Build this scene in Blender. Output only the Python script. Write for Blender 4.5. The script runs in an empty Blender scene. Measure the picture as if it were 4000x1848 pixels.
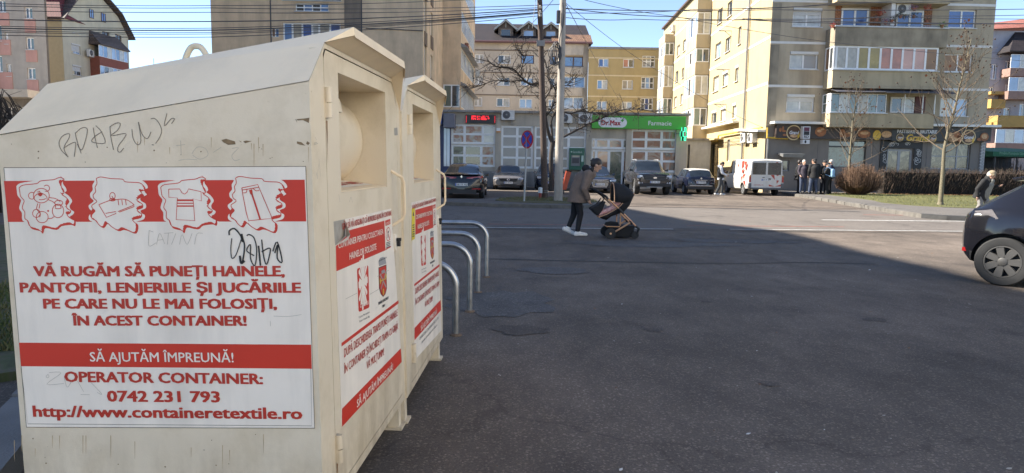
import bpy, bmesh, math, random
from mathutils import Vector, Matrix
R_=math.radians
V=Vector
scene=bpy.context.scene
COL=scene.collection
# ---------------------------------------------------------------- camera
FPX=2667.0; HC=1.45
CAMR=Matrix.Rotation(R_(90-5.98),3,'X')@Matrix.Rotation(R_(0.9),3,'Z')
cam=bpy.data.cameras.new('camera'); cam.sensor_width=36; cam.lens=24.0; cam.clip_start=.05; cam.clip_end=2000
camo=bpy.data.objects.new('camera',cam); COL.objects.link(camo)
camo.matrix_world=Matrix.Translation((0,0,HC))@CAMR.to_4x4()
scene.camera=camo
# ---------------------------------------------------------------- light
SUN_AZ=R_(8); SUN_EL=R_(40)
w=bpy.data.worlds.new("World"); scene.world=w; w.use_nodes=True
nt=w.node_tree; bg=nt.nodes['Background']
sky=nt.nodes.new('ShaderNodeTexSky'); sky.sky_type='NISHITA'; sky.sun_disc=False
sky.sun_elevation=SUN_EL; sky.sun_rotation=R_(-82); sky.air_density=0.7; sky.dust_density=0.0; sky.ozone_density=2.0; sky.altitude=400
hs=nt.nodes.new('ShaderNodeHueSaturation'); hs.inputs['Saturation'].default_value=.92
nt.links.new(sky.outputs[0],hs.inputs['Color']); nt.links.new(hs.outputs[0],bg.inputs['Color'])
bg.inputs['Strength'].default_value=.10
sl=bpy.data.lights.new('sun','SUN'); sl.energy=5.0; sl.angle=R_(.5); sl.color=(1,.93,.82)
so=bpy.data.objects.new('sun',sl); COL.objects.link(so)
sd=V((-math.cos(SUN_AZ)*math.cos(SUN_EL),math.sin(SUN_AZ)*math.cos(SUN_EL),math.sin(SUN_EL)))
so.rotation_euler=sd.to_track_quat('Z','Y').to_euler()
so.location=(-30,0,40)
scene.view_settings.view_transform='Standard'; scene.view_settings.look='None'
scene.view_settings.exposure=1.6; scene.view_settings.gamma=1
scene.cycles.max_bounces=6
# ---------------------------------------------------------------- photo pixel -> place
def ray(px,py): return CAMR@V(((px-2000)/FPX,-(py-924)/FPX,-1))
C0=V((0,0,HC))
def G(px,py,z=0.0):
    d=ray(px,py); return C0+d*((z-HC)/d.z)
def at(px,py,Y):
    d=ray(px,py); return C0+d*(Y/d.y)
def onplane(px,py,O,N):
    d=ray(px,py); return C0+d*((O-C0).dot(N)/d.dot(N))
# ---------------------------------------------------------------- materials
MATS={}
def mat(name,col,rough=.6,metal=0,var=.10,scale=3,bump=0,bscale=80,spec=.5,coat=0,grime=0,gs=1.2,emit=0,alpha=1):
    if name in MATS: return MATS[name]
    m=bpy.data.materials.new(name); m.use_nodes=True; t=m.node_tree; n=t.nodes; L=t.links.new
    b=n['Principled BSDF']; b.inputs['Roughness'].default_value=rough; b.inputs['Metallic'].default_value=metal
    b.inputs['Specular IOR Level'].default_value=spec; b.inputs['Coat Weight'].default_value=coat; b.inputs['Coat Roughness'].default_value=.04
    tc=n.new('ShaderNodeTexCoord')
    no=n.new('ShaderNodeTexNoise'); no.inputs['Scale'].default_value=scale; no.inputs['Detail'].default_value=6
    L(tc.outputs['Object'],no.inputs['Vector'])
    mr=n.new('ShaderNodeMapRange'); mr.inputs['From Min'].default_value=.25; mr.inputs['From Max'].default_value=.75
    mr.inputs['To Min'].default_value=1-var; mr.inputs['To Max'].default_value=1+var
    L(no.outputs['Fac'],mr.inputs['Value'])
    mx=n.new('ShaderNodeVectorMath'); mx.operation='SCALE'; mx.inputs[0].default_value=col[:3]
    L(mr.outputs[0],mx.inputs['Scale'])
    out=mx.outputs[0]
    if grime:
        mp=n.new('ShaderNodeMapping'); mp.inputs['Scale'].default_value=(gs,gs,gs*.16); L(tc.outputs['Object'],mp.inputs['Vector'])
        n2=n.new('ShaderNodeTexNoise'); n2.inputs['Scale'].default_value=1.3; n2.inputs['Detail'].default_value=8; n2.inputs['Roughness'].default_value=.65
        L(mp.outputs[0],n2.inputs['Vector'])
        r2=n.new('ShaderNodeMapRange'); r2.inputs['From Min'].default_value=.45; r2.inputs['From Max'].default_value=.72
        r2.inputs['To Min'].default_value=1; r2.inputs['To Max'].default_value=1-grime
        L(n2.outputs['Fac'],r2.inputs['Value'])
        m2=n.new('ShaderNodeVectorMath'); m2.operation='SCALE'; L(out,m2.inputs[0]); L(r2.outputs[0],m2.inputs['Scale']); out=m2.outputs[0]
    L(out,b.inputs['Base Color'])
    rr=n.new('ShaderNodeMapRange'); rr.inputs['To Min'].default_value=max(0,rough-.08); rr.inputs['To Max'].default_value=min(1,rough+.08)
    L(no.outputs['Fac'],rr.inputs['Value']); L(rr.outputs[0],b.inputs['Roughness'])
    if bump:
        nb=n.new('ShaderNodeTexNoise'); nb.inputs['Scale'].default_value=bscale; nb.inputs['Detail'].default_value=4; L(tc.outputs['Object'],nb.inputs['Vector'])
        bp=n.new('ShaderNodeBump'); bp.inputs['Strength'].default_value=bump; bp.inputs['Distance'].default_value=.02
        L(nb.outputs['Fac'],bp.inputs['Height']); L(bp.outputs[0],b.inputs['Normal'])
    if emit: L(out,b.inputs['Emission Color']); b.inputs['Emission Strength'].default_value=emit
    MATS[name]=m; return m
def multi(name,cols,scale=3,rough=.25,stretch=(1,1,1),spec=.5,kind='noise'):
    """patchy many-coloured surface: printed window films, things seen through a shop window"""
    if name in MATS: return MATS[name]
    m=bpy.data.materials.new(name); m.use_nodes=True; t=m.node_tree; n=t.nodes; L=t.links.new; b=n['Principled BSDF']
    b.inputs['Roughness'].default_value=rough; b.inputs['Specular IOR Level'].default_value=spec
    tc=n.new('ShaderNodeTexCoord'); mp=n.new('ShaderNodeMapping'); mp.inputs['Scale'].default_value=stretch; L(tc.outputs['Object'],mp.inputs['Vector'])
    no=n.new('ShaderNodeTexNoise'); no.inputs['Scale'].default_value=scale; no.inputs['Detail'].default_value=3; no.inputs['Distortion'].default_value=1.2; L(mp.outputs[0],no.inputs['Vector'])
    cr=n.new('ShaderNodeValToRGB'); e=cr.color_ramp.elements
    k=len(cols)
    for i,c in enumerate(cols):
        p=.30+.40*i/(k-1)
        if i==0: e[0].position=p; e[0].color=(*c,1)
        elif i==k-1: e[-1].position=p; e[-1].color=(*c,1)
        else:
            q=e.new(p); q.color=(*c,1)
    L(no.outputs['Fac'],cr.inputs['Fac']); L(cr.outputs[0],b.inputs['Base Color'])
    MATS[name]=m; return m
def glassmat(name,col,rough=.06,spec=1.0,var=.5,scale=.8):
    return mat(name,col,rough=rough,spec=spec,var=var,scale=scale,coat=.5)
# ---------------------------------------------------------------- mesh building
class MB:
    def __init__(s,T=None): s.v=[];s.f=[];s.m=[];s.T=T or Matrix()
    def add(s,vs,fs,m=0):
        k=len(s.v); s.v+=[tuple(s.T@V(p)) for p in vs]
        for f in fs: s.f.append([i+k for i in f]); s.m.append(m)
    def box(s,x0,y0,z0,x1,y1,z1,m=0):
        s.add([(x0,y0,z0),(x1,y0,z0),(x1,y1,z0),(x0,y1,z0),(x0,y0,z1),(x1,y0,z1),(x1,y1,z1),(x0,y1,z1)],
              [(0,3,2,1),(4,5,6,7),(0,1,5,4),(1,2,6,5),(2,3,7,6),(3,0,4,7)],m)
    def hexa(s,b,t,m=0):
        """bottom loop b and top loop t, same count"""
        n=len(b); s.add(list(b)+list(t),[tuple(reversed(range(n))),tuple(range(n,2*n))]+[(i,(i+1)%n,n+(i+1)%n,n+i) for i in range(n)],m)
    def poly(s,pts,m=0): s.add(pts,[tuple(range(len(pts)))],m)
    def prism(s,pts,d,m=0):
        d=V(d); s.hexa([V(p) for p in pts],[V(p)+d for p in pts],m)
    def tube(s,pts,r,n=8,m=0,cap=True,up=None):
        pts=[V(p) for p in pts]; N=len(pts)
        if not hasattr(r,'__len__'): r=[r]*N
        vs=[];fs=[];prev=None
        for i,p in enumerate(pts):
            d=(pts[min(i+1,N-1)]-pts[max(i-1,0)])
            if d.length<1e-9: d=V((0,0,1))
            d.normalize()
            a=prev if prev is not None else (V((0,0,1)) if abs(d.z)<.9 else V((1,0,0)))
            a=a-d*a.dot(d)
            if a.length<1e-6: a=V((1,0,0))-d*d.x
            a.normalize(); prev=a; b=d.cross(a)
            for k in range(n):
                t=2*math.pi*k/n; vs.append(p+(a*math.cos(t)+b*math.sin(t))*r[i])
        for i in range(N-1):
            for k in range(n): fs.append((i*n+k,i*n+(k+1)%n,(i+1)*n+(k+1)%n,(i+1)*n+k))
        if cap: fs.append(tuple(reversed(range(n)))); fs.append(tuple(range((N-1)*n,N*n)))
        s.add(vs,fs,m)
    def loft(s,loops,m=0,cap=True,closed=True):
        n=len(loops[0]); vs=[p for l in loops for p in l]; fs=[]
        for i in range(len(loops)-1):
            for k in range(n if closed else n-1): fs.append((i*n+k,i*n+(k+1)%n,(i+1)*n+(k+1)%n,(i+1)*n+k))
        if cap: fs.append(tuple(reversed(range(n)))); fs.append(tuple(range((len(loops)-1)*n,len(loops)*n)))
        s.add(vs,fs,m)
    def lathe(s,prof,n=24,m=0,axis='z',c=(0,0,0),cap=True):
        c=V(c); loops=[]
        for r,h in prof:
            l=[]
            for k in range(n):
                t=2*math.pi*k/n; x,y=r*math.cos(t),r*math.sin(t)
                l.append(c+(V((x,y,h)) if axis=='z' else V((h,x,y)) if axis=='x' else V((y,h,x))))
            loops.append(l)
        s.loft(loops,m,cap)
    def ball(s,c,r,n=10,m=0,sc=(1,1,1)):
        c=V(c); loops=[]
        for i in range(1,n):
            a=math.pi*i/n-math.pi/2
            loops.append([c+V((r*sc[0]*math.cos(a)*math.cos(2*math.pi*k/n),r*sc[1]*math.cos(a)*math.sin(2*math.pi*k/n),r*sc[2]*math.sin(a))) for k in range(n)])
        s.loft(loops,m,True)
    def caps(s,pts,r,n=10,m=0):
        """tube with ball ends and joints (for remeshed bodies)"""
        pts=[V(p) for p in pts]
        if not hasattr(r,'__len__'): r=[r]*len(pts)
        for i in range(len(pts)-1): s.tube([pts[i],pts[i+1]],[r[i],r[i+1]],n,m)
        for p,q in zip(pts,r): s.ball(p,q,n,m)
    def build(s,name,mats,parent=None,smooth=None,bevel=0,world=False,recalc=True,remesh=0,sub=0):
        me=bpy.data.meshes.new(name)
        vs=s.v
        if world and parent is not None:
            Mi=wm(parent).inverted(); vs=[tuple(Mi@V(p)) for p in vs]
        me.from_pydata(vs,[],s.f); me.update()
        if not isinstance(mats,(list,tuple)): mats=[mats]
        for q in mats: me.materials.append(q)
        if len(mats)>1: me.polygons.foreach_set('material_index',s.m)
        if recalc:
            bm=bmesh.new(); bm.from_mesh(me); bmesh.ops.recalc_face_normals(bm,faces=bm.faces); bm.to_mesh(me); bm.free()
        if smooth is not None:
            me.shade_smooth()
            me.set_sharp_from_angle(angle=R_(smooth))
        o=bpy.data.objects.new(name,me); COL.objects.link(o)
        if parent is not None: o.parent=parent
        if remesh:
            md=o.modifiers.new('remesh','REMESH'); md.mode='VOXEL'; md.voxel_size=remesh; md.use_smooth_shade=True
            sm=o.modifiers.new('smooth','SMOOTH'); sm.factor=.5; sm.iterations=4
        if bevel:
            bv=o.modifiers.new('bevel','BEVEL'); bv.width=bevel; bv.segments=2; bv.limit_method='ANGLE'; bv.angle_limit=R_(40)
        return o
def wm(o):
    m=o.matrix_basis.copy()
    while o.parent: o=o.parent; m=o.matrix_basis@m
    return m
def thing(name,label,cat,loc=(0,0,0),rotz=0,group=None,M=None):
    o=bpy.data.objects.new(name,None); COL.objects.link(o); o.empty_display_size=.2
    o.matrix_basis=M if M is not None else Matrix.Translation(loc)@Matrix.Rotation(rotz,4,'Z')
    return tag(o,label,cat,group)
def tag(o,label,cat,group=None):
    o['label']=label; o['category']=cat
    if group: o['group']=group
    return o
def struct(name,mb,m,kind='structure',**k):
    o=mb.build(name,m,**k); o['kind']=kind; return o
# ---------------------------------------------------------------- lettering
_T={}
def glyphs(s,bold):
    key=(s,bold)
    if key not in _T:
        cu=bpy.data.curves.new('t','FONT'); cu.body=s; cu.size=1; cu.offset=bold; cu.resolution_u=2; cu.space_character=1.0
        ob=bpy.data.objects.new('t',cu); COL.objects.link(ob)
        dg=bpy.context.evaluated_depsgraph_get(); me=bpy.data.meshes.new_from_object(ob.evaluated_get(dg))
        vs=[v.co.copy() for v in me.vertices]; fs=[tuple(p.vertices) for p in me.polygons]
        bpy.data.objects.remove(ob); bpy.data.curves.remove(cu); bpy.data.meshes.remove(me)
        _T[key]=(vs,fs)
    return _T[key]
def text(mb,s,x0,x1,y0,y1,z,m=0,bold=.012,full=False,slant=0):
    """letters in the mb's xy plane, stretched to x0..x1 and cap height y0..y1"""
    heavy=bold if bold>.004 else 0; b=0
    vs,fs=glyphs(s,b)
    if not vs: return
    bx0=min(v.x for v in vs);bx1=max(v.x for v in vs)
    by0,by1=(min(v.y for v in vs),max(v.y for v in vs)) if full else (-b,.682+b)
    sx=(x1-x0)/(bx1-bx0); sy=(y1-y0)/(by1-by0)
    for k,(dx,dy) in enumerate(((0,0),(-heavy,heavy*.5),(heavy,heavy*.5),(-heavy,-heavy*.5),(heavy,-heavy*.5)) if heavy else ((0,0),)):      # heavy faces: the letter struck again a hair apart
        mb.add([(x0+(v.x-bx0+dx)*sx+slant*(v.y-by0)*sy,y0+(v.y-by0+dy)*sy,z+k*.0001) for v in vs],fs,m)
def stroke(mb,pts,wd,z,m=0,closed=False):
    """flat line of width wd along 2d points at height z"""
    P=[V((p[0],p[1])) for p in pts]
    if closed: P=P+[P[0]]
    n=len(P); L=[];Rr=[]
    for i in range(n):
        if closed and i in (0,n-1): d=P[1]-P[n-2]
        else: d=P[min(i+1,n-1)]-P[max(i-1,0)]
        if d.length<1e-9: d=V((1,0))
        d.normalize(); q=V((-d.y,d.x))*wd/2
        L.append(P[i]+q); Rr.append(P[i]-q)
    for i in range(n-1):
        mb.add([(L[i].x,L[i].y,z),(Rr[i].x,Rr[i].y,z),(Rr[i+1].x,Rr[i+1].y,z),(L[i+1].x,L[i+1].y,z)],[(0,1,2,3)],m)
def curve(pts,n=6):
    """Catmull-Rom through 2d/3d points"""
    P=[V(p) for p in pts]; out=[]
    for i in range(len(P)-1):
        a,b,c,d=P[max(i-1,0)],P[i],P[i+1],P[min(i+2,len(P)-1)]
        for k in range(n):
            t=k/n; out.append(.5*((2*b)+(c-a)*t+(2*a-5*b+4*c-d)*t*t+(3*b-a-3*c+d)*t**3))
    out.append(P[-1]); return out
def disc(mb,cx,cy,rx,ry,z,m=0,n=20): mb.add([(cx+rx*math.cos(2*math.pi*i/n),cy+ry*math.sin(2*math.pi*i/n),z) for i in range(n)],[tuple(range(n))],m)
def rect(mb,x0,x1,y0,y1,z,m=0): mb.add([(x0,y0,z),(x1,y0,z),(x1,y1,z),(x0,y1,z)],[(0,1,2,3)],m)
# ================================================================ ground
def asphalt(name,base,var,spk,patch=.18,crack=.80):
    m=bpy.data.materials.new(name); m.use_nodes=True; t=m.node_tree; n=t.nodes; L=t.links.new; b=n['Principled BSDF']
    tc=n.new('ShaderNodeTexCoord')
    def noise(s,d=5,r=.6,sc=None):
        q=n.new('ShaderNodeTexNoise'); q.inputs['Scale'].default_value=s; q.inputs['Detail'].default_value=d; q.inputs['Roughness'].default_value=r
        if sc:
            mp=n.new('ShaderNodeMapping'); mp.inputs['Scale'].default_value=sc; L(tc.outputs['Object'],mp.inputs['Vector']); L(mp.outputs[0],q.inputs['Vector'])
        else: L(tc.outputs['Object'],q.inputs['Vector'])
        return q
    def rng(src,a,b_,c,d):
        q=n.new('ShaderNodeMapRange'); q.inputs['From Min'].default_value=a; q.inputs['From Max'].default_value=b_; q.inputs['To Min'].default_value=c; q.inputs['To Max'].default_value=d; L(src,q.inputs['Value']); return q.outputs[0]
    def mul(a,b_):
        q=n.new('ShaderNodeMath'); q.operation='MULTIPLY'; L(a,q.inputs[0]); L(b_,q.inputs[1]); return q.outputs[0]
    big=rng(noise(.35,4).outputs['Fac'],.3,.7,1-patch,1+patch)
    mid=rng(noise(2.5,6,.7,(1,.5,1)).outputs['Fac'],.3,.7,1-var,1+var)
    fine=rng(noise(70,3,.8).outputs['Fac'],.3,.7,.70,1.32)
    vo=n.new('ShaderNodeTexVoronoi'); vo.inputs['Scale'].default_value=95; L(tc.outputs['Object'],vo.inputs['Vector'])
    sp=n.new('ShaderNodeSeparateColor'); L(vo.outputs['Color'],sp.inputs[0])
    stone=rng(sp.outputs[0],.80,1.0,1,spk)
    stain=rng(noise(.9,7,.6).outputs['Fac'],.56,.68,1,.72)
    wob=noise(1.2,4); wv=n.new('ShaderNodeVectorMath'); wv.operation='MULTIPLY_ADD'; L(wob.outputs['Color'],wv.inputs[0]); wv.inputs[1].default_value=(1.3,1.3,0); L(tc.outputs['Object'],wv.inputs[2])
    vc=n.new('ShaderNodeTexVoronoi'); vc.feature='DISTANCE_TO_EDGE'; vc.inputs['Scale'].default_value=.17; L(wv.outputs[0],vc.inputs['Vector'])
    crk=rng(vc.outputs['Distance'],.0015,.0045,crack,1)
    f=mul(mul(mul(big,mid),mul(fine,stone)),mul(stain,crk))
    sc=n.new('ShaderNodeVectorMath'); sc.operation='SCALE'; sc.inputs[0].default_value=base; L(f,sc.inputs['Scale']); L(sc.outputs[0],b.inputs['Base Color'])
    b.inputs['Roughness'].default_value=.82; b.inputs['Specular IOR Level'].default_value=.35
    bp=n.new('ShaderNodeBump'); bp.inputs['Strength'].default_value=.5; bp.inputs['Distance'].default_value=.012
    L(noise(120,3,.7).outputs['Fac'],bp.inputs['Height']); L(bp.outputs[0],b.inputs['Normal'])
    return m
A_lot=asphalt('asphalt_lot',(.114,.092,.074),.24,2.0,.32)
A_road=asphalt('asphalt_road',(.13,.114,.10),.10,1.7,.10,.7)
A_pave=asphalt('asphalt_pavement',(.12,.11,.10),.10,1.5,.10,.7)
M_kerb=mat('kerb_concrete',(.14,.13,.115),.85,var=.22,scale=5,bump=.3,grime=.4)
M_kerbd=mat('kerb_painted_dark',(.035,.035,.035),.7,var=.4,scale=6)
M_slab=mat('paving_slab',(.17,.165,.16),.85,var=.2,scale=3,bump=.3,grime=.3)
M_white=mat('road_paint',(.55,.55,.53),.7,var=.35,scale=9)
M_red=mat('road_paint_red',(.33,.10,.07),.7,var=.4,scale=9)
M_seam=mat('asphalt_seam',(.03,.03,.03),.7,var=.3)
g=MB(); g.add([(-400,-200,0),(400,-200,0),(400,600,0),(-400,600,0)],[(0,1,2,3)]); struct('ground',g,A_lot)
def RY(x,y0): return y0+.075*(x-2)
g=MB()
xs=[-70,-30,0,30,70]
for i in range(4):
    a,b=xs[i],xs[i+1]; g.add([(a,RY(a,16.1),.004),(b,RY(b,16.1),.004),(b,RY(b,24.4),.004),(a,RY(a,24.4),.004)],[(0,1,2,3)])
struct('road',g,A_road)
def stripe(name,x0,x1,y,wd,m,z=.008):
    mb=MB(); n=max(2,int((x1-x0)/1.0))
    for i in range(n):
        a=x0+(x1-x0)*i/n; b=x0+(x1-x0)*(i+1)/n
        mb.add([(a,RY(a,y),z),(b,RY(b,y),z),(b,RY(b,y)+wd,z),(a,RY(a,y)+wd,z)],[(0,1,2,3)])
    return struct(name,mb,m)
stripe('road_marking',-3.0,3.8,15.85,.10,M_white); stripe('road_marking',5.2,16,15.95,.09,M_white)
stripe('road_marking',-.6,2.6,16.75,.10,M_red); stripe('road_marking',4.4,8.5,16.9,.07,M_red)
stripe('road_marking',-4.4,-2.6,22.3,.12,M_white); stripe('road_marking',9,24,19.2,.13,M_white)
stripe('road_marking',11.5,24,21.6,.10,M_red)
stripe('road_marking',-12,40,15.55,.05,M_seam,.0065)
g=MB()
pp=curve([G(x,y) for x,y in [(1880,1012),(2020,1014),(2200,1019),(2420,1023),(2640,1028),(2900,1030),(3150,1026),(3420,1032)]],5)
stroke(g,[(p.x,p.y) for p in pp],.05,.005); struct('road_seam',g,M_seam)
for k,(x,y,rx,ry) in enumerate([(2.6,12.9,1.5,.5),(-.1,7.1,.55,.75),(4.4,13.6,1.2,.35),(.6,9.4,.5,.3)]):
    g=MB(); rnd=random.Random(k); g.add([(x+rx*(1+.25*rnd.uniform(-1,1))*math.cos(t*.314),y+ry*(1+.25*rnd.uniform(-1,1))*math.sin(t*.314),.004+.0006*k) for t in range(20)],[tuple(range(20))])
    struct('asphalt_patch',g,asphalt('asphalt_patch_%d'%k,(.094,.086,.08),.2,2.2))
rnd=random.Random(77)
for (x0,y0),(x1,y1),wd in (((2150,1180),(2700,1330),.006),((3300,1150),(3950,1290),.006),((2050,1075),(2600,1120),.008)):
    a,b=G(x0,y0),G(x1,y1); n=14; q=V((-(b-a).y,(b-a).x)).normalized(); P=[]
    for i in range(n+1):
        m=a.lerp(b,i/n); o=q*rnd.uniform(-.05,.05)*(b-a).length*.35*(0<i<n); P.append((m.x+o.x,m.y+o.y))
    g=MB(); stroke(g,[(v.x,v.y) for v in curve([V(v) for v in P],3)],wd,.0028); struct('asphalt_crack',g,M_seam)
for k,(px,py,r) in enumerate(((2930,905,.22),(2080,1205,.10),(1980,1165,.16),(2560,1290,.07),(3010,1500,.06),(2350,960,.14),(3420,1250,.09),(3130,905,.3),(2760,1180,.05),(2040,1290,.2))):
    c=G(px,py); g=MB(); g.add([(c.x+r*rnd.uniform(.6,1.2)*math.cos(t*.449)*1.5,c.y+r*rnd.uniform(.6,1.2)*math.sin(t*.449),.0034+.0001*k) for t in range(14)],[tuple(range(14))]); struct('oil_stain',g,asphalt('asphalt_oily',(.082,.067,.055),.3,1.8) if k==0 else bpy.data.materials['asphalt_oily'])
def slabpoly(name,pts,z0,z1,m):
    mb=MB(); mb.hexa([(p[0],p[1],z0) for p in pts],[(p[0],p[1],z1) for p in pts]); return struct(name,mb,m)
# right-hand pavement with its kerb
kp=[G(x,y,.15) for x,y in [(3056,749),(3100,756),(3160,764),(3300,787),(3420,806),(3500,820),(3600,834),(3700,841),(3780,845)]]
kp=[V((p.x,p.y)) for p in kp]; kp.append(V((32,RY(32,22.0))))
kin=[V((p.x+.16*( .9 if i<6 else .1),p.y+.16*(.25 if i<6 else 1))) for i,p in enumerate(kp)]
back=[V((60,RY(60,22))),V((60,42.6)),V((kp[0].x,42.6))]
slabpoly('pavement',kin+back,0,.146,A_pave)
def kerbrun(ps,qs,m,h=.15):
    rnd=random.Random(3)
    mb=MB(); seg=1.0
    for i in range(len(ps)-1):
        L_=(ps[i+1]-ps[i]).length; n=max(1,int(L_/seg))
        for k in range(n):
            t0=k/n+.006; t1=(k+1)/n-.006; hh=h+rnd.uniform(-.008,.008)
            a=ps[i].lerp(ps[i+1],t0);b=ps[i].lerp(ps[i+1],t1);c=qs[i].lerp(qs[i+1],t1);d=qs[i].lerp(qs[i+1],t0)
            mb.hexa([(a.x,a.y,0),(b.x,b.y,0),(c.x,c.y,0),(d.x,d.y,0)],[(a.x,a.y,hh-.015),(b.x,b.y,hh-.015),(c.x,c.y,hh),(d.x,d.y,hh)])
    return struct('kerb',mb,m)
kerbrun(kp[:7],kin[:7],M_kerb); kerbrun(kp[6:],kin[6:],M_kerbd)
# planted island under the poles
ip=[V((p.x,p.y)) for p in [G(x,y,.14) for x,y in [(1640,784),(1850,791),(2000,795),(2150,799),(2280,800),(2335,796),(2356,787),(2330,777),(2200,768),(2060,766),(1930,772),(1880,777),(1640,773)]]]
cen=sum(ip,V((0,0)))/len(ip)
iin=[p+(cen-p).normalized()*.17 for p in ip]
slabpoly('traffic_island',iin,0,.136,A_pave)
kerbrun(ip+[ip[0]],iin+[iin[0]],M_kerb,.14)
M_soil=multi('soil_and_turf',[(.05,.045,.02),(.10,.085,.035),(.07,.075,.02),(.15,.12,.06)],6,.9)
ig=[G(x,y,.14) for x,y in [(1935,783),(2000,789),(2150,794),(2270,796),(2335,789),(2320,780),(2200,771),(2060,769),(1950,775)]]
g=MB(); g.hexa([(p.x,p.y,.1) for p in ig],[(p.x,p.y,.15) for p in ig]); struct('soil',g,M_soil)
# lawn at right
lg=[G(x,y,.16) for x,y in [(3300,768),(3406,781),(3450,791),(3560,801),(3673,808),(3830,813),(4100,822)]]
lawn=[(p.x,p.y) for p in lg]+[(44,30),(44,38.6),(16.9,38.6)]
M_lawn=multi('lawn_ground',[(.06,.058,.02),(.10,.10,.028),(.075,.08,.02),(.13,.115,.05)],2.5,.9)
slabpoly('lawn_bed',lawn,.05,.16,M_lawn)
# verge and paving slabs left of the containers
M_verge=multi('verge_ground',[(.05,.05,.02),(.075,.085,.028),(.10,.085,.05),(.05,.06,.02)],4,.9)
sa=[G(83,1738,.12),G(0,1840,.12)]; d_=(sa[1]-sa[0]).normalized()
p0=sa[0]-d_*3.2; p1=sa[1]+d_*3
back_=[G(0,1550,.12),G(60,1530,.12)]
e_=(back_[1]-back_[0]).normalized(); nrm=V((d_.y,-d_.x,0)); 
wdt=abs((back_[1]-sa[0]).dot(nrm))
if (back_[1]-sa[0]).dot(nrm)<0: nrm=-nrm
g=MB(); rnd=random.Random(9)
tot=(p1-p0).length; k=0; s_=0
while s_<tot:
    a=p0+d_*(s_+.006); b=p0+d_*(s_+.594); c=b+nrm*wdt; d=a+nrm*wdt; z=.12+rnd.uniform(-.008,.008)
    g.hexa([(q.x,q.y,0) for q in (a,b,c,d)],[(q.x,q.y,z) for q in (a,b,c,d)]); s_+=.6
struct('path',g,M_slab)
vp=[p0+nrm*(wdt+.01),p1+nrm*(wdt+.01),p1+nrm*30,p0+nrm*30]
vp=[(-2.3,4.6),(-2.3,14.5),(-30,14.5),(-30,p1.y),]+[((p1+nrm*(wdt+.01)).x,(p1+nrm*(wdt+.01)).y)]
slabpoly('verge',[(-2.35,5.0),(-2.35,14.5),(-30,13.0),(-30,2.5),(-4.2,3.6)],0,.06,M_verge)
def blades(name,pts_fn,n,h,mats,seed):
    rnd=random.Random(seed); mb=MB()
    for i in range(n):
        x,y,z=pts_fn(rnd); a=rnd.uniform(0,6.28); hh=h*rnd.uniform(.5,1.2); wd=.006+.1*hh*rnd.uniform(.5,1); l=rnd.uniform(-.6,.6)*hh; l2=rnd.uniform(-.6,.6)*hh
        c,s=math.cos(a)*wd,math.sin(a)*wd
        mb.add([(x-c,y-s,z),(x+c,y+s,z),(x+l,y+l2,z+hh)],[(0,1,2)],rnd.randrange(len(mats)))
    return struct(name,mb,mats,kind='stuff',recalc=False)
gm=[mat('grass_a',(.09,.10,.025),.8,var=.3),mat('grass_b',(.16,.14,.05),.8,var=.3),mat('grass_c',(.06,.085,.02),.8,var=.3)]
def inpoly(x,y,P):
    r=False; n=len(P)
    for i in range(n):
        a,b=P[i],P[(i+1)%n]
        if (a[1]>y)!=(b[1]>y) and x<(b[0]-a[0])*(y-a[1])/(b[1]-a[1])+a[0]: r=not r
    return r
def lawnpt(r):
    while 1:
        x,y=r.uniform(14,40),r.uniform(23,38.5)
        if inpoly(x,y,lawn): return x,y,.15
def islpt(r):
    P=[(p.x,p.y) for p in ig]
    while 1:
        x,y=r.uniform(-1,5),r.uniform(25,33)
        if inpoly(x,y,P): return x,y,.14
def vergept(r):
    y=4.8+9.5*r.random()**1.6; return -2.5-r.random()*(.35*y+.5),y,.05
blades('lawn_grass',lawnpt,9000,.07,[gm[0],mat('grass_d',(.14,.135,.035),.8,var=.3),gm[1]],1)
blades('island_grass',islpt,1600,.07,[mat('grass_dry',(.15,.115,.05),.8,var=.3),mat('grass_b',(.16,.14,.05)),mat('grass_c',(.06,.085,.02))],2); blades('verge_grass',vergept,16000,.07,gm,3)
# bits of litter on the asphalt
g=MB(); rnd=random.Random(5)
lm=[mat('litter_pale',(.34,.31,.27),.8),mat('litter_brown',(.20,.11,.06),.8),mat('litter_white',(.55,.54,.52),.7)]
for i in range(120):
    y=3+11*rnd.random()**1.3; x=rnd.uniform(-.3,.62*y+.5) ; s=rnd.choice([.006,.008,.010,.016,.022])*rnd.uniform(.7,1.3)*min(1,.35+y/12); a=rnd.uniform(0,3.14)
    c,q=math.cos(a)*s,math.sin(a)*s
    j=lambda k:s*k*rnd.uniform(.3,1); g.add([(x-c,y-q,.006),(x-c*.3+q*.5,y-q*.3-c*.5,.007),(x+q*.4+j(.4),y-c*.4,.009),(x+c,y+q,.007+s*.3),(x+c*.2-q*.5,y+c*.45,.010),(x-c*.6-q*.3,y+c*.3-j(.3),.011)],[(0,1,2,3,4,5)],rnd.choice([0,0,0,1,1,2]))
struct('litter',g,lm,kind='stuff',recalc=False)

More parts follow.
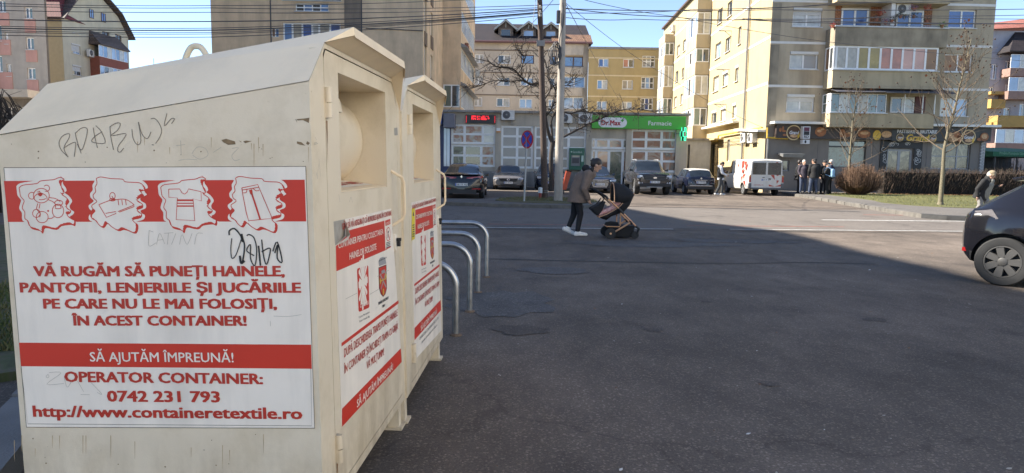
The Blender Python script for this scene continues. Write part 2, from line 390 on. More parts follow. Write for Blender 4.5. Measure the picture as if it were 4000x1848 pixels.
# ================================================================ facades and windows
class Fac:
    def __init__(s,O,U,Z=(0,0,1)):
        s.O=V(O); s.U=V(U).normalized(); s.Z=V(Z); s.N=s.U.cross(s.Z)
        s.M=Matrix(((s.U.x,s.Z.x,s.N.x,s.O.x),(s.U.y,s.Z.y,s.N.y,s.O.y),(s.U.z,s.Z.z,s.N.z,s.O.z),(0,0,0,1)))
    def off(s,n): return Fac(s.O+s.N*n,s.U,s.Z)
    def uv(s,px,py):
        p=onplane(px,py,s.O,s.N)-s.O; return p.dot(s.U),p.dot(s.Z)
    def r(s,x0,y0,x1,y1):
        ym=(y0+y1)/2; xm=(x0+x1)/2
        return (s.uv(x0,ym)[0],s.uv(x1,ym)[0],s.uv(xm,y1)[1],s.uv(xm,y0)[1])
    def mb(s): return MB(s.M)
def wall(F,w_,h,holes,mbx=None,m=0,t=.22,u0=0,v0=0):
    mb=mbx or F.mb()
    us=sorted(set([u0,w_]+[min(max(q,u0),w_) for r in holes for q in r[:2]])); vs=sorted(set([v0,h]+[min(max(q,v0),h) for r in holes for q in r[2:4]]))
    for i in range(len(us)-1):
        for j in range(len(vs)-1):
            cu=(us[i]+us[i+1])/2; cv=(vs[j]+vs[j+1])/2
            if any(r[0]<cu<r[1] and r[2]<cv<r[3] for r in holes): continue
            mb.add([(us[i],vs[j],0),(us[i+1],vs[j],0),(us[i+1],vs[j+1],0),(us[i],vs[j+1],0)],[(0,1,2,3)],m)
    for a,b,c,d in [r[:4] for r in holes]:
        P=[(a,c),(b,c),(b,d),(a,d)]
        for k in range(4):
            p,q=P[k],P[(k+1)%4]; mb.add([(p[0],p[1],0),(p[0],p[1],-t),(q[0],q[1],-t),(q[0],q[1],0)],[(0,1,2,3)],m)
    return mb
M_pvc=mat('white_pvc',(.84,.83,.80),.35,var=.05)
M_brownf=mat('brown_window_frame',(.10,.045,.03),.5,var=.2)
M_shut=mat('roller_shutter',(.62,.61,.58),.5,var=.05,scale=2)
M_sill=mat('window_sill_metal',(.55,.55,.54),.4,var=.1)
GL={'dark':glassmat('glass_dark',(.035,.04,.045)),'blue':glassmat('glass_blue_reflection',(.13,.25,.46),var=.3),  # blue, sky and deep panes: reflected sky put into the base colour
 'sky':glassmat('glass_sky_reflection',(.28,.40,.58),var=.3),'curtain':mat('glass_white_curtain',(.50,.48,.42),.15,var=.25,scale=3,spec=.8,coat=.5),
 'beige':mat('glass_beige_curtain',(.38,.33,.25),.15,var=.3,scale=4,spec=.8,coat=.5),'orange':mat('glass_orange_curtain',(.50,.20,.12),.2,var=.3,scale=2,spec=.6,coat=.4),
 'deep':glassmat('glass_deep_blue_reflection',(.04,.10,.30),var=.35),'pink':mat('glass_pink_blind',(.62,.36,.29),.25,var=.15,scale=1.5,spec=.6),'yellow':mat('glass_yellow_blind',(.36,.27,.09),.25,var=.3,scale=1.2,spec=.6),
 'grey':mat('glass_grey_film',(.33,.30,.27),.3,var=.12,scale=.6,spec=.7,coat=.3),'brown':mat('glass_brown_paper',(.30,.17,.09),.4,var=.3,scale=1.5),'green':glassmat('glass_green',(.10,.15,.13))}
def window(root,F,r,cols=2,rows=1,glass='dark',fr=.055,d=.15,fm=None,shut=0,sill=True,name='window',splits=None,label=None):
    a,b,c,e=r[:4]; fm=fm or M_pvc
    mb=F.mb()
    mb.box(a,c,-d-.03,a+fr,e,-d+.03); mb.box(b-fr,c,-d-.03,b,e,-d+.03); mb.box(a+fr,c,-d-.03,b-fr,c+fr,-d+.03); mb.box(a+fr,e-fr,-d-.03,b-fr,e,-d+.03)
    xs=[a+(b-a)*k/cols for k in range(1,cols)] if splits is None else [a+(b-a)*q for q in splits]
    for x in xs: mb.box(x-fr*.6,c+fr,-d-.028,x+fr*.6,e-fr,-d+.033)
    for k in range(1,rows):
        y=c+(e-c)*k/rows; mb.box(a+fr,y-fr*.5,-d-.026,b-fr,y+fr*.5,-d+.03)
    o=mb.build(name,fm,root,world=True)
    if label: o['label']=label
    gl=glass if isinstance(glass,(list,tuple)) else [glass]
    mb=F.mb(); ex=[a]+xs+[b]; mats=[GL[q] for q in gl]
    for k in range(len(ex)-1): mb.box(ex[k]+fr*.4,c+fr*.6,-d-.02,ex[k+1]-fr*.4,e-fr*.6,-d+.004,k%len(gl))
    sub(mb,'pane',mats,o)
    if shut:
        mb=F.mb(); y=e-(e-c)*shut; mb.box(a+.02,e-.16,-d+.035,b-.02,e,.03); 
        n=max(2,int((e-.16-y)/.045)); h=(e-.16-y)/n
        for k in range(n): mb.box(a+fr*.7,y+k*h,-d+.034,b-fr*.7,y+k*h+h*.86,-d+.05)
        sub(mb,'roller_shutter',M_shut,o)
    if sill:
        mb=F.mb(); mb.box(a-.05,c-.05,-d,b+.05,c,.09); sub(mb,'sill',M_sill,o)
    return o
def sub(mb,name,m,parent,**k):
    k.setdefault('recalc',True)
    return mb.build(name,m,parent,world=True,**k)
def acunit(x,y,z,label,w_=.85,h=.6,d=.32,face=0,group='air conditioner units on the walls'):
    """outdoor unit; face = rotation about z (0 looks to the camera, -Y)"""
    t=thing('air_conditioner',label,'air conditioner',(x,y,z),face,group)
    mb=MB(); mb.box(-w_/2,-d,0,w_/2,0,h); mb.build('casing',mat('ac_casing',(.74,.72,.67),.5,var=.1,grime=.2),t,bevel=.015)
    mb=MB(); cx=-w_*.12; cz=h*.52; r=h*.40
    for q in (1,.8,.6,.4): 
        pts=[(cx+r*q*math.cos(2*math.pi*i/20),-d-.012,cz+r*q*math.sin(2*math.pi*i/20)) for i in range(21)]; mb.tube(pts,.008,4,1)
    mb.lathe([(r,-.008),(r,.004)],20,0,'z'); 
    k=len(mb.v)-40
    for i in range(k,len(mb.v)):
        q=mb.v[i]; mb.v[i]=(q[0]+cx,-d-.004-q[2]*.2,q[1]+cz)
    mb.ball((cx,-d-.012,cz),.07,8,1); mb.build('fan_grille',[mat('ac_dark',(.05,.05,.055),.5),mat('ac_wire',(.3,.3,.3),.5)],t)
    for s in (-.3,.3):
        mb=MB(); mb.box(s*w_-.02,-d,-.05,s*w_+.02,0,-.001); mb.box(s*w_-.02,-.03,-.25,s*w_+.02,0,-.051); mb.build('bracket',mat('ac_bracket',(.4,.4,.4),.5),t)
    return t
def bld(name,label,base,cat='building'): return thing(name,label,cat,(base[0],base[1],0))
P_pinkw=mat('render_pinkgrey',(.42,.38,.33),.9,var=.12,scale=1.5,bump=.15,bscale=30,grime=.25,gs=.5)
P_pink=mat('render_pink',(.55,.31,.26),.9,var=.10,scale=1.5,bump=.15,bscale=30,grime=.2,gs=.5)
P_cream=mat('render_cream',(.58,.53,.40),.9,var=.08,scale=1,bump=.1,bscale=30,grime=.2,gs=.4)
P_brown=mat('render_brown',(.70,.53,.35),.9,var=.16,scale=1.2,bump=.3,bscale=14,grime=.30,gs=.6)
P_beige=mat('render_beige',(.56,.485,.39),.9,var=.08,scale=1,bump=.15,bscale=20,grime=.22,gs=.4)
P_yell=mat('render_ochre',(.46,.35,.17),.9,var=.07,scale=1,bump=.15,bscale=20,grime=.18,gs=.5)
P_sand=mat('render_sand',(.48,.40,.285),.9,var=.10,scale=1.2,bump=.2,bscale=16,grime=.38,gs=.45)
P_sandd=mat('render_sand_stained',(.31,.265,.195),.9,var=.3,scale=1.1,bump=.2,bscale=16,grime=.6,gs=.8)
P_band=mat('render_white_band',(.72,.70,.66),.8,var=.06)
P_conc=mat('concrete_grey',(.33,.31,.28),.9,var=.2,scale=2,bump=.2,grime=.45)
P_dark=mat('dark_metal',(.06,.06,.065),.5,var=.2)
P_zinc=mat('zinc_gutter',(.26,.25,.24),.5,metal=.4,var=.2)
def tiles(name,c1,c2,sx,sz,rough=.7):
    m=bpy.data.materials.new(name); m.use_nodes=True; t=m.node_tree; n=t.nodes; L=t.links.new; b=n['Principled BSDF']
    tc=n.new('ShaderNodeTexCoord'); br=n.new('ShaderNodeTexBrick'); br.inputs['Scale'].default_value=1; br.inputs['Brick Width'].default_value=sx; br.inputs['Row Height'].default_value=sz; br.inputs['Mortar Size'].default_value=.02
    br.inputs['Color1'].default_value=(*c1,1); br.inputs['Color2'].default_value=(*c2,1); br.inputs['Mortar'].default_value=(c1[0]*.35,c1[1]*.35,c1[2]*.35,1)
    mp=n.new('ShaderNodeMapping'); mp.inputs['Rotation'].default_value=(R_(90),0,0); L(tc.outputs['Object'],mp.inputs['Vector']); L(mp.outputs[0],br.inputs['Vector'])
    L(br.outputs['Color'],b.inputs['Base Color']); b.inputs['Roughness'].default_value=rough; return m
T_old=tiles('roof_tile_dark',(.020,.015,.017),(.034,.024,.025),.28,.22)
T_red=tiles('roof_tile_red',(.26,.085,.06),(.33,.13,.09),.3,.3)
T_mar=tiles('roof_tile_maroon',(.16,.03,.035),(.19,.045,.045),.3,.3)
T_slate=tiles('roof_slate',(.10,.075,.065),(.15,.11,.095),.3,.2)

# ---------------------------------------------------------------- pink block, far left
A=at(188,300,62); F=Fac((A.x-30,62,0),(1,0,0)); root=bld('apartment_building','pink and grey panelled apartment block at the far left edge',(A.x,62))
rs=[F.r(*q) for q in [(96,28,126,73),(101,146,132,194),(106,265,139,310),(-8,0,22,48),(19,128,32,172),(26,250,44,298),(-19,217,9,281),(-22,96,6,160)]]
mb=wall(F,30,24,rs); mb.hexa([(0,0,-.3),(29.99,0,-.3),(19,0,-14),(0,0,-14)],[(0,24,-.3),(29.99,24,-.3),(19,24,-14),(0,24,-14)]); mb.build('wall',P_pinkw,root,world=True)
mb=F.mb(); mb.hexa([(-.3,24,.3),(30,24,.3),(19,24,-14.3),(-.3,24,-14.3)],[(-.3,24.5,.3),(30,24.5,.3),(19,24.5,-14.3),(-.3,24.5,-14.3)]); mb.build('roof',P_conc,root,world=True)
for q in rs: window(root,F,q,2,1,['dark','green'],fr=.09)
for q in [(97,75,139,128),(102,196,146,242),(107,312,151,356),(0,50,36,100),(0,155,42,215),(0,282,50,348),(-30,285,-2,350)]:
    a=F.r(*q); mb=F.mb(); mb.box(a[0],a[2],0,a[1],a[3],.05); mb.build('pink_panel',P_pink,root,world=True)
F=Fac((at(-250,400,52).x,52,0),(1,0,0)); wl=at(150,400,52).x-F.O.x
root=bld('low_shop','low grey shop with pale flat canopy behind the bare shrub',(F.O.x+wl/2,52),'shop')
rs=[F.r(*q) for q in [(20,418,62,470),(-30,418,10,470),(75,418,110,470)]]
mb=wall(F,wl,F.uv(60,385)[1],rs); mb.box(0,0,-8,wl,.1,-7.9); mb.box(wl-.01,0,-8,wl,F.uv(60,385)[1],-.01); mb.build('wall',P_conc,root,world=True)
h_=F.uv(60,385)[1]; mb=F.mb(); mb.box(-.2,h_,-8,wl+.2,h_+.55,1.4); mb.build('canopy',mat('canopy_pale',(.6,.58,.52),.7,var=.1),root,world=True)
for q in rs: window(root,F,q,2,1,'dark')
# ---------------------------------------------------------------- mansard house
A=at(252,300,80); B=at(507,300,92)
F=Fac((A.x,80,0),(B.x-A.x,12,0)); wl=math.hypot(B.x-A.x,12)
root=bld('mansard_house','cream house with red mansard roof and glazed bay under slate roof',(A.x,80),'house')
wins=[((348,37,364,71),0,'blue'),((394,52,411,86),0,'deep'),((281,90,310,130),0,'blue'),((400,125,427,160),0,'dark'),((451,137,475,174),0,'dark'),((279,172,314,210),.8,'sky'),((463,218,488,251),0,'green'),((283,255,318,294),.6,'dark')]
rs=[F.r(*q[0]) for q in wins]
ev0=F.uv(254,70)[1]; ev1=F.uv(507,150)[1]; ev=(ev0+ev1)/2
mb=wall(F,wl,ev,rs[3:]); 
prof=[(-.5,ev-.3),(wl*.16,ev+2.4),(wl*.5,ev+4.6),(wl*.84,ev+2.4),(wl+.5,ev-.3)]
# gable: fan of quads below the roof profile, upper windows laid in it
gp=[(0.01,ev),(wl*.16,ev+2.2),(wl*.5,ev+4.4),(wl*.84,ev+2.2),(wl-.01,ev)]
mb.add([(u,v,0) for u,v in gp],[tuple(range(5))])
mb.box(0,0,-.3,.01,ev,-.01); mb.build('wall',P_cream,root,world=True)
FL=Fac((A.x-14,80,0),(1,0,0)); mb=FL.mb(); mb.box(0,0,-12,14-.01,ev0,0); mb.build('wall',mat('render_cream_warm',(.62,.52,.33),.9,var=.06),root,world=True)
for r,q in zip(rs,wins):
    if r[2]>ev-.2: r=(r[0],r[1],r[2],r[3]); window(root,F.off(.2),r,2,1,q[2],fm=M_brownf,sill=False)
    else: window(root,F,r,2,1,q[2],shut=q[1],fm=M_brownf if not q[1] else M_pvc)
mb=F.mb()
for i in range(4):
    a,b=prof[i],prof[i+1]; t=.18
    mb.hexa([(a[0],a[1],.7),(b[0],b[1],.7),(b[0],b[1]+t,.7),(a[0],a[1]+t,.7)],[(a[0],a[1],-14),(b[0],b[1],-14),(b[0],b[1]+t,-14),(a[0],a[1]+t,-14)],0)
mb.build('roof',T_slate,root,world=True)
mb=FL.mb(); kz=FL.uv(250,20)[1]
mb.hexa([(-1,ev0-.1,.5),(14.3,ev0-.1,.5),(14.3,ev0-.1,-12),(-1,ev0-.1,-12)],[(-1,ev0+2.6,-.9),(13.2,ev0+2.6,-.9),(13.2,ev0+2.6,-11),(-1,ev0+2.6,-11)])
mb.build('roof',T_mar,root,world=True)
mb=FL.mb(); mb.hexa([(-1,ev0+2.6,-.6),(13.6,ev0+2.6,-.6),(13.6,ev0+2.6,-11.4),(-1,ev0+2.6,-11.4)],[(-1,ev0+5.0,-5),(13.4,ev0+5.0,-5),(13.4,ev0+5.0,-6.4),(-1,ev0+5.0,-6.4)]); mb.build('roof',T_red,root,world=True)
b0,b1,c0,c1=F.r(350,178,464,245); c0=F.uv(405,300)[1]
vt=F.uv(405,188)[1]; vm=F.uv(405,228)[1]; vb=F.uv(405,258)[1]
mb=F.mb(); mb.box(b0,1,0.01,b1,vm-1.2,1.2); mb.box(b0,vm-1.2,.01,b1,vm-.12,1.22); bay=mb.build('bay',mat('bay_red_brown',(.27,.09,.06),.8,var=.15),root,world=True)
F2=F.off(1.22); window(root,F2,(b0,b1,vm-.12,vt),7,1,['sky','blue','curtain'],d=.05,sill=False,name='bay_window')
window(root,F2,(b0,b1,vm-2.7,vm-1.2),7,1,['sky','dark','curtain'],d=-.03,sill=False,name='bay_window')
mb=F.mb(); mb.hexa([(b0-.15,vt,1.5),(b1+.15,vt,1.5),(b1+.15,vt,.02),(b0-.15,vt,.02)],[(b0-.15,vt+.12,1.5),(b1+.15,vt+.12,1.5),(b1-.1,vt+1.7,.02),(b0+.1,vt+1.7,.02)]); mb.build('bay_roof',T_slate,root,world=True)
p=onplane(338,205,F.O,F.N)+F.N*.3; acunit(p.x,p.y,p.z-.5,'small air conditioner beside the glazed bay of the mansard house',1.0,.8,.35,R_(92))
# thin aerial on a roof in the sky gap
root=bld('low_house','dark roof ridge with thin aerial in the sky gap',(at(540,262,100).x,100),'house')
F=Fac((at(440,300,100).x,100,0),(1,0,0)); wl=at(826,300,100).x-F.O.x+10; hz=F.uv(540,264)[1]
mb=F.mb(); mb.box(0,0,-8,wl,hz-2,0); mb.build('wall',P_cream,root,world=True)
mb=F.mb(); mb.hexa([(-.4,hz-2,.4),(wl,hz-2,.4),(wl,hz-2,-8),(-.4,hz-2,-8)],[(-.4,hz,-3.5),(wl,hz,-3.5),(wl,hz,-4.5),(-.4,hz,-4.5)]); mb.build('roof',T_old,root,world=True)
u=F.uv(544,250)[0]; mb=F.mb(); mb.tube([(u,hz-.5,-4),(u,hz+1.9,-4)],.035,5); mb.tube([(u-.45,hz+.75,-4),(u+.55,hz+.75,-4)],.03,5); mb.build('aerial',P_dark,root,world=True)
# ---------------------------------------------------------------- brown block
YB=42.6; A=at(826,150,YB); B=at(1652,290,YB)
F=Fac((A.x,YB,0),(1,0,0)); wl=B.x-A.x; HB=17.0
root=bld('apartment_building','brown rendered apartment block behind the clothes containers with washing in its loggia',(A.x+wl/2,YB))
lg1=F.r(1104,88,1331,150); lg1=(lg1[0],lg1[1],F.uv(1200,190)[1],lg1[3])
lg2=F.r(1104,-40,1331,2); grid=F.r(1153,12,1283,44); sm=F.r(1058,109,1089,145)
mb=wall(F,wl,HB,[lg1,lg2,grid,sm])
mb.box(0,0,-20,.01,HB,-.01); mb.box(0,0,-20.1,wl,HB,-20)
ua,ub=F.uv(1346,60)[0],F.uv(1411,60)[0]
mb.build('wall',P_brown,root,world=True)
mb=F.mb(); mb.box(ua,2,0,ub,HB,.06); mb.build('pilaster',mat('render_brown_dark',(.25,.20,.15),.9,var=.15,scale=1.5,grime=.3),root,world=True)
window(root,F,lg1,6,1,['blue','beige','deep','curtain','beige','deep'],fm=M_pvc,fr=.09,splits=[.16,.33,.5,.62,.81])
window(root,F,lg2,6,1,['sky','deep','sky'],fm=M_brownf,fr=.08)
window(root,F,grid,4,2,['dark','blue'],fr=.06); window(root,F,sm,2,1,['brown','blue'],fr=.05,sill=False)
for px in (1058,1413):
    u=F.uv(px,60)[0]; mb=F.mb(); mb.tube([(u,F.uv(px,175)[1] if px>1400 else 2,.05),(u,HB,.05)],.035,6); mb.build('conduit',P_dark,root,world=True)
mb=F.mb(); vz=F.uv(1500,112)[1]; mb.tube([(F.uv(1430,110)[0],vz,.04),(F.uv(1550,114)[0],vz-.05,.04),(wl,vz-.1,.04)],.025,5); mb.build('cable',P_dark,root,world=True)
D=(.034,1,0); FR=Fac((B.x,YB,0),D); LR=22
rr=[]
for k in range(5):
    v=3.9+2.75*k
    rr+= [(.5,1.35,v+.2,v+2.2),(3.0,3.9,v+.4,v+1.9)]
mb=wall(FR,LR,HB,rr); mb.build('wall',P_brown,root,world=True)
for i,q in enumerate(rr): window(root,FR,q,1,1,['sky','dark','curtain'][i%3],sill=False,fr=.09)
for q in rr: 
    mb=FR.mb(); mb.box(q[0]-.05,q[2]-.85,0,q[1]+.05,q[2]-.04,.05); mb.build('panel',mat('panel_umber',(.17,.12,.08),.8,var=.2),root,world=True)
mb=F.mb(); mb.box(-.2,HB,-20.2,wl+.2,HB+.5,.2); mb.build('roof',P_conc,root,world=True)
# projecting glazed bay on the right-hand wall
yb0,yb1=8.9,20.2; FB=FR.off(1.32)
bands=[(5.7,7.25),(8.55,10.05),(11.3,12.8),(14.05,15.5)]
hol=[(yb0+.35,yb1-.2,a,b) for a,b in bands]
mb=wall(FB,yb1,HB,hol,u0=yb0,v0=4.9); mb.box(yb0,4.9,-1.32,yb0+.01,HB,-.01); mb.box(yb1,4.9,-1.32,yb1+.01,HB,-.01); mb.box(yb0,4.89,-1.32,yb1,4.9,0); mb.box(yb0,HB,-1.32,yb1,HB+.2,0)
mb.build('bay',P_brown,root,world=True)
for i,q in enumerate(hol): window(root,FB,q,14,1,['curtain','sky','curtain','dark','sky'] if i!=1 else ['sky','curtain','curtain','dark'],fr=.07,d=.06,sill=False,name='bay_window')
for q in hol[:2]:
    mb=FB.mb(); mb.hexa([(q[0]-.2,q[3]+.02,0),(q[1],q[3]+.02,0),(q[1],q[3]+.02,.45),(q[0]-.2,q[3]+.02,.45)],[(q[0]-.2,q[3]+.3,0),(q[1],q[3]+.3,0),(q[1],q[3]+.08,.45),(q[0]-.2,q[3]+.08,.45)]); mb.build('awning',P_zinc,root,world=True)
FN=Fac(FB.O+FB.U*yb0-FB.N*1.32,FB.N)   # near end of the bay, faces the street
q=FN.r(1722,348,1786,425); window(root,FN.off(.16),(.05,1.27,5.65,7.3),2,1,['green','dark'],fr=.08,sill=False)
p=FB.O+FB.U*(yb1-1)+FB.N*0; 
for u,v in ((yb0+2.5,10.6),(yb0+5.5,10.35)):
    pp=FB.M@V((u,v,.2)); t=thing('flower_box','%s plant box hanging below the brown block bay glazing'%('red' if u<yb0+3 else 'green'),'flower box',pp,R_(88))
    mb=MB(); mb.box(-.5,-.1,-.18,.5,.1,0); mb.build('trough',mat('trough_brown',(.3,.10,.06),.7),t)
    rnd=random.Random(int(u*10)); mb=MB()
    for i in range(60): mb.ball((rnd.uniform(-.5,.5),rnd.uniform(-.12,.12),rnd.uniform(-.25,.1)),.05,4)
    mb.build('foliage',mat('plant_leaves_%d'%int(u),(.10,.12,.05) if u>yb0+3 else (.2,.08,.05),.8,var=.4,scale=12),t)
acp=FB.M@V((yb1-1.5,10.3,.25)); acunit(acp.x,acp.y,acp.z-1.2,'air conditioner high on the bay of the brown block',.85,.6,.35,R_(90))
# ---------------------------------------------------------------- beige block with dormers
YE=80.0; A=at(1700,300,YE); B=at(2296,300,YE); F=Fac((A.x,YE,0),(1,0,0)); wl=B.x-A.x
root=bld('apartment_building','beige apartment block with dark tiled roof and three timber dormers',(A.x+wl/2,YE))
z3=lambda x0,y0,x1,y1:(1700+.378*x0,.378*y0,1700+.378*x1,.378*y1)
wl_=[((410,558,500,650),'curtain',0),((645,565,778,657),['dark','beige'],0),((885,568,1022,660),'blue',1),((1183,578,1247,668),'blue',1),((1330,583,1528,690),'blue',1),
 ((402,780,490,875),'curtain',0),((645,795,770,885),['curtain','dark'],0),((880,800,1015,885),'sky',0),((1180,805,1235,890),'dark',0),((1325,790,1548,905),['sky','blue','sky'],0),
 ((398,1003,485,1098),'curtain',0),((632,1012,768,1103),['dark','beige'],0),((868,1018,1002,1118),'sky',0),((1168,1025,1235,1122),'sky',0),((1320,1003,1532,1125),'sky',0)]
rs=[F.r(*z3(*q[0])) for q in wl_]; ev=F.uv(2000,167)[1]
mb=wall(F,wl,ev,rs); mb.box(wl-.01,0,-12,wl,ev,-.01); mb.build('wall',P_beige,root,world=True)
for r,q in zip(rs,wl_): window(root,F,r,3 if r[1]-r[0]>5 else (2 if r[1]-r[0]>1.9 else 1 if q[1] in('dark','blue') else 2),1,q[1],fr=.10,fm=M_brownf if q[2] else M_pvc)
for yy in (197,284,372,440):
    v=F.uv(2000,yy)[1]; mb=F.mb(); mb.box(0,v-.06,0,wl*.80,v+.06,.05); mb.build('string_course',mat('string_course_brown',(.20,.15,.11),.8,var=.2),root,world=True)
ux=F.uv(2200,300)[0]
for y0,y1 in ((173,217),(265,292),(345,376)):
    v0,v1=F.uv(2240,y1)[1],F.uv(2240,y0)[1]; mb=F.mb(); mb.box(ux,v0,.0,wl-.6,v1,.35); mb.build('balcony_parapet',mat('render_beige_light',(.56,.49,.40),.9,var=.08,grime=.3),root,world=True)
rz=at(2060,95,YE+5.2).z
mb=F.mb(); mb.hexa([(-.5,ev,.5),(wl+.4,ev,.5),(wl+.4,ev,-13),(-.5,ev,-13)],[(-.5,rz,-5.2),(wl+.1,rz,-5.2),(wl+.1,rz,-6),(-.5,rz,-6)]); mb.build('roof',T_old,root,world=True)
v=F.uv(2250,150)[1]; mb=F.mb(); 
k=(rz-ev)/5.7; mb.hexa([(wl-4.2,ev+.03,.52),(wl+.4,ev+.03,.52),(wl+.4,ev+.02,.3),(wl-4.2,ev+.02,.3)],[(wl-4.2,ev+1.35,.56-1.32/k),(wl+.4,ev+1.35,.56-1.32/k),(wl+.4,ev+1.3,.3-1.32/k),(wl-4.2,ev+1.3,.3-1.32/k)]); mb.build('new_tiles',tiles('roof_tile_orange',(.17,.09,.055),(.24,.135,.08),.25,.2),root,world=True)
mb=F.mb(); mb.tube([(-.5,ev,.6),(wl+.4,ev,.6)],.14,8); mb.build('gutter',mat('gutter_maroon',(.12,.06,.06),.5),root,world=True)
for i,(x0,x1,y0,y1,op) in enumerate([(1955,1996,112,152,1),(2043,2086,117,153,0),(2131,2172,120,155,0)]):
    FD=F.off(-1.4); a,b,c,d=FD.r(x0,y0,x1,y1); gpx=(d-c)*.55
    t=FD.mb(); 
    t.box(a-.25,c-.3,-4,a-.001,d,0); t.box(b+.001,c-.3,-4,b+.25,d,0); t.box(a-.25,d,-4,b+.25,d+.12,.03)
    t.add([(a-.25,d+.12,-.03),(b+.25,d+.12,-.03),((a+b)/2,d+gpx+.3,-.03)],[(0,1,2)])
    dm=t.build('dormer',mat('dormer_timber',(.13,.105,.09),.8,var=.2,grime=.3),root,world=True)
    t=FD.mb(); m_=(a+b)/2; e=.75
    for s in (-1,1):
        x_=m_+s*((b-a)/2+e); P=[(m_,d+gpx+.35),(x_,d-.1),(x_,d-.28),(m_,d+gpx+.12)]
        t.prism([(p[0],p[1],.45) for p in P],(0,0,-4.8))
    sub(t,'dormer_roof',[T_slate],dm)
    window(root,FD.off(.05),(a,b,c,d),1,1,'dark' if op else 'sky',fr=.10,d=.08,sill=False,fm=mat('timber_grey',(.25,.21,.17),.8,var=.2))
    t=FD.mb(); t.box(m_-.05,d+.12,-.02,m_+.05,d+gpx+.1,.12)
    for s in (-1,1): t.hexa([(m_+s*((b-a)/2+e)-.01,d-.3,.4),(m_+s*((b-a)/2+e)+.01,d-.06,.4),(m_,d+gpx+.4,.4),(m_,d+gpx+.14,.4)],[(m_+s*((b-a)/2+e)-.01,d-.3,.5),(m_+s*((b-a)/2+e)+.01,d-.06,.5),(m_,d+gpx+.4,.5),(m_,d+gpx+.14,.5)])
    sub(t,'bargeboard',[mat('bargeboard_pale',(.35,.37,.35),.7)],dm)
# ---------------------------------------------------------------- ochre block
YO=79.0; A=at(2297,300,YO); B=at(2600,300,YO); F=Fac((A.x,YO,0),(1,0,0)); wl=B.x-A.x+4
root=bld('apartment_building','flat roofed ochre yellow apartment block between the beige and sand blocks',(A.x+wl/2,YO))
z4=lambda x0,y0,x1,y1:(2200+.42*x0,.42*y0,2200+.42*x1,.42*y1)
wl_=[((328,543,422,622),['deep','sky']),((558,548,658,628),['orange','dark']),((735,517,855,625),['beige','curtain','dark']),((315,742,412,828),['blue','curtain']),((548,745,648,830),'beige'),((725,716,845,825),['dark','sky','dark']),((312,940,405,1018),'sky'),((545,945,640,1020),['curtain','sky']),((718,912,835,1022),['dark','deep','dark'])]
rs=[F.r(*z4(*q[0])) for q in wl_]; h_=F.uv(2430,193)[1]
wall(F,wl,h_,rs).build('wall',P_yell,root,world=True)
mb=F.mb(); mb.box(0,h_,-10,wl,h_+.25,.12); mb.build('roof_edge',P_zinc,root,world=True)
for i,(r,q) in enumerate(zip(rs,wl_)): window(root,F,r,3 if i%3==2 else 2,2 if i%3==2 else 1,q[1],fr=.09)
for yy in (227,296,378):
    v=F.uv(2430,yy)[1]; mb=F.mb(); mb.box(0,v-.07,0,wl,v+.07,.03); mb.build('painted_band',mat('render_pale_band',(.66,.55,.36),.8),root,world=True)
# ---------------------------------------------------------------- sand block on the right (front + sunlit side)
A=at(2997,400,42.0); B=at(3858,400,42.4); F=Fac((A.x,42.0,0),(B.x-A.x,.4,0)); wl=math.hypot(B.x-A.x,.4); HS=16.7
FARX=A.x+.034*36
S=Fac((FARX,78,0),(-.034,-1,0)); sl_=36.02
root=bld('apartment_building','sand coloured apartment block with sunlit side wall and a bakery at street level',(A.x+wl/2,42))
z5=lambda x0,y0,x1,y1:(2900+.42*x0,.42*y0,2900+.42*x1,.42*y1)
z6=lambda x0,y0,x1,y1:(3400+.42*x0,.42*y0,3400+.42*x1,.42*y1)
fw=[(z5(470,75,740,250),['curtain','curtain'],.35),(z5(440,480,705,645),['curtain','grey'],.18),(z5(410,878,670,1042),['curtain','beige'],.40),
    (z6(730,90,985,262),'deep',0),(z6(690,500,950,672),['brown','brown'],0),(z6(650,912,910,1080),['curtain','sky'],0)]
rs=[F.r(*q[0]) for q in fw]
GZ=4.05
gh=[F.r(3058,626,3083,668),F.r(3236,550,3383,654),F.r(3461,581,3563,745),F.r(3639,560,3790,661)]
b1=F.uv(3260,80)[0]; b2_=F.uv(3690,80)[0]
mb=wall(F,wl,HS,rs,v0=GZ); mb.box(wl-.01,0,-14,wl,HS,-.01); pass
mb.build('wall',P_sand,root,world=True)
ustain=F.uv(3085,100)[0]
wall(F,wl,GZ,gh).build('shop_front',mat('shopfront_grey',(.225,.195,.165),.75,var=.08,scale=2,grime=.15),root,world=True)
for r,q in zip(rs,fw): window(root,F,r,2,1,q[1],fr=.08,shut=q[2])
for yy in (5,168,338):
    v=F.uv(3150,yy)[1]; mb=F.mb(); mb.box(0,v-.07,0,b1-.3,v+.07,.02); mb.build('painted_band',P_band,root,world=True); mb=F.mb(); mb.box(b2_+.1,v-.07,0,wl,v+.07,.02); mb.build('painted_band',P_band,root,world=True)
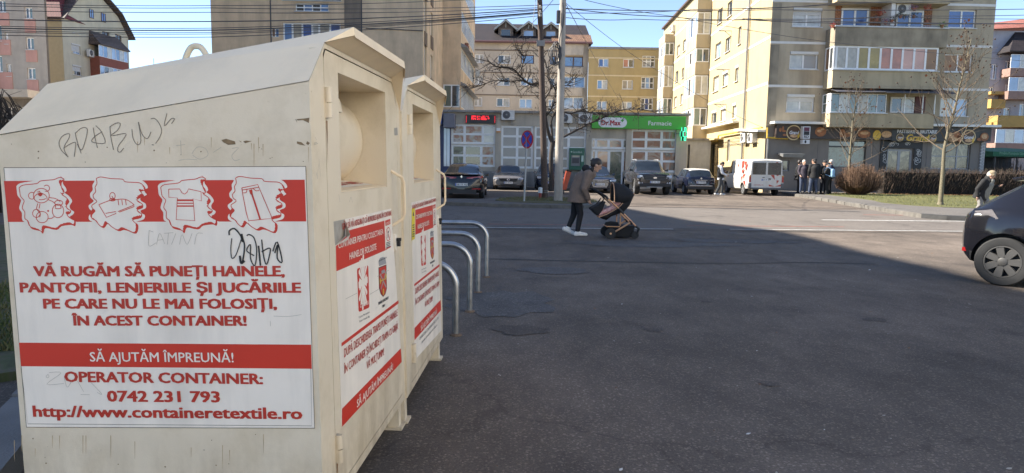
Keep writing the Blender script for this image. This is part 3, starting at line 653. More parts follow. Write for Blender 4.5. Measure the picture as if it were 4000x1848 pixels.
# soot-stained strip by the corner: a rendered panel that really is darker
for k,(y0,y1) in enumerate(((5,168),(168,338),(338,490))):
    va,vb_=F.uv(3000,y1)[1]+.09,F.uv(3000,y0)[1]-.09
    mb=F.mb(); mb.box(.02,va,.002,ustain-.55,vb_,.012); mb.build('render_panel',P_sandd,root,world=True)
def balc(ua,ub,p0,p1,depth,m,name='balcony'):
    mb=F.mb(); mb.box(ua,p0,.002,ub,p0+.14,depth); mb.box(ua,p0+.14,depth-.12,ub,p1,depth); mb.box(ua,p0+.14,.002,ua+.1,p1,depth-.12); mb.box(ub-.1,p0+.14,.002,ub,p1,depth-.12)
    return mb.build(name,m,root,world=True,bevel=.01)
FBk=F.off(1.15)
fv=lambda y:FBk.uv(3400,y)[1]
bu0=FBk.uv(3262,140)[0]; bu1=FBk.uv(3702,140)[0]
P_par=mat('balcony_render_stained',(.34,.285,.205),.9,var=.25,scale=1.6,grime=.5,gs=.6)
P_par2=mat('balcony_render',(.47,.385,.25),.9,var=.12,scale=1,grime=.35,gs=.8)
bo=balc(bu0,bu1,fv(180),fv(107),1.15,P_par)
mb=F.mb(); mb.box(bu0-.05,fv(107)+.001,1.0,bu1+.05,fv(107)+.08,1.22); sub(mb,'coping',M_sill,bo)
mb=F.mb(); c_=fv(96); mb.tube([(bu0+3.6,c_,1.1),(bu1,c_,1.1)],.02,5); 
for k in range(8): u=bu0+3.7+k*(bu1-bu0-3.8)/7; mb.tube([(u,fv(107)+.08,1.1),(u,c_,1.1)],.015,5)
sub(mb,'railing',mat('railing_blue_grey',(.25,.36,.5),.5),bo)
# open top balcony: brick back wall and two blue french windows
v0_,v1_=F.uv(3400,112)[1],F.uv(3400,20)[1]
for xa,xb,dd in ((3262,3300,-.2),(3400,3440,0),(3480,3500,0),(3610,3640,0)):
    mb=F.mb(); mb.box(F.uv(xa,60)[0],v0_,.003,F.uv(xb,60)[0]+dd,v1_,.03); mb.build('brick_facing',tiles('brick_orange',(.42,.17,.07),(.50,.22,.10),.25,.08) if 'brick_orange' not in bpy.data.materials else bpy.data.materials['brick_orange'],root,world=True)
window(root,F.off(.2),F.r(3284,34,3390,112),2,1,'deep',fr=.10,sill=False,name='french_window'); window(root,F.off(.2),F.r(3498,42,3604,114),2,1,'deep',fr=.10,sill=False,name='french_window')
mb=F.mb(); u=F.uv(3452,60)[0]; mb.box(u-.12,v0_,.003,u+.12,HS-4,1.0); mb.build('divider',P_band,root,world=True)
balc(bu0,bu1,fv(8),fv(-60),1.15,P_par2)
rnd=random.Random(4)
for i,(px,py,c) in enumerate([(3440,50,'red'),(3425,72,'dusk'),(3460,84,'purple'),(3484,78,'dark green'),(3518,60,'dark green'),(3570,60,'dark green'),(3572,32,'purple'),(3625,30,'red'),(3622,78,'dark green'),(3680,98,'bright green'),(3255,98,'red')]):
    p=at(px,py,41.05); t=thing('hanging_plant',['red flowered pot hung on the white divider of the top balcony','dusky plant pot low on the brick by the left french window','purple plant pot on the rail beside the divider','dark green plant at the left side of the right french window','dark trailing plant across the left pane of the right french window','dark trailing plant across the right pane of the right french window','purple flowered basket hung above the right french window','red flowered basket hung at the brick strip, top right of the balcony','dark green plant on the right brick strip','green pot plant at the right end of the balcony rail','red flower pots at the left end of the balcony coping'][i],'plant',p,0,'pots on the open top balcony')
    mb=MB(); mb.lathe([(.07,-.16),(.11,0)],10); mb.build('pot',mat('terracotta_pot',(.30,.11,.06),.7),t)
    cc={'red':(.35,.05,.04),'dusk':(.12,.09,.08),'purple':(.20,.08,.14),'dark green':(.035,.045,.03),'bright green':(.10,.2,.03)}[c]
    mb=MB()
    for k in range(70):
        a=rnd.uniform(0,6.28); rr_=.26*rnd.random()**.6; q=V((rr_*math.cos(a),rr_*math.sin(a)*.6,rnd.uniform(-.12,.16))); mb.add([q,q+V((rnd.uniform(-.09,.09),rnd.uniform(-.05,.05),rnd.uniform(-.07,.07))),q+V((rnd.uniform(-.09,.09),rnd.uniform(-.05,.05),rnd.uniform(-.07,.07)))],[(0,1,2)])
    mb.build('foliage',mat('plant_'+c.replace(' ','_'),cc,.7,var=.4,scale=15),t,recalc=False)
p=at(3518,37,41.7); acunit(p.x,p.y,p.z-.35,'air conditioner on the back wall of the open top balcony',.85,.6,.35)
# glazed middle balcony
bu2=FBk.uv(3668,225)[0]
balc(bu0,bu2,fv(345),fv(275),1.15,P_par2)
r=(bu0,bu2,fv(273),fv(180)); window(root,FBk,r,9,1,['brown','beige','beige','yellow','yellow','orange','orange','pink','pink'],fr=.10,d=.1,sill=True,name='balcony_glazing',splits=[.03,.13,.235,.34,.45,.555,.66,.77,.88])
FE=Fac(F.M@V((bu0,0,0)),F.N); window(root,FE.off(.1),(.05,1.1,fv(273),fv(180)),2,1,['brown','dark'],fr=.09,sill=False,name='balcony_glazing')
# lower balcony, half glazed, slate-coloured awning
balc(bu0,bu2,fv(498),fv(442),1.15,P_par2)
um=FBk.uv(3465,400)[0]
window(root,FBk,(bu0,um,fv(441),fv(366)),6,1,['green','curtain','green','beige','green','dark'],fr=.045,d=.1,name='balcony_glazing'); window(root,FE.off(.1),(.05,1.1,fv(441),fv(366)),2,2,['green','curtain'],fr=.06,sill=False,name='balcony_glazing')
window(root,F.off(.2),F.r(3475,380,3568,442),2,1,['dark','curtain'],fr=.1,sill=False,name='french_window')
mb=F.mb(); a=F.r(3572,378,3612,442); mb.box(a[0],a[2],.003,a[1],a[3],.06); mb.build('balcony_door',mat('door_maroon',(.10,.015,.012),.5),root,world=True)
for px in (3537,3608,3655):
    u=FBk.uv(px,400)[0]; mb=FBk.mb(); mb.tube([(u,fv(441),-.08),(u,fv(366),-.08)],.035,6); mb.build('post',M_pvc,root,world=True)
mb=F.mb(); va=fv(366)
for k in range(5):
    a=bu0+.1+(bu2+.9-bu0)*k/5; b=bu0+.1+(bu2+.9-bu0)*(k+1)/5-.02; mb.hexa([(a,va,1.75),(b,va+.03*(k%2),1.75),(b,va+.45,.01),(a,va+.45,.01)],[(a,va+.03,1.75),(b,va+.03+.03*(k%2),1.75),(b,va+.48,.01),(a,va+.48,.01)])
mb.build('awning',mat('awning_slate',(.075,.075,.09),.6,var=.2),root,world=True)
# roof with eaves
mb=MB(); z=HS
mb.hexa([(A.x-.28,41.6,z+.001),(B.x+.5,41.7,z+.001),(B.x+1.8,78,z+.001),(FARX-.28,78,z+.001)],[(A.x-.28,41.6,z+.16),(B.x+.5,41.7,z+.16),(B.x+1.8,78,z+.16),(FARX-.28,78,z+.16)]); mb.build('eaves',mat('eaves_dark',(.09,.06,.05),.7),root,world=True)
# side wall
sw=[(1415,400,1465,540),(1510,350,1555,480),(1630,250,1655,410),(1395,710,1445,850),(1485,665,1530,800),(1600,610,1630,755),(1380,1030,1425,1150),(1465,995,1510,1125),(1575,960,1608,1100),(1435,85,1480,215),(1530,15,1572,150),(1060,420,1085,520),(1115,370,1140,475),(1045,662,1070,760),(1105,632,1125,725),(1030,900,1055,995),(1090,875,1110,970)]
srs=[S.r(*z4(*q)) for q in sw]
gr=[S.r(2776,560,2800,722),S.r(2840,545,2850,630)]
srs=[q for q in srs]
mb=wall(S,sl_,HS,srs+gr); mb.build('side_wall',mat('render_sand_side',(.44,.355,.20),.9,var=.06,scale=1.5,bump=.25,bscale=12,grime=.12,gs=.6),root,world=True)
for i,q in enumerate(srs): window(root,S,q,2 if i<9 and i%3 else 1,1,['sky','dark','dark','curtain'][i%4],fr=.07,shut=.25 if 3<i<9 else 0)
window(root,S,gr[0],1,2,'dark',sill=False,name='entrance_door',fm=mat('door_bronze',(.2,.15,.1),.5)); window(root,S,gr[1],1,1,'dark',sill=False)
for v in (6.62,9.36,12.1,14.85):
    mb=S.mb(); mb.box(0,v-.07,0,sl_-.02,v+.07,.02); mb.build('painted_band',P_band,root,world=True)
def sbalc(ya,yb,dep,pars,gl,nm):
    ua,ub=78-yb,78-ya
    FSn=Fac(S.M@V((ub,0,dep)),-S.N)   # near end seen from the street
    FSo=S.off(dep)
    for k,(p0,p1) in enumerate(pars):
        mb=S.mb(); mb.box(ua,p0,.002,ub,p1,dep); o=mb.build('balcony',P_par2,root,world=True)
        if k<len(pars)-1 and gl[k%len(gl)]:
            q=pars[k+1][0]; 
            if q-p1>2.4: q=p1+1.5
            window(root,FSo,(ua,ub,p1+.005,q-.05),5,1,['curtain','sky','dark'],fr=.09,d=.06,sill=False,name='balcony_glazing')
            window(root,FSn,(0.03,dep-.05,p1+.005,q-.05),2,1,['beige','curtain','dark'] if k%2 else ['green','dark'],fr=.08,d=.06,sill=False,name='balcony_glazing')
sbalc(56.6,60.6,1.15,[(3.7,4.9),(6.4,7.4),(9.0,10.0),(11.15,12.2),(14.0,15.0)],[1],'a')
sbalc(71.5,75.0,1.0,[(5.6,6.6),(8.6,9.7),(11.9,12.9),(14.2,15.0)],[1],'b')
for px in (2920,2762):
    u=S.uv(px,300)[0]; mb=S.mb(); mb.tube([(u,0.2,.12),(u,HS,.12)],.07,8); mb.build('downpipe',P_zinc,root,world=True)
mb=F.mb(); mb.tube([(.12,0.2,.12),(.12,3.6,.12)],.06,8); mb.build('downpipe',P_zinc,root,world=True)
for px,py in ((2635,113),(2758,130)):
    u,v=S.uv(px,py); p=S.M@V((u,v,0)); acunit(p.x,p.y,p.z-.3,'air conditioner on the sunlit side wall, '+('far one near the eaves' if px<2700 else 'high one beside the glazed balconies'),.9,.65,.35,R_(-90))
for k,px in enumerate((2921,2950)):
    u,v=S.uv(px,536); p=S.M@V((u,v,0)); acunit(p.x,p.y,p.z-.35,'low air conditioner above the van, '+('left of the pair' if k==0 else 'right of the pair, by the corner pipe'),.9,.65,.35,R_(-90))
mb=S.mb(); ua,ub=S.uv(2752,493)[0],S.uv(2886,493)[0]; v=S.uv(2820,493)[1]; mb.box(ua,v,.002,ub,v+.13,.45); mb.build('ledge',mat('ledge_white',(.75,.74,.70),.7),root,world=True)
ua,ub=S.uv(2896,506)[0],sl_; mb=S.mb(); v=4.0; mb.hexa([(ua,v,.002),(ub,v-.3,.002),(ub,v-.3,.5),(ua,v,.5)],[(ua,v+.13,.002),(ub,v-.17,.002),(ub,v-.17,.5),(ua,v+.13,.5)]); mb.build('ledge',mat('ledge_white',(.75,.74,.70),.7),root,world=True)
mb=S.mb(); mb.box(S.uv(2762,549)[0],S.uv(2790,551)[1],.002,S.uv(2827,549)[0],S.uv(2790,551)[1]+.1,.7); mb.build('door_canopy',mat('canopy_ochre',(.5,.40,.2),.7),root,world=True)
mb=S.mb(); pts=[(S.uv(2745,522)[0],3.55,.2),(S.uv(2815,520)[0],3.5,.2),(S.uv(2818,520)[0],3.9,.2),(sl_-.1,3.95,.2)]; mb.tube(pts,.055,8); mb.build('gas_pipe',mat('gas_pipe_yellow',(.62,.42,.06),.5),root,world=True)
mb=F.mb(); mb.tube([(.02,3.95,.2),(.02,3.35,.2),(1.3,3.3,.2)],.055,8); mb.build('gas_pipe',mat('gas_pipe_yellow',(.62,.42,.06),.5),root,world=True)
rnd=random.Random(8)
for k in range(4):
    mb=S.mb(); u=S.uv(2740,500)[0]; pts=[]
    while u<sl_-.2: pts.append((u,3.1+.22*k*.6+rnd.uniform(-.12,.12),.07)); u+=1.7
    mb.tube([tuple(p) for p in curve(pts,3)],.014,4); mb.build('cable',P_dark,root,world=True)
mb=S.mb(); a=S.r(2708,559,2736,608); mb.box(a[0],a[2],.002,a[1],a[3],.35); mb.build('meter_box',mat('meter_box_white',(.6,.6,.58),.5),root,world=True)
# small iron brackets on the wall
for px,py in ((2858,121),(2850,272),(2838,408)):
    u,v=S.uv(px,py); mb=S.mb(); mb.tube([(u,v,0),(u,v,.75)],.03,5); mb.tube([(u,v-.4,0),(u,v,.5)],.02,5); mb.box(u-.02,v-.02,.5,u+.02,v+.04,.95); mb.build('bracket',P_zinc,root,world=True)
# bakery front
window(root,F,gh[0],1,1,'dark',sill=False,name='shop_window',fm=mat('frame_steel',(.35,.35,.35),.4))
M_star=multi('window_film_stars',[(.42,.45,.34),(.50,.52,.42),(.40,.43,.33),(.48,.28,.20)],9,.3)
GL['film']=M_star; GL['shopin']=multi('shop_interior',[(.04,.035,.03),(.16,.13,.09),(.06,.05,.05),(.36,.30,.2),(.03,.03,.03)],1.6,.08,(1,1,.6),.8)
a=gh[1]; vm_=F.uv(3300,573)[1]
window(root,F,(a[0],a[1],a[2],vm_),1,1,'film',sill=False,name='shop_window',fr=.04,fm=P_dark); window(root,F,(a[0],a[1],vm_,a[3]),2,1,['dark','green'],sill=False,name='shop_window',splits=[.67],fr=.05,fm=P_dark)
window(root,F,gh[2],2,1,['shopin','shopin'],sill=False,fr=.14,name='shop_door',fm=mat('frame_steel',(.35,.35,.35),.4))
window(root,F,gh[3],2,2,['shopin','shopin'],sill=False,fr=.06,name='shop_window',splits=[.68],fm=mat('frame_steel',(.35,.35,.35),.4))
mb=F.mb(); a=F.r(3434,548,3597,745); d0=gh[2]; mb.box(a[0],.15,.002,d0[0]-.02,3.3,.05,0); mb.box(d0[1]+.02,.15,.002,a[1],3.3,.05,0); mb.box(d0[0]-.02,d0[3]+.02,.003,d0[1]+.02,3.3,.05,0)
rnd=random.Random(12)
def curl(cx,cy,s):
    n=rnd.choice([10,14]); a0=rnd.uniform(0,6.28); st=.55*rnd.choice([-1,1]); pts=[(cx+s*(1-.05*i)*math.cos(a0+st*i)*rnd.uniform(.85,1.1),cy+s*(1-.05*i)*math.sin(a0+st*i)*rnd.uniform(.7,1)) for i in range(n)]
    stroke(mb,curve([(p[0],p[1]) for p in pts],2),.025,.054,1)
for i in range(16):
    curl(rnd.choice([rnd.uniform(a[0]+.12,d0[0]-.15),rnd.uniform(d0[1]+.15,a[1]-.12)]),rnd.uniform(1.2,3.2),rnd.uniform(.1,.2))
for i in range(9): curl(rnd.uniform(d0[0],d0[1]),rnd.uniform(d0[3]+.2,3.15),rnd.uniform(.07,.15))
mb.build('decorated_panel',[mat('panel_black',(.018,.016,.016),.5),mat('chalk_white',(.62,.60,.56),.7)],root,world=True,recalc=False)
mb=F.mb(); a=F.r(3826,556,3843,664); mb.box(a[0],.1,.002,a[1],F.uv(3830,556)[1],.08); mb.build('tiled_pilaster',tiles('white_tile',(.55,.53,.5),(.62,.6,.57),.3,.09),root,world=True)
for x0,x1 in ((3150,3236),(3383,3434),(3600,3639)):
    mb=F.mb(); u=F.uv((x0+x1)/2,600)[0]; mb.box(u-.006,.1,0,u+.006,3.3,.006); mb.build('panel_joint',P_dark,root,world=True)
# cash machine canopy
mb=F.mb(); a=F.r(3038,598,3122,614); mb.hexa([(a[0],a[3]-.08,.002),(a[1],a[3]-.08,.002),(a[1]-.15,a[2]-.02,.75),(a[0]+.02,a[2]-.02,.75)],[(a[0],a[3],.002),(a[1],a[3],.002),(a[1],a[3]-.06,.8),(a[0],a[3]-.06,.8)]); mb.build('canopy',mat('canopy_steel',(.3,.3,.3),.4,metal=.5),root,world=True)
# bakery sign board
FSg=F.off(.35); s0=FSg.uv(3033,518)[0]; s1=FSg.uv(3872,525)[0]; sa_,sb=FSg.uv(3450,546)[1],FSg.uv(3450,493)[1]
t=thing('bakery_sign','long dark bakery sign board with golden lettering and pictures of bread','sign',FSg.M@V(((s0+s1)/2,sa_,0)))
cm=[mat('sign_brown',(.055,.04,.035),.5,var=.15),mat('sign_black',(.016,.014,.015),.4),mat('sign_white',(.75,.76,.80),.5),mat('sign_gold',(.72,.46,.05),.5),mat('crust',(.34,.13,.05),.6,var=.35,scale=9),mat('crumb',(.62,.38,.20),.6,var=.3,scale=9),mat('logo_brown',(.10,.05,.025),.5),mat('logo_cream',(.66,.50,.26),.5)]
mb=FSg.mb(); u1=FSg.uv(3483,520)[0]; u2=FSg.uv(3692,520)[0]
mb.box(s0,sa_,-.34,u1,sb,0,0); mb.box(u1+.002,sa_-.05,-.34,u2,sb+.02,.02,1); mb.box(u2+.002,sa_,-.34,s1,sb,0,1); mb.build('board',cm,t,world=True)
mb=F.mb(); mb.box(s0-.3,sb+.03,.002,s1+.3,sb+.17,.75); mb.build('ledge',mat('ledge_white',(.75,.74,.70),.7),root,world=True)
mb=FSg.mb(); U=lambda x,y:FSg.uv(x,y)
k_=FSg.uv(3401,520)[0]-FSg.uv(3400,520)[0]
def dsc(px,py,rx,ry,z,m): u,v=U(px,py); disc(mb,u,v,rx*k_,ry*k_,z,m,18)
def tx(s,x0,x1,y0,y1,z,m,b=.02,sl=0): 
    u0,v0=U(x0,y1); u1,v1=U(x1,y0); vm=(U((x0+x1)/2,y1)[1]); text(mb,s,u0,u1,vm,U((x0+x1)/2,y0)[1],z,m,b,slant=sl)
def logo(px,py,r,z=.03):
    dsc(px,py,r,r,z,7); dsc(px,py,r*.86,r*.86,z+.004,6); dsc(px,py+r*.45,r*.5,r*.22,z+.008,5); tx('Grand',px-r*.62,px+r*.62,py-r*.22,py+r*.22,z+.012,2,.03,.2); dsc(px+r*.62,py+r*.35,r*.14,r*.4,z+.008,3)
logo(3100,518,29); logo(3782,536,29)
logo(3515,537,15); logo(3643,541,15)
for (x,y,a_,b_,m) in [(3205,515,22,18,4),(3200,512,9,5,5),(3212,505,7,4,5),(3290,520,12,16,4),(3305,527,17,8,4),(3316,520,6,4,5),(3375,524,25,15,4),(3376,520,17,6,5),(3425,528,16,19,3),(3462,525,20,13,5),(3462,526,16,8,4),(3710,534,16,16,5),(3735,530,18,16,4),(3722,545,20,9,5),(3748,540,12,14,4),(3845,535,17,16,4),(3845,533,11,10,5),(3825,545,10,6,4),(3048,507,5,8,4),(3058,502,4,9,4),(3062,512,8,4,4),(3066,527,9,4,4),(3338,505,10,6,4)]: dsc(x,y,a_,b_,.026+(.003 if m==5 else 0),m)
tx('PASTISERIE & BRUTARIE',3504,3660,508,521,.03,2,.03); tx('Grand',3537,3624,526,550,.03,3,.035,.25)
mb.build('lettering',cm,t,world=True,recalc=False)
FRd=F.off(.75); a=FRd.r(3137,494,3165,542); t=thing('bank_sign','small white double panel sign hung on the bakery board beside the round logo','sign',FRd.M@V((a[0],a[2],0)))
mb=FRd.mb(); mb.box(a[0],a[2],-.35,a[1],a[3],0); b=FRd.r(3136,546,3163,562); mb.box(b[0],b[2],-.35,b[1],b[3],0); mb.build('panel',mat('sign_panel_white',(.66,.66,.66),.4),t,world=True)
mb=FRd.mb(); h=(a[3]-a[2]); rect(mb,a[0]+.05,a[1]-.05,a[2]+h*.62,a[3]-.05,.006,1); rect(mb,a[0]+.05,a[1]-.05,a[2]+h*.3,a[2]+h*.6,.006,0); text(mb,'RD',a[0]+.08,a[1]-.08,a[2]+.05,a[2]+h*.26,.006,0,.03); disc(mb,(b[0]+b[1])/2-.05,(b[2]+b[3])/2,.06,.09,.006,0); 
mb.build('lettering',[mat('sign_ink',(.02,.02,.025),.5),mat('sign_plum',(.12,.02,.05),.5)],t,world=True,recalc=False)
# ---------------------------------------------------------------- shops in the middle
YP=45.5; A=at(1650,600,YP); B=at(2682,600,YP); F=Fac((A.x,YP,0),(1,0,0)); wl=B.x-A.x; HP=F.uv(1950,441)[1]
root=bld('shop_row','low row of shops with white gridded windows and air conditioners below the beige block',(A.x+wl/2,YP),'shop')
z1=lambda x0,y0,x1,y1:(1700+.378*x0,400+.378*y0,1700+.378*x1,400+.378*y1)
z2=lambda x0,y0,x1,y1:(2150+.378*x0,400+.378*y0,2150+.378*x1,400+.378*y1)
GL['food']=multi('window_film_food',[(.45,.40,.33),(.40,.15,.09),(.50,.38,.26),(.55,.53,.5),(.28,.12,.05)],1.5,.25)
GL['wine']=multi('window_film_wine',[(.05,.05,.045),(.20,.19,.13),(.10,.12,.08),(.34,.33,.29)],1.8,.15)
GL['pharm']=multi('pharmacy_inside',[(.40,.37,.30),(.14,.13,.11),(.36,.16,.08),(.40,.39,.36),(.10,.13,.10)],.9,.06,(1,1,.8),.9)
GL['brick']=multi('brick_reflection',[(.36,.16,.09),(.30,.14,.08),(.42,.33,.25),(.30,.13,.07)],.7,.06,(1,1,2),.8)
specs=[(z1(165,225,625,432),3,2,['food','food','curtain'],[.3,.71]),(z1(165,436,620,664),3,2,['wine','dark','food'],[.3,.68]),(z1(680,240,1012,682),2,4,'grey',None),((2087,494,2290,661),3,4,'grey',[.29,.66]),
 (z2(415,370,815,482),4,1,['pharm','pharm','pharm','wine'],[.14,.47,.83]),(z2(415,486,815,890),4,1,['pharm','pharm','wine','brick'],[.14,.47,.83]),
 (z2(832,280,1312,490),3,2,['brick','brick','pharm'],None),(z2(832,494,1312,722),3,2,['brick','brick','pharm'],None)]
rs=[F.r(*q[0]) for q in specs]
mb=wall(F,wl,HP,rs); mb.box(0,0,-30,.01,HP,-.01); mb.box(wl-.01,0,-30,wl,HP,-.01); mb.build('wall',mat('render_shop_grey',(.54,.47,.37),.9,var=.10,scale=1.5,bump=.2,grime=.35,gs=.7),root,world=True)
mb=F.mb(); mb.box(-.1,HP,-31,wl+.1,HP+.14,.30); mb.build('roof',P_conc,root,world=True)
mb=F.mb(); mb.box(0,0,.002,F.uv(2300,690)[0],F.uv(2100,664)[1]-.12,.12); mb.build('plinth',P_conc,root,world=True)
for q,r in zip(specs,rs): window(root,F,r,q[1],q[2],q[3],fr=.14,sill=False,splits=q[4],name='shop_window',d=.12)
for px in (1945,2300,2455,2650): 
    mb=F.mb(); u=F.uv(px,560)[0]; mb.box(u-.18,0.01,.002,u+.18,HP-.3,.10); mb.build('pilaster',mat('render_shop_grey',(.4,.36,.3)),root,world=True)
# grey striped wall behind VIN shop glass: shelf paper with lettering
mb=F.off(-.09).mb(); a=F.r(*z1(192,495,245,518)); text(mb,'VIN',a[0],a[1],a[2],a[3],0,0,.01); mb.build('lettering',mat('sign_ink',(.02,.02,.025)),root,world=True,recalc=False)
# dark shop corner to the left with blue frame
mb=F.mb(); a=F.r(*z1(20,230,160,670)); mb.box(a[0],.2,.002,a[1],a[3],.16); o=mb.build('corner_window',mat('frame_navy',(.02,.035,.12),.4),root,world=True)
mb=F.mb(); 
for k,(q,m) in enumerate([((18,260,40,400),0),((20,420,45,660),1),((92,255,120,660),1),((124,255,152,660),1)]):
    b=F.r(*z1(*q)); mb.box(b[0],b[2],.161,b[1],b[3],.17,m)
sub(mb,'pane',[mat('poster_white',(.6,.6,.58),.3),GL['sky']],o)
pl=[((1959,441,2010,477),'air conditioner beside the red display sign'),((2190,449,2228,489),'air conditioner just right of the concrete pole, left of the pharmacy sign pair'),((2256,451,2313,491),'air conditioner touching the left end of the green pharmacy sign')]
for q,l in pl:
    a=F.r(*q); p=F.M@V(((a[0]+a[1])/2,a[2]+.12,.02)); acunit(p.x,p.y,p.z,l,min(.9,a[1]-a[0]) if a[1]-a[0]>.7 else .85,.62,.34)
# red running-light display
a=F.r(1819,449,1937,483); t=thing('display_sign','black electronic sign with glowing red light dots above the food shop','sign',F.M@V((a[0],a[2],.1)))
mb=F.mb(); mb.box(a[0],a[2],.002,a[1],a[3],.18); mb.build('housing',mat('display_black',(.012,.008,.009),.35),t,world=True)
mb=F.mb(); rnd=random.Random(21); W=a[1]-a[0];Hh=a[3]-a[2]; cx=a[0]+W*.2
while cx<a[0]+W*.78:
    for k in range(5):
        if rnd.random()<.75: rect(mb,cx,cx+.045,a[2]+Hh*.42+k*.055,a[2]+Hh*.42+k*.055+.04,.186)
    cx+=.058 if rnd.random()<.8 else .12
for k in range(9):
    for u in (a[0]+.04,a[1]-.08): rect(mb,u,u+.035,a[2]+Hh*(.1+.09*k),a[2]+Hh*(.1+.09*k)+.02,.186)
mb.build('light_dots',mat('led_red',(1,.02,.03),.4,emit=.8),t,world=True,recalc=False)
# green pharmacy sign
FG=F.off(.4); a=FG.r(2313,453,2680,504); t=thing('pharmacy_sign','long bright green pharmacy sign with white pill shaped logo','sign',FG.M@V(((a[0]+a[1])/2,a[2],0)))
mb=FG.mb(); mb.box(a[0],a[2],-.39,a[1],a[3],0); mb.build('board',mat('sign_green',(.075,.42,.045),.45,var=.04),t,world=True,bevel=.02)
mb=FG.mb(); b=FG.r(2337,459,2449,498); r=(b[3]-b[2])/2; cy=(b[2]+b[3])/2
pts=[(b[1]-r+r*math.cos(q),cy+r*math.sin(q)) for q in [R_(-90+15*i) for i in range(13)]]+[(b[0]+r+r*math.cos(q),cy+r*math.sin(q)) for q in [R_(90+15*i) for i in range(13)]]
mb.add([(p[0],p[1],.012) for p in pts],[tuple(range(26))],0)
c=FG.r(2350,470,2424,489); text(mb,'Dr.Max',c[0],c[1],c[2],c[3],.02,1,.035); c=FG.r(2425,465,2437,477); um_=(c[0]+c[1])/2; vm_=(c[2]+c[3])/2; w5=(c[1]-c[0])/2
rect(mb,um_-w5,um_+w5,vm_-.035,vm_+.035,.02,2); rect(mb,um_-.035,um_+.035,vm_-w5,vm_+w5,.0215,2)
c=FG.r(2533,473,2623,490); text(mb,'Farmacie',c[0],c[1],c[2],c[3],.012,0,.012)
mb.build('lettering',[mat('sign_bright_white',(.80,.80,.78),.5,var=.03),mat('sign_crimson',(.42,.015,.02),.5),mat('sign_leaf_green',(.06,.36,.04),.5)],t,world=True,recalc=False)
# green neon cross, projecting from the wall
p=at(2671,524,44.9); t=thing('pharmacy_cross','glowing green pharmacy cross projecting from the end of the green sign','sign',p,R_(58))
def crossp(r,w_): return [(-w_,-r),(w_,-r),(w_,-w_),(r,-w_),(r,w_),(w_,w_),(w_,r),(-w_,r),(-w_,w_),(-r,w_),(-r,-w_),(-w_,-w_)]
mb=MB(); mb.prism([(x,.08,y) for x,y in crossp(.44,.17)],(0,-.16,0)); mb.build('housing',mat('cross_dark_green',(.01,.09,.05),.5),t)
mb=MB()
for q in (-.09,.09):
    c_=[(x,q,y) for x,y in crossp(.41,.15)]; mb.tube(c_+[c_[0]],.022,5)
mb.build('neon_tube',mat('neon_green',(.05,1,.45),.4,emit=.85),t)
mb=MB(); mb.box(-.12,-.10,-.1,.12,.10,.1); mb.build('display',mat('cross_display',(.25,.4,.38),.4),t)
mb=MB(); mb.tube([(.0,.08,.05),(.1,.55,.05)],.025,6); mb.build('bracket',P_zinc,t)
# bank sign at the corner
a=F.r(1720,438,1781,500); t=thing('bank_sign','grey projecting bank sign box with blue and white lit edge','sign',F.M@V((a[0],a[2],.6)))
mb=F.mb(); mb.box(a[0]+.3,a[2]-.02,.002,a[1],a[3]-.15,1.0); mb.build('box',mat('bank_box_grey',(.17,.17,.20),.5),t,world=True,bevel=.02)
mb=F.mb(); b=F.r(1718,432,1733,487); mb.box(b[0],b[2],.3,b[1],b[3],1.1,0); mb.box(b[0]+.08,b[2]+.15,1.1,b[0]+.2,b[3]-.02,1.12,1); mb.build('blue_panel',[mat('bank_blue',(.03,.08,.28),.5),mat('bank_white',(.8,.8,.78),.5)],t,world=True)
# cash machine
FT=F.off(.3); a=FT.r(2224,578,2283,664); t=thing('cash_machine','green cash machine set in the gridded shop window','cash machine',F.M@V(((a[0]+a[1])/2,0,.15)))
H5=a[3]-a[2]; W5=a[1]-a[0]
mb=FT.mb(); mb.box(a[0],a[2],-.29,a[1],a[3],-.15,0); mb.box(a[0],a[3]-.45,-.15,a[1],a[3],0,0); mb.box(a[0],a[2],-.15,a[0]+.1,a[3]-.45,0,0); mb.box(a[1]-.25,a[2],-.15,a[1],a[3]-.45,-.02,0); mb.box(a[0]+.1,a[2],-.15,a[1]-.25,a[2]+.25,0,0); mb.build('body',mat('atm_green',(.035,.14,.085),.5),t,world=True)
mb=FT.mb(); mb.box(a[0]+.12,a[2]+.27,-.15,a[1]-.27,a[3]-.47,-.08,0); mb.box(a[0]+.2,a[2]+.85,-.08,a[1]-.32,a[3]-.5,-.075,1); mb.box(a[0]+.2,a[2]+.45,-.08,a[1]-.35,a[2]+.78,-.03,2); mb.build('front_panel',[mat('atm_grey',(.25,.25,.25),.5),mat('atm_screen',(.62,.58,.42),.4),mat('atm_dark',(.05,.05,.06),.4)],t,world=True)
mb=FT.mb(); text(mb,'GarantiBank',a[0]+.22,a[1]-.15,a[3]-.33,a[3]-.2,.006,0,.01); disc(mb,a[0]+.13,a[3]-.26,.05,.05,.006,0); rect(mb,a[1]-.2,a[1]-.06,a[2]+.55,a[2]+.95,-.014,0); mb.build('lettering',mat('atm_print',(.5,.6,.52),.5),t,world=True,recalc=False)
# alarm box
p=at(1947,512,YP-.12); t=thing('alarm_box','small white and amber alarm box under the air conditioner by the food shop','alarm',p)
mb=MB(); mb.box(-.13,-.08,0,.13,.1,.2); mb.build('casing',M_pvc,t); mb=MB(); mb.box(-.13,-.09,-.09,.13,.1,-.001); mb.build('lamp',mat('amber_lens',(.6,.25,.05),.3),t)
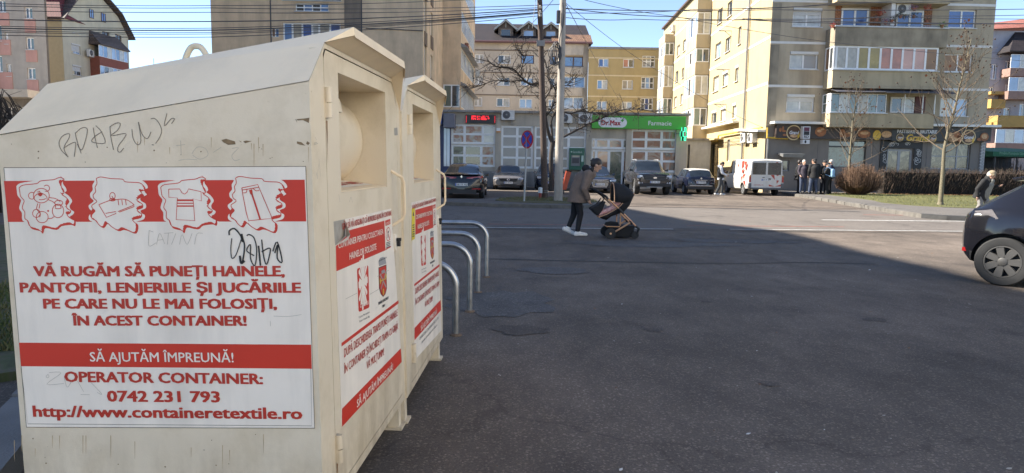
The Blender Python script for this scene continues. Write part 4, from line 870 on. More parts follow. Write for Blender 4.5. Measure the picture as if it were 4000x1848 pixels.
# white entrance recess between pharmacy and sand block
F=Fac((at(2655,600,53).x,53,0),(1,0,0)); wl=at(2775,600,53).x-F.O.x
root=bld('entrance_porch','low white walled entrance with dark door between the pharmacy and the sand block',(F.O.x+wl/2,53),'entrance')
q=[F.r(2684,565,2693,735),F.r(2664,565,2674,610)]; hh_=F.uv(2700,548)[1]
mb=wall(F,wl,hh_,q); mb.box(0,hh_-.05,-3,wl,hh_,-.01); mb.build('wall',mat('porch_white',(.55,.55,.53),.8,grime=.2),root,world=True)
mb=F.mb(); mb.box(0,hh_,-3,wl,hh_+.15,.2); mb.build('roof',P_conc,root,world=True)
window(root,F,q[0],1,1,'dark',sill=False,name='door',fm=P_dark); window(root,F,q[1],1,1,'dark',sill=False,fm=P_dark)
# ---------------------------------------------------------------- far right block
F=Fac((at(3848,300,76).x,76,0),(1,0,0)); wl=at(4400,300,76).x-F.O.x
root=bld('apartment_building','pale lilac apartment block with glazed balconies and red roof at the right edge',(F.O.x+wl/2,76))
ev=F.uv(3940,120)[1]
rw=[F.r(3872,250,3893,310),F.r(3860,340,3882,372),F.r(3926,238,3950,280),F.r(3924,330,3940,366),F.r(3920,420,3946,455),F.r(3908,512,3925,545),F.r(3982,405,4010,455)]
wall(F,wl,ev,rw).build('wall',mat('render_lilac',(.42,.40,.43),.9,var=.06,grime=.2,gs=.4),root,world=True)
for i,q in enumerate(rw): window(root,F,q,2,1,['sky','dark'],fr=.10)
rz=F.uv(3950,48)[1]
mb=F.mb(); mb.hexa([(-.5,ev,.7),(wl,ev+1.0,.7),(wl,ev+1,-12),(-.5,ev,-12)],[(-.3,rz-.6,-5),(wl,rz+1.5,-5),(wl,rz+1.5,-6),(-.3,rz-.6,-6)]); mb.build('roof',T_red,root,world=True)
for y0,y1 in ((360,372),(390,425),(480,500)):
    b=F.r(3850,y0,3905,y1); mb=F.mb(); mb.box(b[0],b[2],.002,b[1],b[3],.9); mb.build('balcony',mat('balcony_ochre',(.40,.26,.08),.8,var=.1),root,world=True)
FBb=F.off(1.5); u0=FBb.uv(3945,300)[0]
for i,(g0,g1,p1,c) in enumerate(((212,266,298,'rose'),(302,356,388,'rose'),(452,452,497,'ochre'),(506,560,600,'rose'))):
    va,vb_,vc=FBb.uv(4000,p1)[1],FBb.uv(4000,g1)[1],FBb.uv(4000,g0)[1]
    uu=u0-(.9 if i>1 else 0)
    mb=F.mb(); mb.box(uu,va,.002,wl,vb_,1.5); mb.build('balcony',mat('balcony_'+c,(.27,.17,.135) if c=='rose' else (.38,.28,.11),.7,var=.15),root,world=True)
    if g1>g0: window(root,FBb,(uu,uu+8,vb_+.005,vc),8,1,['sky','curtain','sky','green'],fr=.06,d=.08,sill=False,name='balcony_glazing')
mb=F.mb(); v=FBb.uv(4000,205)[1]; mb.hexa([(u0-.6,v,2.0),(wl,v,2.0),(wl,v,.01),(u0-.6,v,.01)],[(u0-.6,v+.1,2.0),(wl,v+.1,2.0),(wl,v+2.4,.01),(u0+1.2,v+2.4,.01)]); mb.build('balcony_roof',T_old,root,world=True)
# market shelter with green roof
p=at(3935,600,50); t=thing('market_shelter','green roofed open shelter with town hall lettering behind the hedge','shelter',(p.x,50,0))
F=Fac((at(3868,600,50).x,50,0),(1,0,0)); wl=at(4160,600,50).x-F.O.x; v0_,v1_=F.uv(3935,612)[1],F.uv(3935,588)[1]
mb=F.mb(); mb.hexa([(0,v0_,.3),(wl,v0_,.3),(wl,v0_,-6),(0,v0_,-6)],[(0,v1_-.1,.3),(wl,v1_-.1,.3),(wl,v1_+.4,-6),(0,v1_+.4,-6)]); mb.build('roof',mat('canvas_green',(.02,.13,.06),.7,var=.1),t,world=True)
mb=F.mb(); text(mb,'Primăria Municipiului Sibiu',F.uv(3893,600)[0],F.uv(3990,600)[0],F.uv(3935,604)[1],F.uv(3935,594)[1],.31,0,.01); mb.build('lettering',mat('canvas_pale_green',(.25,.45,.3),.7),t,world=True,recalc=False)
for k in range(4):
    mb=F.mb(); u=.3+k*(wl-.6)/3; mb.tube([(u,0,.1),(u,v0_,.1)],.06,8); mb.build('post',P_dark,t,world=True)
mb=F.mb(); mb.box(0,0,-5.5,wl,v0_-.001,-5.3); mb.build('dark_interior_sheet',mat('shelter_dark_interior',(.03,.035,.04),.8,var=.5),t,world=True)  # near-black sheet: the dark interior under the roof put into its colour
# ---------------------------------------------------------------- unseen tall blocks at left, placed and shaped to throw the shade over the near ground
t=thing('apartment_building','tall apartment block outside the left of the view that shades the near ground','building',(-26,20,0))
mb=MB(); P=[(-21.3,8),(-21.3,12.4),(-21.25,14),(-21.4,15.7),(-21.3,18.4),(-21.4,19.9),(-22.8,22.7),(-23.7,27.7),(-24.75,31.0),(-40,31.2),(-40,8)]
mb.hexa([(x,y,0) for x,y in P],[(x,y,23.5) for x,y in P]); mb.build('wall',P_beige,t,world=True)
mb=MB(); P=[(-20.2,3.0),(-20.2,7.99),(-40,7.99),(-40,3.0)]; mb.hexa([(x,y,0) for x,y in P],[(x,y,23.5) for x,y in P]); mb.build('wing',P_beige,t,world=True)
t=thing('apartment_building','high tower block outside the left of the view, added to shade the island','building',(-40,37,0))
mb=MB(); mb.box(-47,31.3,0,-33.2,42.8,31); mb.build('wall',P_pinkw,t,world=True)
t=thing('apartment_building','unseen cream block behind the viewer at right, added to bounce sunlight onto the containers','building',(22,-12,0))  # unseen block, added so its sunlit wall bounces warm light onto the containers
mb=MB(); mb.box(13.5,-30,0,30,1.5,17); mb.build('wall',mat('render_pale_cream',(.64,.62,.57),.9,var=.06),t,world=True)
# ================================================================ clothes containers
CW,CL,CZS,CZR,CZT,CC,CZ0=1.349,1.128,1.722,1.546,1.877,.17,.149
def cmat(x,y,hd,ty): return Matrix.Translation((x,y,0))@Matrix.Rotation(ty,4,'Y')@Matrix.Rotation(hd,4,'Z')
CM1=cmat(-.663,2.353,-.063,-.019); CM2=cmat(-.567,3.690,-.045,-.019)
def creampaint():
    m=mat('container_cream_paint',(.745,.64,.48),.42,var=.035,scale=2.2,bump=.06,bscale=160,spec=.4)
    t=m.node_tree; n=t.nodes; L=t.links.new; b=n['Principled BSDF']; src=b.inputs['Base Color'].links[0].from_socket
    tc=n.new('ShaderNodeTexCoord')
    def fac(scale,lo,hi,sc,det=6):
        mp=n.new('ShaderNodeMapping'); mp.inputs['Scale'].default_value=sc; L(tc.outputs['Object'],mp.inputs['Vector'])
        q=n.new('ShaderNodeTexNoise'); q.inputs['Scale'].default_value=scale; q.inputs['Detail'].default_value=det; q.inputs['Roughness'].default_value=.7; L(mp.outputs[0],q.inputs['Vector'])
        r=n.new('ShaderNodeMapRange'); r.inputs['From Min'].default_value=lo; r.inputs['From Max'].default_value=hi; L(q.outputs['Fac'],r.inputs['Value']); return r.outputs[0]
    def mixto(c,f,src):
        x=n.new('ShaderNodeMix'); x.data_type='RGBA'; L(f,x.inputs['Factor']); L(src,x.inputs['A']); x.inputs['B'].default_value=(*c,1); return x.outputs['Result']
    src=mixto((.50,.40,.25),fac(9,.66,.82,(1,1,.10)),src)     # rain streaks
    src=mixto((.45,.34,.20),fac(30,.70,.78,(1,1,1),3),src)    # specks of dirt
    src=mixto((.54,.44,.29),fac(1.6,.46,.74,(1,1,1)),src)      # patchy yellowing
    sx=n.new('ShaderNodeSeparateXYZ'); L(tc.outputs['Object'],sx.inputs[0]); zr=n.new('ShaderNodeMapRange'); zr.inputs['From Min'].default_value=.50; zr.inputs['From Max'].default_value=.15; L(sx.outputs['Z'],zr.inputs['Value'])
    ml=n.new('ShaderNodeMath'); ml.operation='MULTIPLY'; L(zr.outputs[0],ml.inputs[0]); L(fac(7,.38,.72,(1,1,.35)),ml.inputs[1]); src=mixto((.36,.28,.18),ml.outputs[0],src)   # splashed dirt low down
    L(src,b.inputs['Base Color'])
    dn=n.new('ShaderNodeTexNoise'); dn.inputs['Scale'].default_value=2.6; dn.inputs['Detail'].default_value=2; L(tc.outputs['Object'],dn.inputs['Vector']); d2=n.new('ShaderNodeBump'); d2.inputs['Strength'].default_value=.6; d2.inputs['Distance'].default_value=.02; L(dn.outputs['Fac'],d2.inputs['Height']); L(b.inputs['Normal'].links[0].from_socket,d2.inputs['Normal']); L(d2.outputs[0],b.inputs['Normal']); return m
M_cp=creampaint()
M_cpl=mat('container_paint_skylight_warmed',(.88,.715,.49),.42,var=.05,scale=3,bump=.05,bscale=140,grime=.12,gs=3)  # same cream as the body, lightened and warmed in colour against blue skylight
M_dk=mat('gap_shadow_metal',(.02,.02,.02),.6)
M_rust=mat('chipped_primer',(.22,.15,.08),.8,var=.4,scale=40)
M_post=mat('poster_vinyl_white',(.87,.79,.68),.42,var=.05,scale=5,grime=.16,gs=4,bump=.10,bscale=9,spec=.3)
M_pred=mat('poster_vinyl_red',(.58,.035,.014),.5,var=.06,scale=3)
M_pred2=mat('poster_letter_red',(.48,.035,.018),.45,var=.1,scale=6)
M_pen=mat('pencil_line',(.20,.17,.13),.7); M_ink=mat('marker_ink',(.015,.015,.015),.4); M_faint=mat('faint_scratch',(.42,.38,.31),.7); M_edge=mat('poster_edge_grime',(.16,.13,.09),.8,var=.5,scale=20)
FSide=Fac(CM1@V((-CL,0,0)),CM1.to_3x3()@V((1,0,0)),CM1.to_3x3()@V((0,0,1)))
FDoor=Fac(CM1@V((0,0,0)),CM1.to_3x3()@V((0,1,0)),CM1.to_3x3()@V((0,0,1)))
LSide=Matrix(((1,0,0,-CL),(0,0,-1,0),(0,1,0,0),(0,0,0,1)))      # (u,v,n) -> container local
LDoor=Matrix(((0,0,1,0),(1,0,0,0),(0,1,0,0),(0,0,0,1)))
def pxtext(mb,F,s,a,b,cap,z,m=0,bold=.02,full=False):
    """a,b: photo pixels of the baseline's ends; cap: cap height in photo pixels"""
    p0=V(F.uv(*a)); p1=V(F.uv(*b)); d=(p1-p0); W=d.length; d/=W
    pm=V(F.uv((a[0]+b[0])/2,(a[1]+b[1])/2)); pt=V(F.uv((a[0]+b[0])/2,(a[1]+b[1])/2-cap)); h=(pt-pm).length
    t=MB(); text(t,s,0,W,0,h,0,0,bold,full)
    q=V((-d.y,d.x)); k=[]
    for v in t.v: w_=p0+d*v[0]+q*v[1]; k.append((w_.x,w_.y,z+v[2]))
    mb.add(k,t.f,m)
def pxpoly(mb,F,pts,z,m=0): mb.add([(*F.uv(*p),z) for p in pts],[tuple(range(len(pts)))],m)
def pxstroke(mb,F,pts,wd,z,m=0,closed=False,smooth=4):
    q=[V(F.uv(*p)) for p in pts]
    if closed: q=q+[q[0]]
    if smooth: q=curve(q,smooth)
    stroke(mb,[(p.x,p.y) for p in q],wd,z,m)
Z1=lambda L:[(.4852*x,620+.4852*y) for x,y in L]
ST_A=[(160,235),(190,213),(300,200),(330,180),(400,172),(440,168),(480,152),(505,155),(520,170),(500,190),(498,225),(515,250),(520,275),(505,290),(535,310),(560,345),(540,375),(545,400),(575,420),(565,440),(545,450),(560,470),(590,490),(610,500),(608,540),(580,530),(500,540),(460,570),(370,555),(350,600),(330,580),(270,565),(245,540),(230,500),(205,480),(205,430),(185,400),(190,370),(200,340),(185,320),(170,300),(165,270)]
ST_B=[(780,160),(815,147),(900,160),(990,165),(1010,185),(1070,190),(1130,195),(1165,225),(1170,250),(1140,262),(1150,285),(1160,300),(1110,325),(1115,345),(1150,365),(1150,395),(1110,410),(1120,430),(1145,445),(1135,475),(1075,490),(1085,510),(1115,540),(1100,600),(1040,580),(1000,570),(960,580),(900,545),(870,520),(840,555),(800,530),(780,500),(745,480),(745,450),(770,420),(750,400),(745,375),(785,345),(760,320),(755,290),(775,265),(770,230),(785,200)]
def side_poster():
    F=FSide; mb=MB(LSide); z=.002
    c=[F.uv(17,655),F.uv(1195,650),F.uv(1230,1672),F.uv(105,1668)]
    mb.hexa([(*p,.0003) for p in c],[(*p,z) for p in c],0)
    edge=[(q[0],q[1]) for q in c]; stroke(mb,edge,.003,z+.0003,3,closed=True)
    pxstroke(mb,F,[(84,1436),(110,1655),(1218,1663),(1215,1440)],.0018,z+.0003,3,smooth=0)
    pxpoly(mb,F,[(17,707),(1191,702),(1197,865),(33,867)],z+.0005,1)
    pxpoly(mb,F,[(76,1338),(1216,1346),(1219,1440),(84,1430)],z+.0005,1)
    for base,dx in ((ST_A,0),(ST_B,0),(ST_A,1138),(ST_B,1120)):
        P=[V(F.uv(*p)) for p in Z1([(x+dx,y-(4 if dx else 0)) for x,y in base])]
        P=curve(P+[P[0]],3)[:-1]
        cx=sum((p for p in P),V((0,0)))/len(P)
        H=[cx+(p-cx)*(1+.012/max(.05,(p-cx).length)) for p in P]
        mb.add([(p.x,p.y,z+.0009) for p in H],[tuple(range(len(H)))],0)
        stroke(mb,[(p.x,p.y) for p in P],.0028,z+.0013,1,closed=True)
        n=len(P)
        i0,i1=(int(n*.17),int(n*.80)) if base is ST_A else (int(n*.15),int(n*.80))
        for i in range(i0,i1):       # heavy shaded right and lower rim
            p,q=P[i],P[(i+1)%n]; k=.0115*abs(math.sin(i*.52)) if i<n*.50 else .009+.003*math.sin(i*.7)
            o=V((-.72,.70))*k
            mb.add([(p.x,p.y,z+.0011),(q.x,q.y,z+.0011),(q.x+o.x,q.y+o.y,z+.0011),(p.x+o.x,p.y+o.y,z+.0011)],[(0,1,2,3)],1)
    W=.0026; zz=z+.0015
    def st(L,w_=W,cl=False,sm=4): pxstroke(mb,F,Z1(L),w_,zz,1,cl,sm)
    def el(cx,cy,rx,ry,w_=W,a0=0,a1=360): st([(cx+rx*math.cos(R_(a)),cy+ry*math.sin(R_(a))) for a in range(a0,a1+1,20)],w_)
    # teddy
    el(338,297,64,58); el(380,238,24,25,W,-140,130); el(262,298,27,27,W,60,300); el(332,320,52,40,W,170,380); el(335,310,45,20,W,30,120)
    pxpoly(mb,F,Z1([(308,280),(330,270),(350,278),(345,295),(330,305),(315,296)]),zz,1)
    st([(312,262),(313,272)],.004); st([(324,260),(325,270)],.004)
    st([(400,313),(450,320),(490,345)]); st([(395,330),(430,345),(445,360)]); st([(310,360),(300,400),(312,420)]); st([(328,362),(320,400)])
    el(478,355,32,20); el(472,420,46,54); st([(455,370),(452,400),(495,398),(490,375)]); el(298,440,30,32); el(345,470,48,45); st([(310,420),(330,440),(325,470)]); st([(395,480),(420,480),(440,465)]); el(393,420,4,3,.004)
    # shoe
    st([(800,370),(855,348),(890,336),(935,330),(990,325),(1030,333),(1065,355),(1085,372)]); st([(800,370),(862,472),(940,440),(935,425),(855,440)],W,False,0); st([(955,425),(1085,372),(1085,385),(965,430)],W,False,0)
    for x in (955,985,1015): st([(x,330),(x+6,374)],W,False,0)
    el(910,300,22,28); el(910,330,22,10); st([(905,300),(925,332)])
    # shirt
    st([(1362,245),(1450,243),(1470,275),(1490,285),(1510,270),(1522,243),(1622,265),(1625,340),(1558,322),(1572,498),(1422,490),(1432,315),(1363,310)],W,True,0)
    st([(1430,334),(1560,334)],.006,False,0); st([(1430,358),(1562,358)],.0035,False,0); st([(1430,381),(1562,381)],.005,False,0)
    # trousers
    st([(1950,235),(2078,208),(2130,330),(2195,480),(2090,490),(2005,500),(1985,430),(1960,300)],W,True,0); st([(1955,252),(2085,230)],W,False,0); st([(2020,250),(2050,340),(2098,488)],.006,False,0); st([(1960,275),(1985,272),(1992,248)]); st([(2040,240),(2065,258),(2090,256)]); st([(2010,250),(2020,280),(2036,290),(2030,245)])
    T=lambda s,a,b,cap,m,bold,full=False: pxtext(mb,F,s,a,b,cap,z+.0012,m,bold,full)
    T('VĂ RUGĂM SĂ PUNEȚI HAINELE,',(137,1078),(1111,1078),38,2,.044)
    T('PANTOFII, LENJERIILE ȘI JUCĂRIILE',(84,1141),(1175,1142),37,2,.044)
    T('PE CARE NU LE MAI FOLOSIȚI,',(175,1204),(1081,1205),37,2,.044)
    T('ÎN ACEST CONTAINER!',(287,1270),(963,1271),37,2,.044)
    T('SĂ AJUTĂM ÎMPREUNĂ!',(355,1411),(914,1414),36,0,.012)
    T('OPERATOR CONTAINER:',(257,1490),(1027,1499),39,2,.036)
    T('0742 231 793',(424,1567),(859,1570),41,2,.036)
    T('http://www.containeretextile.ro',(136,1640),(1181,1650),57,2,.034,True)
    return mb
def door_poster(second=False):
    F=FDoor; mb=MB(LDoor); z=.0025
    c=[F.uv(*p) for p in ((1302,866),(1526,815),(1567,1412),(1333,1670))]
    if second: c=[F.uv(*p) for p in ((1302,866),(1526,815),(1570,1520))]+[(c[3][0],.30)]
    tl=[F.uv(1345,856),F.uv(1347,922),F.uv(1308,960)] if not second else [c[0]]
    poly=tl+c[1:] if second else [tl[0]]+c[1:]+[tl[2],tl[1]]
    mb.hexa([(*p,.0005) for p in poly],[(*p,z) for p in poly],0)
    q=lambda pts,m,zz=.0006: pxpoly(mb,F,pts,z+zz,m)
    T=lambda s,a,b,cap,m,bold=.02,full=False: pxtext(mb,F,s,a,b,cap,z+.0012,m,bold,full)
    if second: q([(1341,905),(1499,862),(1503,985),(1341,1050)],1); T('VĂ RUGĂM SĂ VĂ ASIGURAȚI CĂ BUNURILE AJUNG ÎN CONTAINER',(1310,905),(1524,840),20,2,.025)
    else: q([(1349,903),(1499,862),(1503,972),(1503,978),(1311,1060),(1309,962),(1347,925)],1); T('GĂM SĂ VĂ ASIGURAȚI CĂ BUNURILE AJUNG ÎN CONTAINE',(1334,897),(1526,841),21,2,.02)
    T('CONTAINER PENTRU COLECTAREA',(1318,971) if not second else (1345,960),(1494,914),23,0,.012); T('HAINELOR FOLOSITE',(1362,1015),(1467,974),25,0,.012)
    q([(1502,862),(1522,855),(1523,875),(1503,883)],1); q([(1504,972),(1525,961),(1525,965),(1504,977)],1)
    T('ATENȚIE',(1504,880),(1521,872),9,0,.0)
    pxstroke(mb,F,[(1514+8*math.cos(t*.4),915-2*math.cos(t*.4)+26*math.sin(t*.4)) for t in range(16)],.004,z+.001,1,True); pxstroke(mb,F,[(1507,895),(1521,938)],.004,z+.0012,1,smooth=0); pxstroke(mb,F,[(1513,930),(1513,912),(1517,902)],.008,z+.0008,3)
    for k in range(4): pxstroke(mb,F,[(1506,950+6*k),(1522,944+6*k)],.004,z+.001,3,smooth=0)
    # charity logo
    q([(1394,1049),(1433,1037),(1436,1042),(1440,1197),(1437,1203),(1402,1218),(1398,1214),(1392,1056)],1)
    o=V(F.uv(1415,1103))
    for k in range(16):
        a=R_(k*22.5+11.25); ca=.016; r0,r1=.022,(.118 if k%2 else .105)
        d=V((math.cos(a)*.62,math.sin(a))); n_=V((-d.y,d.x)).normalized()
        if abs(math.cos(a))>.93: r1=.09
        p=[o+d*r0-n_*.004,o+d*r1-n_*.011,o+d*(r1+.006)+n_*.004,o+d*(r1-.004)+n_*.012,o+d*r0+n_*.004]; mb.add([(w_.x,w_.y,z+.0012) for w_ in p],[tuple(range(5))],0)
    rect(mb,o.x-.07,o.x+.07,o.y-.014,o.y+.014,z+.0016,0); rect(mb,o.x-.013,o.x+.013,o.y-.05,o.y+.05,z+.0018,0)
    T('caritas',(1403,1203),(1437,1188),22,0,-.004)
    T('Caritas Mitropolitan',(1398,1244),(1441,1222),8,3,.0); T('Greco-Catolic Blaj',(1400,1260),(1441,1239),8,3,.0)
    # town arms
    q([(1476,1045),(1507,1033),(1509,1126),(1503,1150),(1494,1160),(1484,1148),(1478,1125)],4); q([(1478,1048),(1505,1037),(1507,1125),(1501,1147),(1494,1156),(1486,1145),(1480,1123)],1,.001)
    q([(1478,1040),(1476,1020),(1482,1008),(1492,1004),(1502,1006),(1507,1030)],5); 
    for k in range(5): q([(1478+6*k,1022-3*k),(1481+6*k,1012-2.5*k),(1483+6*k,1020-3*k)],3,.0012)
    for a,b in (((1481,1070),(1505,1122)),((1506,1056),(1484,1132))): pxstroke(mb,F,[a,b],.010,z+.0016,5,smooth=0); 
    for x,y in ((1482,1098),(1504,1080),(1494,1140)): 
        u,v=F.uv(x,y); disc(mb,u,v,.014,.016,z+.0019,6,10)
    pxstroke(mb,F,[(1484,1098),(1504,1088)],.006,z+.0018,6,smooth=0); q([(1486,1058),(1500,1052),(1500,1066),(1487,1070)],5,.0017)
    T('PRIMĂRIA MUNICIPIULUI',(1475,1192),(1514,1168),11,3,.02); T('SIBIU',(1491,1202),(1501,1196),10,3,.02)
    q([(1331,1340),(1554,1173),(1555,1185),(1331,1354)],1)
    T('DUPĂ DESCHIDEREA TRAPEI PUNEȚI HAINELE',(1341,1397),(1550,1233),30,2,.010); T('ÎN CONTAINER ȘI ÎNCHIDEȚI TRAPA CU GRIJĂ!',(1341,1461),(1552,1285),29,2,.010); T('VĂ MULȚUMIM!',(1429,1443),(1497,1386),29,2,.010)
    q([(1333,1597),(1563,1361),(1567,1414),(1333,1668)],1); T('SĂ AJUTĂM ÎMPREUNĂ!',(1391,1593),(1532,1443),27,0,.012)
    if second:
        T('OPERATOR CONTAINER 0742 231 793',(1380,1650),(1545,1470),16,3,.0); T('www.containeretextile.ro',(1400,1660),(1535,1508),14,3,.0)
        q([(1305,900),(1336,890),(1336,1075),(1307,1090)],7,.0008); q([(1314,945),(1321,915),(1329,940)],3,.0014)
        for k in range(6): pxstroke(mb,F,[(1312,1000+13*k),(1331,993+13*k)],.006,z+.0014,3,smooth=0)
    return mb
PM=[M_post,M_pred,M_pred2,mat('print_black',(.04,.04,.045),.5),mat('print_dark_red',(.10,.03,.03),.5),mat('print_grey',(.34,.34,.34),.5),mat('print_gold',(.62,.42,.05),.5),mat('print_yellow',(.72,.58,.03),.5)]
def container(M,label,first):
    t=thing('clothes_container',label,'clothes bank',M=M,group='cream clothes containers')
    b=lambda mb,name,m,par=t,**k: mb.build(name,m,par,**k)
    E1=(.085,.25,1.948); ztr=1.748; yt=.235
    # body: side, rear, flanks and the frame round the door
    mb=MB(); A_=(0,0,CZ0);B_=(0,0,CZS);Cc=(-CL,0,CZ0);D_=(-CL,0,CZR)
    A2=(0,CW,CZ0);B2=(0,CW,CZS);C2=(-CL,CW,CZ0);D2=(-CL,CW,CZR)
    mb.poly([Cc,A_,B_,D_]); mb.poly([C2,D2,B2,A2]); mb.poly([Cc,D_,(-CL+.02,yt,ztr),(-CL+.02,CW-yt,ztr),D2,C2]); mb.poly([Cc,C2,A2,A_])
    T0=(0,CC,CZT);T1=(0,CW-CC,CZT)
    db0,db1,dz0,dz1=.150,CW-.075,.19,CZT-.018
    mb.poly([A_,(0,CC,CZ0),(0,CC,dz0),(0,db0,dz0),(0,db0,CZT-.04),(0,CC,CZT-.018),T0,B_])
    mb.poly([(0,CC,CZ0),(0,CW-CC,CZ0),(0,CW-CC,dz0),(0,CC,dz0)])
    mb.poly([(0,CW-CC,CZ0),A2,B2,T1,(0,CW-CC,dz1),(0,CW-.12,dz1-.04),(0,db1,1.75),(0,db1,dz0),(0,CW-CC,dz0)])
    mb.poly([T0,(0,CC,dz1),(0,CW-CC,dz1),T1])
    for p,q in (((db0,dz0),(db0,dz1)),((db0,dz0),(db1,dz0)),((db1,dz0),(db1,1.75))): mb.add([(0,*p),(0,*q),(-.05,*q),(-.05,*p)],[(0,1,2,3)])
    b(mb,'body',[M_cp],recalc=False,bevel=.004)
    # roof sheet with its front eave
    mb=MB(); e=.003
    R0=[(-CL-.004,-e,CZR+.002),(-CL+.02,yt,ztr+.004),(-CL+.02,CW-yt,ztr+.004),(-CL-.004,CW+e,CZR+.002)]
    mb.poly([R0[0],(.001,-e,CZS+.002),(.001,CC,CZT+.004),E1,R0[1]]); mb.poly([R0[1],E1,(E1[0],CW-.25,1.948),R0[2]])
    mb.poly([R0[2],(E1[0],CW-.25,1.948),(.06,CW-CC+.01,CZT+.01),(.001,CW+e,CZS+.002),R0[3]])
    lip=[(.001,CC,CZT+.004),E1,(E1[0],CW-.25,1.948),(.06,CW-CC+.01,CZT+.01)]
    for i in range(3):
        p,q=lip[i],lip[i+1]; d=.036 if i==1 else .03
        mb.poly([p,q,(q[0]+.004,q[1],q[2]-d),(p[0]+.004,p[1],p[2]-(d if i else .0))])
    mb.poly([(.001,CC,CZT+.001),(.001,CW-CC,CZT+.001),(.085,CW-.25,1.915),(.085,.25,1.915)])
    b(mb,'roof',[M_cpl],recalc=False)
    mb=MB(); c=V((-.74,.66,1.80)); pts=[c+V((-.062,0,0)),c+V((-.058,0,.08)),c+V((-.03,0,.145)),c+V((0,0,.16)),c+V((.03,0,.145)),c+V((.062,.0,.08)),c+V((.085,0,.015))]
    mb.tube(curve(pts,4),.0135,10); b(mb,'lifting_ring',[M_cp],smooth=60)
    # door with its hopper
    ob0,ob1,oz0,oz1=.313,1.04,1.332,1.792
    g=.005; DR=[db0+g,db1-g,dz0+g,dz1-g]
    mb=wall(None,DR[1],1.70,[(ob0,ob1,oz0,1.70)],MB(LDoor),u0=DR[0],v0=DR[2],t=0)
    mb.add([(DR[0],1.70,0),(ob0,1.70,0),(ob0,oz1,0),(DR[0]+.0,1.825,0)],[(0,1,2,3)]); mb.add([(DR[0],1.825,0),(ob0,oz1,0),(ob0,DR[3],0),(CC+.005,DR[3],0)],[(0,1,2,3)])
    mb.add([(ob0,oz1,0),(ob1,oz1,0),(ob1,DR[3],0),(ob0,DR[3],0)],[(0,1,2,3)]); mb.add([(ob1,1.70,0),(DR[1],1.70,0),(DR[1],1.745,0),(CW-.125,DR[3]-.04,0),(CW-CC-.005,DR[3],0),(ob1,DR[3],0),(ob1,oz1,0)],[tuple(range(7))])
    dp=.46
    for p,q in (((ob0,oz0),(ob0,oz1)),((ob0,oz1),(ob1,oz1)),((ob1,oz1),(ob1,oz0)),((ob1,oz0),(ob0,oz0))): mb.add([(*p,0),(*q,0),(*q,-dp),(*p,-dp)],[(0,1,2,3)])
    mb.add([(ob0,oz0,-dp),(ob1,oz0,-dp),(ob1,oz1,-dp),(ob0,oz1,-dp)],[(0,1,2,3)])
    for p,q in (((DR[0],DR[2]),(DR[0],1.82)),((DR[0],DR[2]),(DR[1],DR[2])),((DR[1],DR[2]),(DR[1],1.745))): mb.add([(*p,0),(*q,0),(*q,-.03),(*p,-.03)],[(0,1,2,3)])
    door=b(mb,'door',[M_cp],recalc=False)
    mb=MB(); n=40; loops=[]
    for y in (ob0+.004,ob1-.004): loops.append([(-.338+.222*math.cos(2*math.pi*k/n),y,1.56+.222*math.sin(2*math.pi*k/n)) for k in range(n)])
    mb.loft(loops); b(mb,'drum',[M_cp],door,smooth=30)
    mb=MB(); y0=.50
    mb.hexa([(-.18,y0,1.66),(-.18,y0+.16,1.66),(-.09,y0+.15,1.665),(-.09,y0+.01,1.665)],[(-.22,y0,1.745),(-.22,y0+.16,1.745),(-.10,y0+.15,1.725),(-.10,y0+.01,1.725)]); b(mb,'drum_handle',[M_cp],door,bevel=.006)
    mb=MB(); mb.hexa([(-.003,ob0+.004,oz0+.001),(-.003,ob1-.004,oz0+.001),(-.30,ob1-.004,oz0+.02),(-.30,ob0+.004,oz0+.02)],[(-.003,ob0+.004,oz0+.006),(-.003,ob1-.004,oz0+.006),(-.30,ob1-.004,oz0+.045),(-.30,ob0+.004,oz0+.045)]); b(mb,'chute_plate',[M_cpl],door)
    mb=MB(Matrix(((0,-.985,0,-.06),(1,0,0,ob0+.05),(0,.13,1,oz0+.0155),(0,0,0,1))))
    rect(mb,0,.60,-.01,.2,0,0); text(mb,'ÎNCHIDEREA TRAPEI!',.03,.57,.03,.09,.001,2,.03); text(mb,'ASIGURAȚI',.2,.42,.12,.17,.001,2,.03); b(mb,'chute_notice',PM,door,recalc=False)
    for z in (1.61,.305):
        mb=MB(); mb.tube([(.012,.163,z),(.012,.163,z+.052)],.0135,12); mb.tube([(.012,.160,z+.056),(.012,.160,z+.11)],.0135,12); mb.box(-.01,.15,z,.008,.175,z+.11); b(mb,'hinge',[M_cp],door,smooth=40)
    mb=MB(); hp=[(0,1.125,1.41),(.055,1.135,1.375),(.062,1.145,1.35),(.062,1.145,1.19),(.055,1.14,1.165),(0,1.125,1.13)]; mb.tube(hp,.0075,8); b(mb,'handle',[M_cpl],door,smooth=60)
    mb=MB(); mb.lathe([(.022,0),(.022,.009),(.014,.011)],16,0,'x'); 
    mb.v=[(x,1.168+y*.9,1.04+z*2.0) for x,y,z in mb.v]; b(mb,'lock_plate',[M_post],door)
    mb=MB(); mb.tube([(.011,1.17,1.055),(.035,1.172,1.055)],.009,8); mb.box(.015,1.16,1.02,.03,1.182,1.055); b(mb,'padlock',[M_ink],door)
    for x in (-.05,-CL+.05):
        for y in (.05,CW-.06):
            mb=MB(); mb.box(x-.03,y-.03,0.012,x+.03,y+.03,CZ0-.0005); mb.box(x-.05,y-.05,-.01,x+.05,y+.05,.012); b(mb,'leg',[M_cp])
    b(door_poster(not first),'door_poster',PM,door,recalc=False)
    sp=b(side_poster(),'side_poster',[M_post,M_pred,M_pred2,M_edge],recalc=False)
